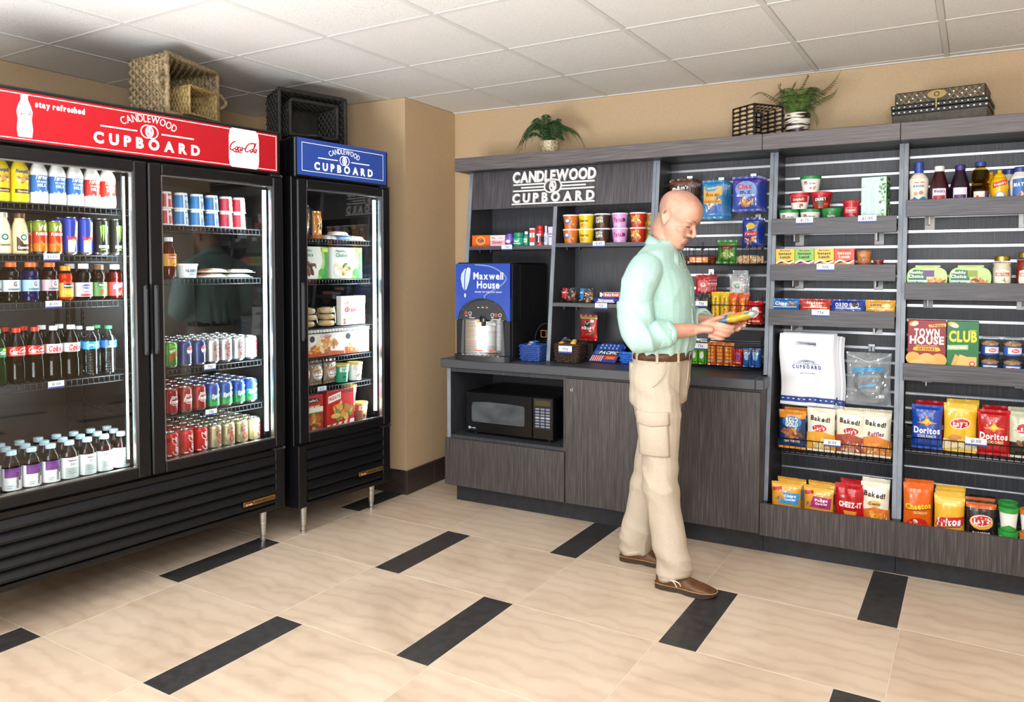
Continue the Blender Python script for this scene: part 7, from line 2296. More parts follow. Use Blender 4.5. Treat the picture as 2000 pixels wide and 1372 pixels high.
GOLDP = noisy('mosaic_pot', [(.3, '#8a744c'), (.5, '#c9b48a'), (.7, '#e6dcc4')], (90, 90, 90), 1, 2, .35)
fr = []
for k in range(24):
    a = 2 * pi * k / 24 + random.uniform(-.12, .12)
    R_ = random.uniform(.15, .235); hh = random.uniform(.03, .12)
    if sin(a) > .3:
        R_ *= .62
    fr.append([(0, 0, .085), (R_ * .38 * cos(a), R_ * .38 * sin(a), .125 + hh), (R_ * .75 * cos(a), R_ * .75 * sin(a), .10 + hh * .8), (R_ * cos(a), R_ * sin(a), random.uniform(.005, .06) if sin(a) < .3 else .1)])
fr += [[(0, 0, .085), (-.02, -.02, .18), (-.07, -.03, .235), (-.12, -.03, .215)], [(0, 0, .085), (.03, -.02, .18), (.09, -.03, .19), (.15, -.03, .13)], [(0, 0, .085), (-.08, -.03, .15), (-.16, -.04, .12), (-.23, -.05, .02)]]
pot_plant('boston_fern', 'dark green fern in a speckled gold pot on the crown board', (-2.075, 4.31, ZC), [(.040, 0), (.047, .004), (.056, .05), (.060, .09), (.056, .094)], GOLDP, fr, .034, FERN, droop=.8)
STRP = noisy('striped_pot', [(.42, '#2a2126'), (.5, '#3a2f34'), (.53, '#e6dcc9'), (.6, '#f0e8d8'), (.64, '#3a2c30')], (5, 5, 46), 1, 2, .35, dist=.6)
fr = []
for k in range(30):
    a = 2 * pi * k / 30 + random.uniform(-.15, .15)
    R_ = random.uniform(.10, .17); hh = random.uniform(.02, .10)
    if sin(a) > .3:
        R_ *= .8
    fr.append([(0, 0, .11), (R_ * .45 * cos(a), R_ * .45 * sin(a), .15 + hh), (R_ * cos(a), R_ * sin(a), .12 + hh * .9)])
fr += [[(0, 0, .11), (-.09, -.03, .19), (-.18, -.05, .245), (-.235, -.06, .215)], [(0, 0, .11), (.01, -.02, .22), (.045, -.02, .30), (.052, -.02, .315)], [(0, 0, .11), (.09, -.03, .19), (.17, -.04, .25), (.215, -.05, .315)], [(0, 0, .11), (.06, -.05, .14), (.10, -.07, .08), (.105, -.07, .03)], [(0, 0, .11), (-.05, -.03, .20), (-.085, -.03, .265), (-.08, -.03, .285)], [(0, 0, .11), (-.03, -.03, .21), (-.02, -.03, .26), (0, -.03, .29)], [(0, 0, .11), (.10, -.02, .17), (.17, -.03, .20), (.20, -.03, .23)]]
pot_plant('asparagus_fern', 'light green feathery fern in a black and white striped pot', (-.622, 4.30, ZC), [(.046, 0), (.052, .004), (.062, .06), (.066, .118), (.063, .121)], STRP, fr, .040, FERN2, True, .25)

# openwork black basket with pale rope showing between the cords
ob = thing('openwork_basket', 'black openwork basket with loop handle lying on the crown board', 'basket', (-.885, 4.32, ZC + .083), (radians(90), 0, radians(52)))
CORD = pm('#17151a', .6)
ROPE = noisy('pale_rope', [(.3, '#a88a5c'), (.7, '#d9c49a')], (70, 70, 70), 1, 2, .7)
w, d, h = .19, .165, .165
m = MB()
for j in range(4):
    z = h * j / 3
    m.tube([(-w / 2, -d / 2, z), (w / 2, -d / 2, z), (w / 2, d / 2, z), (-w / 2, d / 2, z)], .006, CORD, 6, True)
obj('cord_hoops', m, ob)
for side, (ax, L, off) in enumerate((('x', w, -d / 2), ('x', w, d / 2), ('y', d, -w / 2), ('y', d, w / 2))):
    m = MB(); rp = MB()
    for k in range(8):
        u = -L / 2 + L * k / 7
        p = (u, off) if ax == 'x' else (off, u)
        m.bar((p[0], p[1], 0), (p[0], p[1], h), .0045, CORD, 5)
        if k < 7:
            u2 = u + L / 14
            p = (u2, off) if ax == 'x' else (off, u2)
            for j in range(3):
                rp.sphere((p[0], p[1], h * (j + .5) / 3), .02, ROPE, 6, 6, sq=(.5, .42, 1.15))
    obj('cord_side', m, ob)
    tag(obj('rope_weave', rp, ob), kind='stuff')
m = MB()
for k in range(7):
    u = -w / 2 + w * k / 6
    m.bar((u, -d / 2, 0), (u, d / 2, 0), .005, CORD, 5)
    v = -d / 2 + d * k / 6
    m.bar((-w / 2, v, 0), (w / 2, v, 0), .005, CORD, 5)
obj('base_weave', m, ob)
for sx in (-1, 1):
    obj('handle', MB().tube([(sx * w / 2, .03 * cos(t), h * .92) if False else (sx * (w / 2 + .0), .035 * cos(t), h + .07 * sin(t)) for t in [pi * k / 12 for k in range(13)]], .006, CORD, 6), ob)

# studded lidded case
sc_ = thing('studded_case', 'flat dark case studded with pale dots on the crown board', 'case', (.045, 4.30, ZC), radians(-8))
CB = noisy('carved_case', [(.3, '#2a2620'), (.6, '#453c2c'), (.8, '#5f5236')], (50, 50, 50), 1, 3, .5, .3)
CBK = pm('#1d1d1e', .5)
obj('base', MB().box(-.20, -.125, 0, .20, .125, .055, CB, .004).box(-.204, -.129, .050, .204, .129, .074, CBK, .003), sc_)
ld = MB().box(-.206, -.131, .076, .206, .131, .098, CBK, .003).box(-.19, -.118, .098, .19, .118, .160, CB, .006)
lo = obj('lid', ld, sc_)
DOT = pm('#e9e6da', .4)
BRS = pm('#9a8450', .4, .6)
for zz, n_ in ((.062, 17), (.087, 17)):
    for k in range(n_):
        b = MB().sphere((-.193 + .386 * k / (n_ - 1), -.130, zz), .0042, DOT, 8, 5, sq=(1.2, .4, .9))
        obj('stud', b, lo if zz > .07 else sc_)
for k in range(22):
    u = -.18 + .36 * k / 21
    if -.05 < u < .03:
        continue
    obj('stud', MB().sphere((u, -.1185, .112 + .014 * (k % 3)), .004, DOT, 8, 5, sq=(1, .4, 1)), lo)
m = MB()
for k in range(-1, 16):
    x = -.19 + .025 * k
    for dx in (.045, -.045):
        a, b = (x, .102), (x + dx, .156)
        if -.188 < b[0] < .188 and -.188 < a[0] < .188 and not (-.055 < (a[0] + b[0]) / 2 < .035):
            m.decal(stroke([a, b], .0016), flat(-.118), BRS, .0012)
m.decal(ell(-.01, .135, .04, .02, 20), flat(-.118), BRS, .0015)
m.decal(ring(-.01, .135, .008, .012), flat(-.118), CBK, .002)
m.decal(rect(-.013, .07, -.007, .115), flat(-.131), BRS, .0015)
obj('carved_trim', m, lo, fix=False)

# ================================================================ the man: one continuous body, clothes as parts
MX, MY = -1.074, 3.507


def skin_mat():
    m, nt, b = nm('skin')
    v = coords(nt, (1, 1, 1))
    n1 = N(nt, 'ShaderNodeTexNoise'); n1.inputs['Scale'].default_value = 18; n1.inputs['Detail'].default_value = 5
    nt.links.new(v, n1.inputs['Vector'])
    at_ = N(nt, 'ShaderNodeAttribute'); at_.attribute_name = 'hair_lip'
    sp_ = N(nt, 'ShaderNodeSeparateColor'); nt.links.new(at_.outputs['Color'], sp_.inputs[0])
    fine = N(nt, 'ShaderNodeTexNoise'); fine.inputs['Scale'].default_value = 650; nt.links.new(v, fine.inputs['Vector'])
    cur = ramp(nt, [(0.3, '#bd8b74'), (0.5, '#cb9a84'), (0.7, '#d4a690')], n1.outputs[0])
    for ch, stops in ((0, [(.3, '#957a6b'), (.7, '#ab8b79')]), (1, [(.3, '#86685b'), (.7, '#9f7a68')]), (2, [(.3, '#ab6f60'), (.7, '#b87c6b')])):
        mx_ = N(nt, 'ShaderNodeMix', data_type='RGBA')
        nt.links.new(sp_.outputs[ch], mx_.inputs[0]); nt.links.new(cur, mx_.inputs[6]); nt.links.new(ramp(nt, stops, fine.outputs[0]), mx_.inputs[7])
        cur = mx_.outputs[2]
    nt.links.new(cur, b.inputs['Base Color'])
    b.inputs['Roughness'].default_value = 0.48
    b.inputs['Subsurface Weight'].default_value = 0.08
    b.inputs['Subsurface Radius'].default_value = (0.01, 0.004, 0.002)
    return m


SKIN = skin_mat()
SHIRT = noisy('mint_shirt', [(.3, '#a3c9bf'), (.7, '#b4d8ce')], (220, 220, 220), 1, 2, .75, .1)
PANTS = noisy('khaki_cotton', [(.3, '#b8aa97'), (.7, '#c6b9a6')], (260, 260, 260), 1, 2, .8, .15)
LEATH = noisy('brown_leather', [(.3, '#3f2617'), (.7, '#6a4426')], (30, 30, 30), 1, 4, .45, .2)
SUEDE = noisy('shoe_leather', [(.3, '#4a2c18'), (.55, '#6a4223'), (.75, '#7d5430')], (22, 22, 22), 1, 4, .5, .3)
SOLE = pm('#3a2a20', .6)

man = thing('person', 'bald man in a mint green shirt and khaki cargo trousers reading a snack bag', 'person', (MX, MY, 0))


def limb(mb, pts, seg=16, n=5):
    """closed tapering limb: pts (x, y, z, r[, ry]) through a smooth spline, rounded ends"""
    P = crom([tuple(p) if len(p) == 5 else tuple(p) + (p[3],) for p in pts], n)
    vs = []; fs = []; up = None
    for i, p in enumerate(P):
        a = Vector(P[max(i - 1, 0)][:3]); b = Vector(P[min(i + 1, len(P) - 1)][:3])
        d = (b - a).normalized()
        if up is None:
            up = Vector((0, 1, 0)) if abs(d.y) < .8 else Vector((1, 0, 0))
        s = d.cross(up).normalized(); up = s.cross(d).normalized()
        for k in range(seg):
            t = 2 * pi * k / seg
            vs.append(Vector(p[:3]) + s * cos(t) * p[3] + up * sin(t) * p[4])
    L = len(P)
    for i in range(L - 1):
        for k in range(seg):
            fs.append((i * seg + k, i * seg + (k + 1) % seg, (i + 1) * seg + (k + 1) % seg, (i + 1) * seg + k))
    fs += [tuple(range(seg))[::-1], tuple(range((L - 1) * seg, L * seg))]
    mb.add(vs, fs, SKIN, True)
    return mb


def torso(mb, rows, seg=28, p=2.3, n=4):
    """stack of superellipse sections (z, cx, a, b[, cy])"""
    R_ = crom([tuple(r) if len(r) == 5 else tuple(r) + (0.0,) for r in rows], n)
    vs = []
    for z, cx_, a, b, cy_ in R_:
        for k in range(seg):
            t = 2 * pi * k / seg
            q = (abs(cos(t)) ** p + abs(sin(t)) ** p) ** (-1 / p)
            vs.append((cx_ + a * cos(t) * q, cy_ + b * sin(t) * q, z))
    fs = [(i * seg + k, i * seg + (k + 1) % seg, (i + 1) * seg + (k + 1) % seg, (i + 1) * seg + k) for i in range(len(R_) - 1) for k in range(seg)]
    fs += [tuple(range(seg))[::-1], tuple(range((len(R_) - 1) * seg, len(R_) * seg))]
    mb.add(vs, fs, SKIN, True)
    return mb


def fused(mb, voxel, smooth=3, factor=.5, wob=None):
    """weld overlapping closed shapes into one continuous surface"""
    me = mb.mesh('fuse'); mb.fix(me)
    o = bpy.data.objects.new('fuse', me); COL.objects.link(o)
    r = o.modifiers.new('r', 'REMESH'); r.mode = 'VOXEL'; r.voxel_size = voxel; r.adaptivity = 0
    s = o.modifiers.new('s', 'SMOOTH'); s.iterations = smooth; s.factor = factor
    bpy.context.view_layer.update()
    out = bpy.data.meshes.new_from_object(o.evaluated_get(bpy.context.evaluated_depsgraph_get()))
    bpy.data.objects.remove(o); bpy.data.meshes.remove(me)
    if wob:
        ns = [v.normal.copy() for v in out.vertices]
        for v, nrm in zip(out.vertices, ns):
            v.co += nrm * wob(v.co)
    out.materials.clear()
    for p in out.polygons:
        p.use_smooth = True
    return out


# head frame: f forward, y left, u up; tipped down and turned a little to his right
HP = radians(27)
HO = Vector((.031, 0, 1.685))
HS = 1.065
HM = Matrix.Translation(HO) @ Matrix.Rotation(radians(-11), 4, 'Z') @ Matrix.Rotation(HP, 4, 'Y') @ Matrix.Scale(HS, 4)


def hd(f, y, u):
    return HM @ Vector((f, y, u))


def hell(mb, c, r, rot=0.0):
    return mb.sphere((0, 0, 0), 1.0, SKIN, 16, 12, HM @ Matrix.Translation(c) @ Matrix.Rotation(rot, 4, 'Y') @ Matrix.Diagonal((*r, 1)))


b = MB()
# skull and jaw as one stack of sections: u, back, front, half width
SEC = [(-.1215, .052, .074, .012), (-.117, .034, .089, .027), (-.107, .012, .0955, .040), (-.090, -.008, .0945, .052), (-.070, -.024, .096, .0600), (-.045, -.042, .0985, .0655), (-.022, -.060, .0985, .0690),
       (0, -.074, .0965, .0715), (.020, -.083, .1075, .0750), (.045, -.088, .1115, .0780), (.070, -.084, .1065, .0765), (.092, -.070, .0930, .0680), (.109, -.046, .0690, .0520), (.120, -.020, .0420, .0310), (.1245, .002, .0200, .0110)]
SR = crom(SEC, 4)
vs = []; sg_ = 40
for u_, fb, ff, w_ in SR:
    c_ = (fb * .55 + ff * .45)
    for k in range(sg_):
        t_ = 2 * pi * k / sg_
        ct, st = cos(t_), sin(t_)
        pw = 2.25 if ct > 0 else 2.0
        q_ = (abs(ct) ** pw + abs(st) ** pw) ** (-1 / pw)
        vs.append(hd(c_ + ((ff - c_) if ct > 0 else (c_ - fb)) * ct * q_, w_ * st * q_, u_))
b.add(vs, [(i * sg_ + k, i * sg_ + (k + 1) % sg_, (i + 1) * sg_ + (k + 1) % sg_, (i + 1) * sg_ + k) for i in range(len(SR) - 1) for k in range(sg_)] + [tuple(range(sg_))[::-1], tuple(range((len(SR) - 1) * sg_, len(SR) * sg_))], SKIN, True)
for sg in (-1, 1):
    for c, r in (((.0875, sg * .027, .0205), (.019, .027, .0085)), ((.0775, sg * .0305, .0005), (.0160, .0165, .0115)), ((.0640, sg * .0380, -.024), (.0275, .0270, .0230)), ((.0690, sg * .0330, -.0370), (.0235, .0205, .0205)),
                 ((.1045, sg * .0125, -.0385), (.0115, .0085, .0080)), ((.0745, sg * .0340, -.0630), (.0130, .0090, .0095)), ((.0080, sg * .0470, -.060), (.028, .0100, .024))):
        hell(b, c, r)
    # ear: shell, rim, inner fold and lobe
    hell(b, (.002, sg * .0750, .000), (.016, .0050, .027))
    rim = [(-.006, .077, -.024, .0045), (-.015, .081, -.008, .0042), (-.0195, .085, .010, .0042), (-.014, .087, .026, .0042), (.000, .0855, .0325, .0042), (.012, .0805, .026, .0040), (.0155, .0765, .012, .0036)]
    limb(b, [(*hd(f_, sg * y_, u_), r_) for f_, y_, u_, r_ in rim], 8, 3)
    limb(b, [(*hd(f_, sg * y_, u_), r_) for f_, y_, u_, r_ in [(-.004, .078, -.018, .004), (-.009, .080, .0, .0034), (-.004, .081, .016, .0030)]], 8, 3)
    hell(b, (.004, sg * .0765, -.0265), (.0085, .0055, .0095)); hell(b, (.014, sg * .0750, -.006), (.0045, .0045, .0075))
limb(b, [(*hd(.0955, 0, .018), .0105), (*hd(.1020, 0, .002), .0090), (*hd(.1140, 0, -.018), .0098), (*hd(.1205, 0, -.0300), .0100), (*hd(.1120, 0, -.0390), .0100)], 12)
hell(b, (.0860, 0, -.0645), (.0185, .0290, .0220))
limb(b, [(*hd(.0880, -.0270, -.0590), .0030), (*hd(.0990, -.0120, -.0615), .0045), (*hd(.1010, 0, -.0620), .0045), (*hd(.0990, .0120, -.0615), .0045), (*hd(.0880, .0270, -.0590), .0030)], 8)
limb(b, [(*hd(.0870, -.0240, -.0640), .0030), (*hd(.0970, -.0110, -.0725), .0050), (*hd(.0990, 0, -.0740), .0055), (*hd(.0970, .0110, -.0725), .0050), (*hd(.0870, .0240, -.0640), .0030)], 8)
hell(b, (.0860, 0, -.1030), (.0150, .0200, .0130))
limb(b, [(*hd(-.020, 0, -.010), .058), (*hd(-.026, 0, -.060), .056), (-.012, 0, 1.545, .058), (-.022, 0, 1.49, .062), (-.03, 0, 1.44, .075)], 18)
# trunk
torso(b, [(.84, -.045, .08, .12), (.95, -.04, .105, .155), (1.05, -.02, .095, .145), (1.2, -.012, .105, .155), (1.38, -.02, .105, .17), (1.46, -.035, .085, .17), (1.53, -.032, .055, .11)], p=2.2)
ARM_R = [(-.045, -.175, 1.455, .058), (-.062, -.235, 1.30, .048), (-.045, -.255, 1.155, .042), (.010, -.215, 1.158, .043), (.095, -.142, 1.168, .035), (.158, -.094, 1.172, .029, .024)]
ARM_L = [(-.045, .175, 1.455, .058), (-.04, .235, 1.31, .048), (-.005, .250, 1.175, .042), (.05, .208, 1.182, .042), (.125, .142, 1.200, .034), (.185, .092, 1.198, .028, .024)]
limb(b, ARM_R, 14); limb(b, ARM_L, 14)
# legs
limb(b, [(-.04, -.095, .92, .085), (-.008, -.10, .70, .072), (.015, -.125, .48, .05), (.025, -.135, .30, .048), (.06, -.15, .12, .033), (.085, -.155, .06, .034)], 14)
limb(b, [(-.04, .095, .92, .085), (-.06, .09, .70, .072), (-.09, .08, .47, .05), (-.135, .075, .30, .048), (-.17, .07, .12, .033), (-.175, .07, .06, .034)], 14)
limb(b, [(.05, -.156, .048, .026), (.13, -.157, .044, .022), (.21, -.158, .036, .013)], 10)
limb(b, [(-.205, .072, .048, .026), (-.125, .076, .044, .022), (-.045, .080, .036, .013)], 10)
# right hand: palm seen from its back, fingers curled under the bag, thumb on top
limb(b, [(.150, -.098, 1.172, .025, .026), (.185, -.084, 1.175, .020, .034), (.215, -.076, 1.174, .0185, .039), (.236, -.073, 1.172, .014, .037)], 14)
FR = [[(.222, -.070, 1.200, .0118), (.262, -.071, 1.198, .0108), (.290, -.060, 1.190, .0098), (.308, -.040, 1.185, .0092), (.312, -.022, 1.187, .0080)],
      [(.222, -.074, 1.182, .0120), (.264, -.077, 1.177, .0110), (.293, -.066, 1.170, .0100), (.307, -.042, 1.167, .0092), (.305, -.020, 1.172, .0080)],
      [(.219, -.074, 1.163, .0118), (.256, -.078, 1.156, .0106), (.282, -.068, 1.150, .0098), (.294, -.045, 1.150, .0088), (.291, -.024, 1.158, .0078)],
      [(.212, -.072, 1.146, .0106), (.242, -.075, 1.138, .0094), (.262, -.066, 1.133, .0086), (.271, -.048, 1.135, .0080), (.270, -.030, 1.143, .0070)]]
for f_ in FR:
    limb(b, f_, 10, 4)
limb(b, [(.180, -.078, 1.184, .0185), (.208, -.064, 1.204, .0150), (.236, -.050, 1.220, .0120), (.256, -.040, 1.2265, .0108), (.270, -.032, 1.228, .0088)], 10, 4)
# left hand: open under the bag, thumb on its far edge
limb(b, [(.180, .096, 1.198, .024, .026), (.222, .066, 1.182, .036, .019), (.258, .045, 1.176, .040, .016), (.275, .038, 1.176, .037, .012)], 14)
FL = [[(.262, .062, 1.180, .0102), (.308, .052, 1.188, .0092), (.338, .038, 1.196, .0085), (.358, .022, 1.204, .0072)],
      [(.270, .042, 1.176, .0105), (.316, .026, 1.181, .0095), (.344, .006, 1.186, .0086), (.358, -.014, 1.194, .0074)],
      [(.266, .024, 1.172, .0102), (.304, .004, 1.170, .0092), (.328, -.014, 1.173, .0084), (.340, -.030, 1.182, .0072)],
      [(.252, .012, 1.168, .0092), (.282, -.006, 1.161, .0082), (.302, -.022, 1.160, .0075), (.312, -.036, 1.168, .0065)]]
for f_ in FL:
    limb(b, f_, 10, 4)
limb(b, [(.205, .088, 1.204, .015), (.245, .076, 1.226, .012), (.276, .060, 1.240, .0102), (.300, .044, 1.243, .0085)], 10, 4)
bm_ = fused(b, .0035, 4, .5)
bm_.materials.append(SKIN)


def sst(a, b_, x):
    t_ = max(0.0, min(1.0, (x - a) / (b_ - a)))
    return t_ * t_ * (3 - 2 * t_)


inv = HM.inverted()
ca = bm_.color_attributes.new('hair_lip', 'FLOAT_COLOR', 'POINT')
buf = []
for v_ in bm_.vertices:
    hr = mo = li = 0.0
    if v_.co.z > 1.50 and abs(v_.co.y) < .12:
        f_, y_, u_ = inv @ v_.co
        side = 1 - sst(-.01 + .25 * u_, .055 + .25 * u_, f_)
        hr = side * sst(-.075, -.045, u_) * (1 - sst(.045, .10, u_ + .35 * max(0, f_))) * .62
        if abs(y_) > .0745 and f_ > -.024:
            hr *= .0
        if f_ > .08:
            q_ = min((u_ + .061) / .006, (-.079 - u_) / .006 * -1) if False else 1 - min(1, abs(u_ + .0672) / .0125)
            li = sst(.0, .45, q_) * (1 - sst(.016, .023, abs(y_)))
            mo = max(sst(-.060, -.055, u_) * (1 - sst(-.049, -.045, u_)) * (1 - sst(.026, .034, abs(y_))), .8 * (1 - sst(-.086, -.080, u_)) * (1 - sst(.014, .026, abs(y_)))) * sst(.08, .09, f_)
    buf += [hr, mo, li, 1.0]
ca.data.foreach_set('color', buf)
obj('body', bm_, man)
# brows, lashes, mouth line and smile creases
hair = MB()
BROW = pm('#8a6a58', .7)
LASH = pm('#4a3028', .6)
CREASE = pm('#a8664e', .6)
for sg in (-1, 1):
    bt = MB()
    limb(bt, [(*hd(.1085, sg * .011, .0215), .0016), (*hd(.1055, sg * .026, .0265), .0026), (*hd(.0905, sg * .044, .0235), .0014)], 6, 5)
    bt.mats[0] = BROW
    obj('eyebrow', bt, man)
    lt = MB()
    limb(lt, [(*hd(.0935, sg * .0175, -.0030), .0013), (*hd(.0935, sg * .0300, -.0062), .0023), (*hd(.0825, sg * .0440, -.0040), .0015)], 6, 5)
    lt.mats[0] = LASH
    obj('eyelash', lt, man)
ml = MB()
limb(ml, [(*hd(.0845, -.0330, -.0570), .0014), (*hd(.0985, -.0160, -.0655), .0016), (*hd(.1018, 0, -.0675), .0016), (*hd(.0985, .0160, -.0655), .0016), (*hd(.0845, .0330, -.0570), .0014)], 6, 5)
ml.mats[0] = pm('#7a3f34', .6)
obj('mouth_line', ml, man)

# ---------------------------------------------------------------- shirt
def ridge(x, y, z):
    return 1 - 2 * abs(noise.noise(Vector((x, y, z))))


def folds(co):
    x, y, z = co
    d = .0030 * noise.noise(Vector((x * 9, y * 9, z * 5)))
    # drag lines run down and back from the shoulder; cloth gathers over the belt and bunches in the sleeves
    a = x * .8 + z * .6
    c = x * .6 - z * .8
    d += .0060 * ridge(a * 12 + 2, c * 3.0, y * 5) + .0045 * ridge(c * 10 + 5, a * 4, y * 7)
    if z < 1.20:
        th = math.atan2(y, x + .02)
        d += .0110 * ridge(th * 3.6, z * 3, 4) * min(1, (1.20 - z) / .09)
    if abs(y) > .165 and z < 1.30:
        w = min(1, (abs(y) - .165) / .03)
        d += .0085 * w * ridge(a * 15 + 7, c * 5, y * 8)
    return d


s = MB()
torso(s, [(1.045, -.020, .112, .163), (1.075, -.020, .122, .172), (1.13, -.012, .129, .178), (1.25, -.014, .128, .183), (1.38, -.022, .123, .190), (1.455, -.036, .106, .196), (1.505, -.036, .088, .178), (1.532, -.033, .076, .140), (1.556, -.027, .065, .092), (1.572, -.021, .058, .066)], p=2.25)
limb(s, [(-.036, -.105, 1.462, .060), (-.050, -.180, 1.435, .078), (-.064, -.222, 1.37, .074), (-.070, -.240, 1.29, .0705), (-.060, -.256, 1.19, .066), (-.040, -.256, 1.150, .062), (-.002, -.232, 1.150, .057), (.050, -.190, 1.155, .050)], 18)
limb(s, [(-.036, .105, 1.462, .060), (-.046, .180, 1.435, .078), (-.05, .215, 1.38, .077), (-.045, .238, 1.30, .072), (-.015, .252, 1.19, .066), (.018, .240, 1.175, .060), (.075, .196, 1.190, .054), (.128, .152, 1.204, .046)], 18)
sh = fused(s, .0052, 4, .55, folds)
sh.materials.append(SHIRT)
obj('shirt', sh, man)


def ring_band(mb, c, d, r0, r1, ln, mat, wob=.0025, seg=30):
    """rolled cuff: a thick turned-back band round an arm"""
    d = Vector(d).normalized(); a = d.orthogonal().normalized(); e = d.cross(a)
    prof = [(0, r0 * .80), (0, r0), (.12, r0 + .005), (.5, (r0 + r1) / 2 + .006), (.88, r1 + .005), (1, r1), (1, r1 * .80)]
    vs = []
    for t, r in prof:
        for k in range(seg):
            q = 2 * pi * k / seg
            rr = r + wob * sin(5 * q + t * 4)
            vs.append(Vector(c) + d * (ln * (t - .5) + .004 * sin(3 * q)) + (a * cos(q) + e * sin(q)) * rr)
    n_ = len(prof)
    fs = [(i * seg + k, i * seg + (k + 1) % seg, (i + 1) * seg + (k + 1) % seg, (i + 1) * seg + k) for i in range(n_ - 1) for k in range(seg)]
    return mb.add(vs, fs, mat, True)


obj('rolled_cuff', ring_band(MB(), (.040, -.199, 1.153), (.72, .62, .05), .055, .051, .052, SHIRT), man)
obj('rolled_cuff', ring_band(MB(), (.062, -.180, 1.156), (.72, .62, .05), .054, .049, .034, SHIRT, .002), man)
obj('rolled_cuff', ring_band(MB(), (.120, .158, 1.203), (.74, -.62, .10), .050, .046, .045, SHIRT), man)
# collar: a stand with two folded points
cl = MB()
vs = []
nC = 26
for i in range(nC + 1):
    t = -1 + 2 * i / nC            # -1 and 1 are the two front points
    a = pi - t * pi * .95
    cx_, cy_ = -.014 + .068 * cos(a), .070 * sin(a)
    zt = 1.604 - .082 * ((1 + cos(a)) / 2) ** 1.2
    e_ = max(0, abs(t) - .66) / .34
    sy_ = 1 if sin(a) > 0 else -1
    ox, oy = .024 * cos(a) - .004 * e_, .046 * sin(a) + sy_ * .036 * e_
    drop = .038 + .036 * e_
    vs += [(cx_, cy_, zt - .034), (cx_, cy_, zt), (cx_ + ox * .25, cy_ + oy * .18, zt + .003), (cx_ + ox, cy_ + oy, zt - drop)]
cl.add(vs, [(4 * i + k, 4 * i + 4 + k, 4 * i + 5 + k, 4 * i + 1 + k) for i in range(nC) for k in range(3)], SHIRT, True)
co_ = obj('collar', cl, man, fix=False)
sd = co_.modifiers.new('cloth', 'SOLIDIFY'); sd.thickness = .003; sd.offset = 0
bt = MB()
BTN = pm('#d9e6df', .3)


def front_x(z):
    rows = [(1.045, .092), (1.13, .117), (1.25, .114), (1.38, .101), (1.455, .070), (1.505, .046), (1.545, .038)]
    for (a, ra), (c, rc) in zip(rows, rows[1:]):
        if a <= z <= c:
            return ra + (rc - ra) * (z - a) / (c - a)
    return .09


pk = MB(); vs = []
for i in range(25):
    z = 1.06 + .47 * i / 24
    x = front_x(z) + .004 + .0015 * sin(i)
    vs += [(x - .004, -.018, z), (x + .0025, -.016, z), (x + .003, .016, z), (x - .004, .018, z)]
pk.add(vs, [(4 * i + k, 4 * i + k + 1, 4 * i + 5 + k, 4 * i + 4 + k) for i in range(24) for k in range(3)], SHIRT, True)
obj('button_placket', pk, man)
for z in (1.12, 1.20, 1.28, 1.36, 1.44, 1.51):
    obj('button', MB().lathe([(.0055, 0), (.0055, .0025), (.003, .003), (0, .002)], BTN, 12, Matrix.Translation((front_x(z) + .0065, 0, z)) @ Matrix.Rotation(pi / 2, 4, 'Y')), man)
obj('collar_button', MB().lathe([(.005, 0), (.005, .0025), (0, .002)], BTN, 10, Matrix.Translation((.068, -.042, 1.468)) @ Matrix.Rotation(pi / 2, 4, 'Y') @ Matrix.Rotation(-.8, 4, 'X')), man)

# ---------------------------------------------------------------- trousers
def creases(co):
    x, y, z = co
    d = .0028 * noise.noise(Vector((x * 8 + 7, y * 8, z * 6)))
    k = max(0, 1 - abs(z - .46) / .11) * .9 + max(0, 1 - abs(z - .13) / .12) * 1.2 + max(0, 1 - abs(z - .86) / .10) * .7 + .15
    a = z * .85 + x * .5
    d += .0150 * min(1.1, k) * ridge(a * 12 + 3, (x - z) * 3.0, y * 5)
    d += .0055 * ridge(x * 10, z * 2.2, y * 10 + 5)
    return d


t = MB()
torso(t, [(1.066, -.020, .118, .167), (1.03, -.022, .121, .170), (.96, -.036, .128, .182), (.88, -.040, .122, .186), (.82, -.038, .105, .175)][::-1], p=2.3)
limb(t, [(-.032, -.098, .90, .096), (-.012, -.103, .80, .100, .098), (-.006, -.108, .70, .094, .092), (.004, -.118, .56, .080), (.008, -.126, .47, .078), (.030, -.136, .36, .071), (.058, -.146, .22, .071), (.080, -.152, .10, .068), (.085, -.154, .066, .068)], 20)
limb(t, [(-.045, .098, .90, .094), (-.062, .098, .78, .096), (-.072, .092, .66, .088), (-.095, .082, .50, .078), (-.112, .078, .42, .074), (-.148, .074, .25, .070), (-.172, .070, .10, .068), (-.176, .070, .058, .068)], 20)
tm = fused(t, .0052, 3, .5, creases)
tm.materials.append(PANTS)
obj('trousers', tm, man)


def cuff_hem(c, tilt):
    mb = MB(); seg = 28; vs = []
    for t_, r in ((0, .060), (0, .0705), (.02, .072), (.022, .066)):
        for k in range(seg):
            q = 2 * pi * k / seg
            vs.append((c[0] + r * cos(q), c[1] + r * sin(q), c[2] + t_ + tilt * cos(q) + .003 * sin(4 * q)))
    return mb.add(vs, [(i * seg + k, i * seg + (k + 1) % seg, (i + 1) * seg + (k + 1) % seg, (i + 1) * seg + k) for i in range(3) for k in range(seg)], PANTS, True)


obj('trouser_hem', cuff_hem((.086, -.154, .056), .020), man)
obj('trouser_hem', cuff_hem((-.176, .070, .050), .008), man)


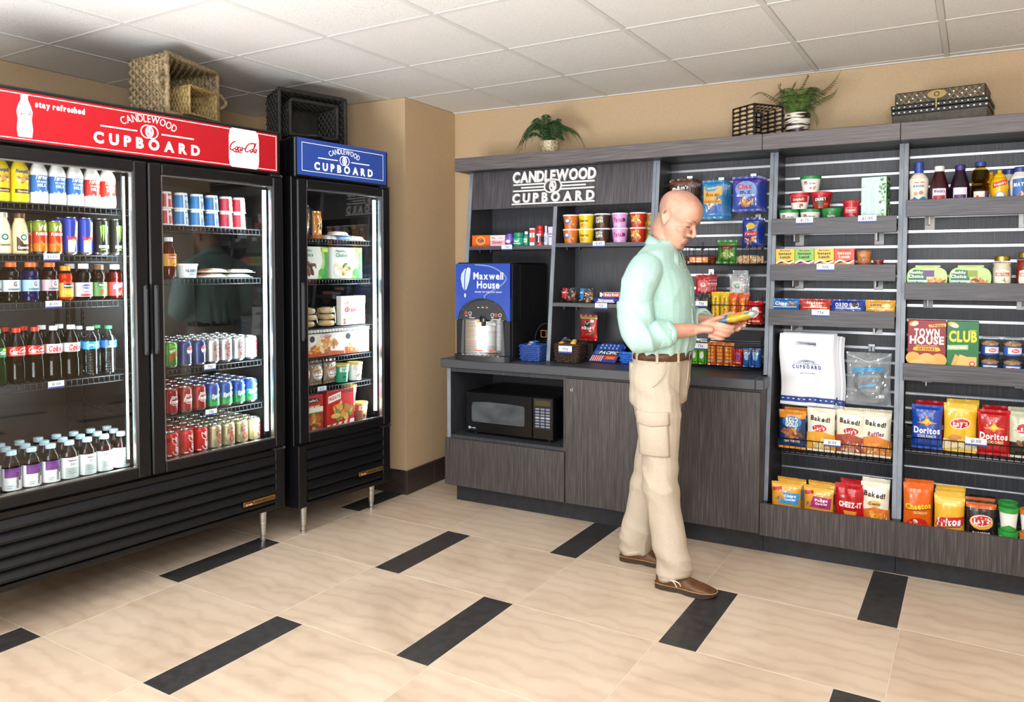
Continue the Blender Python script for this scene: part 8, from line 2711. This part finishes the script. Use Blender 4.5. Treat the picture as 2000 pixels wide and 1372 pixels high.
def slab(c, r, s0, s1, z0, z1, th, mat, drop=0.0, a0=0.0, n=10):
    """curved patch lying on a thigh: arc positions s0..s1 about direction a0"""
    mb = MB(); vs = []
    ez = .006
    for lay, rr in ((0, r - .02), (1, r + th)):
        for j, z in enumerate((z0, z0 + ez, z1 - ez, z1)):
            for i in range(n + 1):
                s_ = s0 + (s1 - s0) * i / n
                a = a0 + s_ / r
                q = rr - (0.004 if lay and (j in (0, 3) or i in (0, n)) else 0)
                dz = -drop * (1 - abs(2 * i / n - 1)) if j < 2 else 0
                cx_ = c[0] + c[2] * (z - .7); 
                vs.append((cx_ + q * sin(a), c[1] - q * cos(a), z + dz))
    W = n + 1; O = 4 * W
    fs = []
    for j in range(3):
        for i in range(n):
            fs += [(O + j * W + i, O + j * W + i + 1, O + (j + 1) * W + i + 1, O + (j + 1) * W + i)]
    rim = [j * W for j in range(4)] + [3 * W + i for i in range(1, n + 1)] + [j * W + n for j in (2, 1, 0)] + [i for i in range(n - 1, 0, -1)]
    fs += [(rim[k], rim[(k + 1) % len(rim)], O + rim[(k + 1) % len(rim)], O + rim[k]) for k in range(len(rim))]
    return mb.add(vs, fs, mat, True)


TC = (-.004, -.106, -.06)
obj('cargo_pocket', slab(TC, .099, -.075, .075, .605, .775, .010, PANTS), man)
obj('cargo_flap', slab(TC, .099, -.079, .079, .748, .805, .016, PANTS, .010), man)
pf = MB(); vs = []
for o_ in (-.012, .0095):
    for z in (.962, .968, 1.004, 1.010):
        for k in range(7):
            ph = -2.72 + .42 * k / 6
            q_ = (abs(cos(ph)) ** 2.3 + abs(sin(ph)) ** 2.3) ** (-1 / 2.3)
            e_ = o_ - (.003 if o_ > 0 and (z in (.962, 1.010) or k in (0, 6)) else 0)
            vs.append((-.031 + (.126 + e_) * cos(ph) * q_, (.178 + e_) * sin(ph) * q_, z))
fs = [(28 + j * 7 + k, 28 + j * 7 + k + 1, 28 + (j + 1) * 7 + k + 1, 28 + (j + 1) * 7 + k) for j in range(3) for k in range(6)]
rim = [j * 7 for j in range(4)] + [21 + k for k in range(1, 7)] + [j * 7 + 6 for j in (2, 1, 0)] + [k for k in range(5, 0, -1)]
fs += [(rim[k], rim[(k + 1) % len(rim)], 28 + rim[(k + 1) % len(rim)], 28 + rim[k]) for k in range(len(rim))]
obj('back_pocket_flap', pf.add(vs, fs, PANTS, True), man)
sp = MB()
limb(sp, [(.040, -.170, 1.030, .0025), (.045, -.168, 1.0, .003), (.030, -.186, .955, .003), (-.005, -.205, .915, .0025)], 6)
sp.mats[0] = PANTS
obj('side_pocket_seam', sp, man)
fy = MB()
limb(fy, [(.103, -.006, 1.02, .003), (.101, -.010, .95, .004), (.092, -.010, .885, .003)], 6)
fy.mats[0] = PANTS
obj('fly_seam', fy, man)
dc = MB()
limb(dc, [(.088, -.222, .066, .003), (.108, -.226, .058, .003), (.120, -.226, .038, .0025)], 6)
limb(dc, [(.100, -.222, .066, .003), (.128, -.222, .058, .003), (.136, -.220, .044, .0025)], 6)
dc.mats[0] = pm('#d9cdb8', .8)
obj('hem_drawstring', dc, man)
# belt
bl = MB(); seg = 44; vs = []
for z, o_ in ((1.026, .002), (1.028, .0075), (1.062, .0075), (1.064, .002)):
    for k in range(seg):
        q_ = 2 * pi * k / seg
        qq = (abs(cos(q_)) ** 2.3 + abs(sin(q_)) ** 2.3) ** (-1 / 2.3)
        vs.append((-.021 + (.122 + o_) * cos(q_) * qq, (.171 + o_) * sin(q_) * qq, z))
bl.add(vs, [(i * seg + k, i * seg + (k + 1) % seg, (i + 1) * seg + (k + 1) % seg, (i + 1) * seg + k) for i in range(3) for k in range(seg)], LEATH, True)
belt = obj('belt', bl, man)
bk = MB()
bx_ = .112
for r_ in ((-.024, 1.024, .024, 1.029), (-.024, 1.061, .024, 1.066), (-.024, 1.024, -.019, 1.066), (.019, 1.024, .024, 1.066), (-.003, 1.043, .022, 1.047)):
    bk.box(bx_ - .003, r_[0], r_[1], bx_ + .002, r_[2], r_[3], pm('#9a9488', .3, .9), .001)
obj('buckle', bk, belt)
for a in (-2.75, -2.15, -1.35, -.65, .65, 1.6, 2.6):
    q_ = (abs(cos(a)) ** 2.3 + abs(sin(a)) ** 2.3) ** (-1 / 2.3)
    x_, y_ = -.021 + .131 * cos(a) * q_, .180 * sin(a) * q_
    nrm = math.atan2(sin(a) / .18, cos(a) / .131)
    obj('belt_loop', MB().box(-.004, -.006, 1.018, .002, .006, 1.074, PANTS, .0015), man, (x_, y_, 0), nrm)

# shoes
def shoe(x0, y0, yaw, name):
    L, wd = .272, .098
    def outline(t):
        # half widths along the shoe: heel 0 .. toe 1
        w = .034 + .016 * sin(pi * min(1, t * 1.25)) if t < .4 else .034 + .016 * sin(pi * .5) - 0
        pts = [(0, .012), (.03, .029), (.12, .037), (.3, .036), (.45, .037), (.65, .047), (.8, .048), (.92, .037), (.98, .020), (1, .006)]
        for (a, ra), (c, rc) in zip(pts, pts[1:]):
            if a <= t <= c:
                return ra + (rc - ra) * (t - a) / (c - a)
        return .006
    ht = [(0, .060), (.08, .078), (.2, .088), (.34, .090), (.44, .082), (.56, .066), (.7, .052), (.85, .043), (.95, .035), (1, .024)]
    def H_(t):
        for (a, ra), (c, rc) in zip(ht, ht[1:]):
            if a <= t <= c:
                return ra + (rc - ra) * (t - a) / (c - a)
        return .024
    r = thing_part(name, x0, y0, yaw)
    up = MB(); n_, seg_ = 26, 18; vs = []
    for i in range(n_ + 1):
        t_ = i / n_
        w_, h_ = outline(t_), H_(t_)
        for k in range(seg_):
            a = pi * k / (seg_ - 1)
            vs.append((L * t_, w_ * cos(a) * (1 if sin(a) < .5 else .98), .022 + (h_ - .022) * sin(a) ** .75))
    fs = [(i * seg_ + k, i * seg_ + k + 1, (i + 1) * seg_ + k + 1, (i + 1) * seg_ + k) for i in range(n_) for k in range(seg_ - 1)]
    fs += [tuple(range(seg_))[::-1], tuple(range(n_ * seg_, (n_ + 1) * seg_))]
    up.add(vs, fs, SUEDE, True)
    obj('upper', up, r)
    so = MB(); vs = []
    ol = [(L * i / 30, outline(i / 30) + .0045) for i in range(31)]
    ol = [(x - .003 if x < .01 else (x + .004 if x > L - .01 else x), w_) for x, w_ in ol]
    lp = [(x, -w_) for x, w_ in ol] + [(x, w_) for x, w_ in ol[::-1]]
    n2 = len(lp)
    for z in (.0015, .018, .025):
        for x, y_ in lp:
            arch = .006 * max(0, 1 - abs(x / L - .42) / .12) if z < .01 else 0
            lift = .012 * max(0, (x / L - .82) / .18) ** 1.5 if z < .01 else 0
            vs.append((x, y_, z + arch + lift))
    so.add(vs, [(i * n2 + k, i * n2 + (k + 1) % n2, (i + 1) * n2 + (k + 1) % n2, (i + 1) * n2 + k) for i in range(2) for k in range(n2)] + [tuple(range(n2))[::-1], tuple(range(2 * n2, 3 * n2))], SOLE, False)
    obj('sole', so, r)
    wl = MB().tube([(x, y_ * 1.0, .0255) for x, y_ in lp], .0022, pm('#b08a58', .6), 5, True)
    obj('welt', wl, r)
    tg = MB(); vs = []
    lc = MB()
    for k in range(3):
        x = L * (.42 + .055 * k); z = H_(x / L) - .002
        lc.tube([(x - .004, -.020, z - .006), (x, -.006, z + .003), (x + .002, .006, z + .003), (x + .004, .020, z - .006)], .0019, pm('#8a6a4a', .7), 5)
    for sg in (-1, 1):
        lc.tube([(L * .41, sg * .004, H_(.41) + .002), (L * .42, sg * .020, H_(.42) + .006), (L * .46, sg * .026, H_(.46) - .004), (L * .44, sg * .010, H_(.44) + .002)], .0017, pm('#8a6a4a', .7), 5)
    obj('laces', lc, r)
    return r


def thing_part(name, x, y, yaw):
    o = bpy.data.objects.new(name, None); COL.objects.link(o); o.parent = man
    o.location = (x, y, 0); o.rotation_euler = (0, 0, yaw)
    return o


shoe(.006, -.157, -.02, 'shoe')
shoe(-.250, .070, .06, 'shoe')

# the bag of snacks in his hands
HB = bag('snack_bag', .105, .165, .034, '#e3c24a', [('r', -.05, .0, .05, .035, '#3a8fc0'), ('f', -.02, .018, .03, .012, 8, ['#f3f6f8', '#d96a8a', '#2f6fb5']), ('p', [(-.05, .045), (.05, .055), (.05, .10), (-.05, .09)], '#eaa42c'), ('f', .01, .075, .03, .018, 12, ['#f0dca0', '#e6902c', '#f3ead0']), ('r', -.05, .115, .05, .135, '#2f8fa8'), ('e', 0, .125, .03, .012, '#e9f1ea')], seed=2.8, bands=[(.82, 1, '#c9dfe0'), (0, .2, '#5fa6cf')], sealcol='#d6e3ea')
hbag = HB()
d_ = Vector((.965, .03, .262)).normalized()
nz_ = Vector((-.262, 0, .965)); yl_ = -nz_; xl_ = yl_.cross(d_).normalized(); yl_ = d_.cross(xl_)
hbag.rotation_euler = Matrix((xl_, yl_, d_)).transposed().to_euler()
hbag.location = (MX + .235, MY + .002, 1.203)
tag(hbag, 'colorful yellow and blue snack bag held in both hands of the man', 'bag')
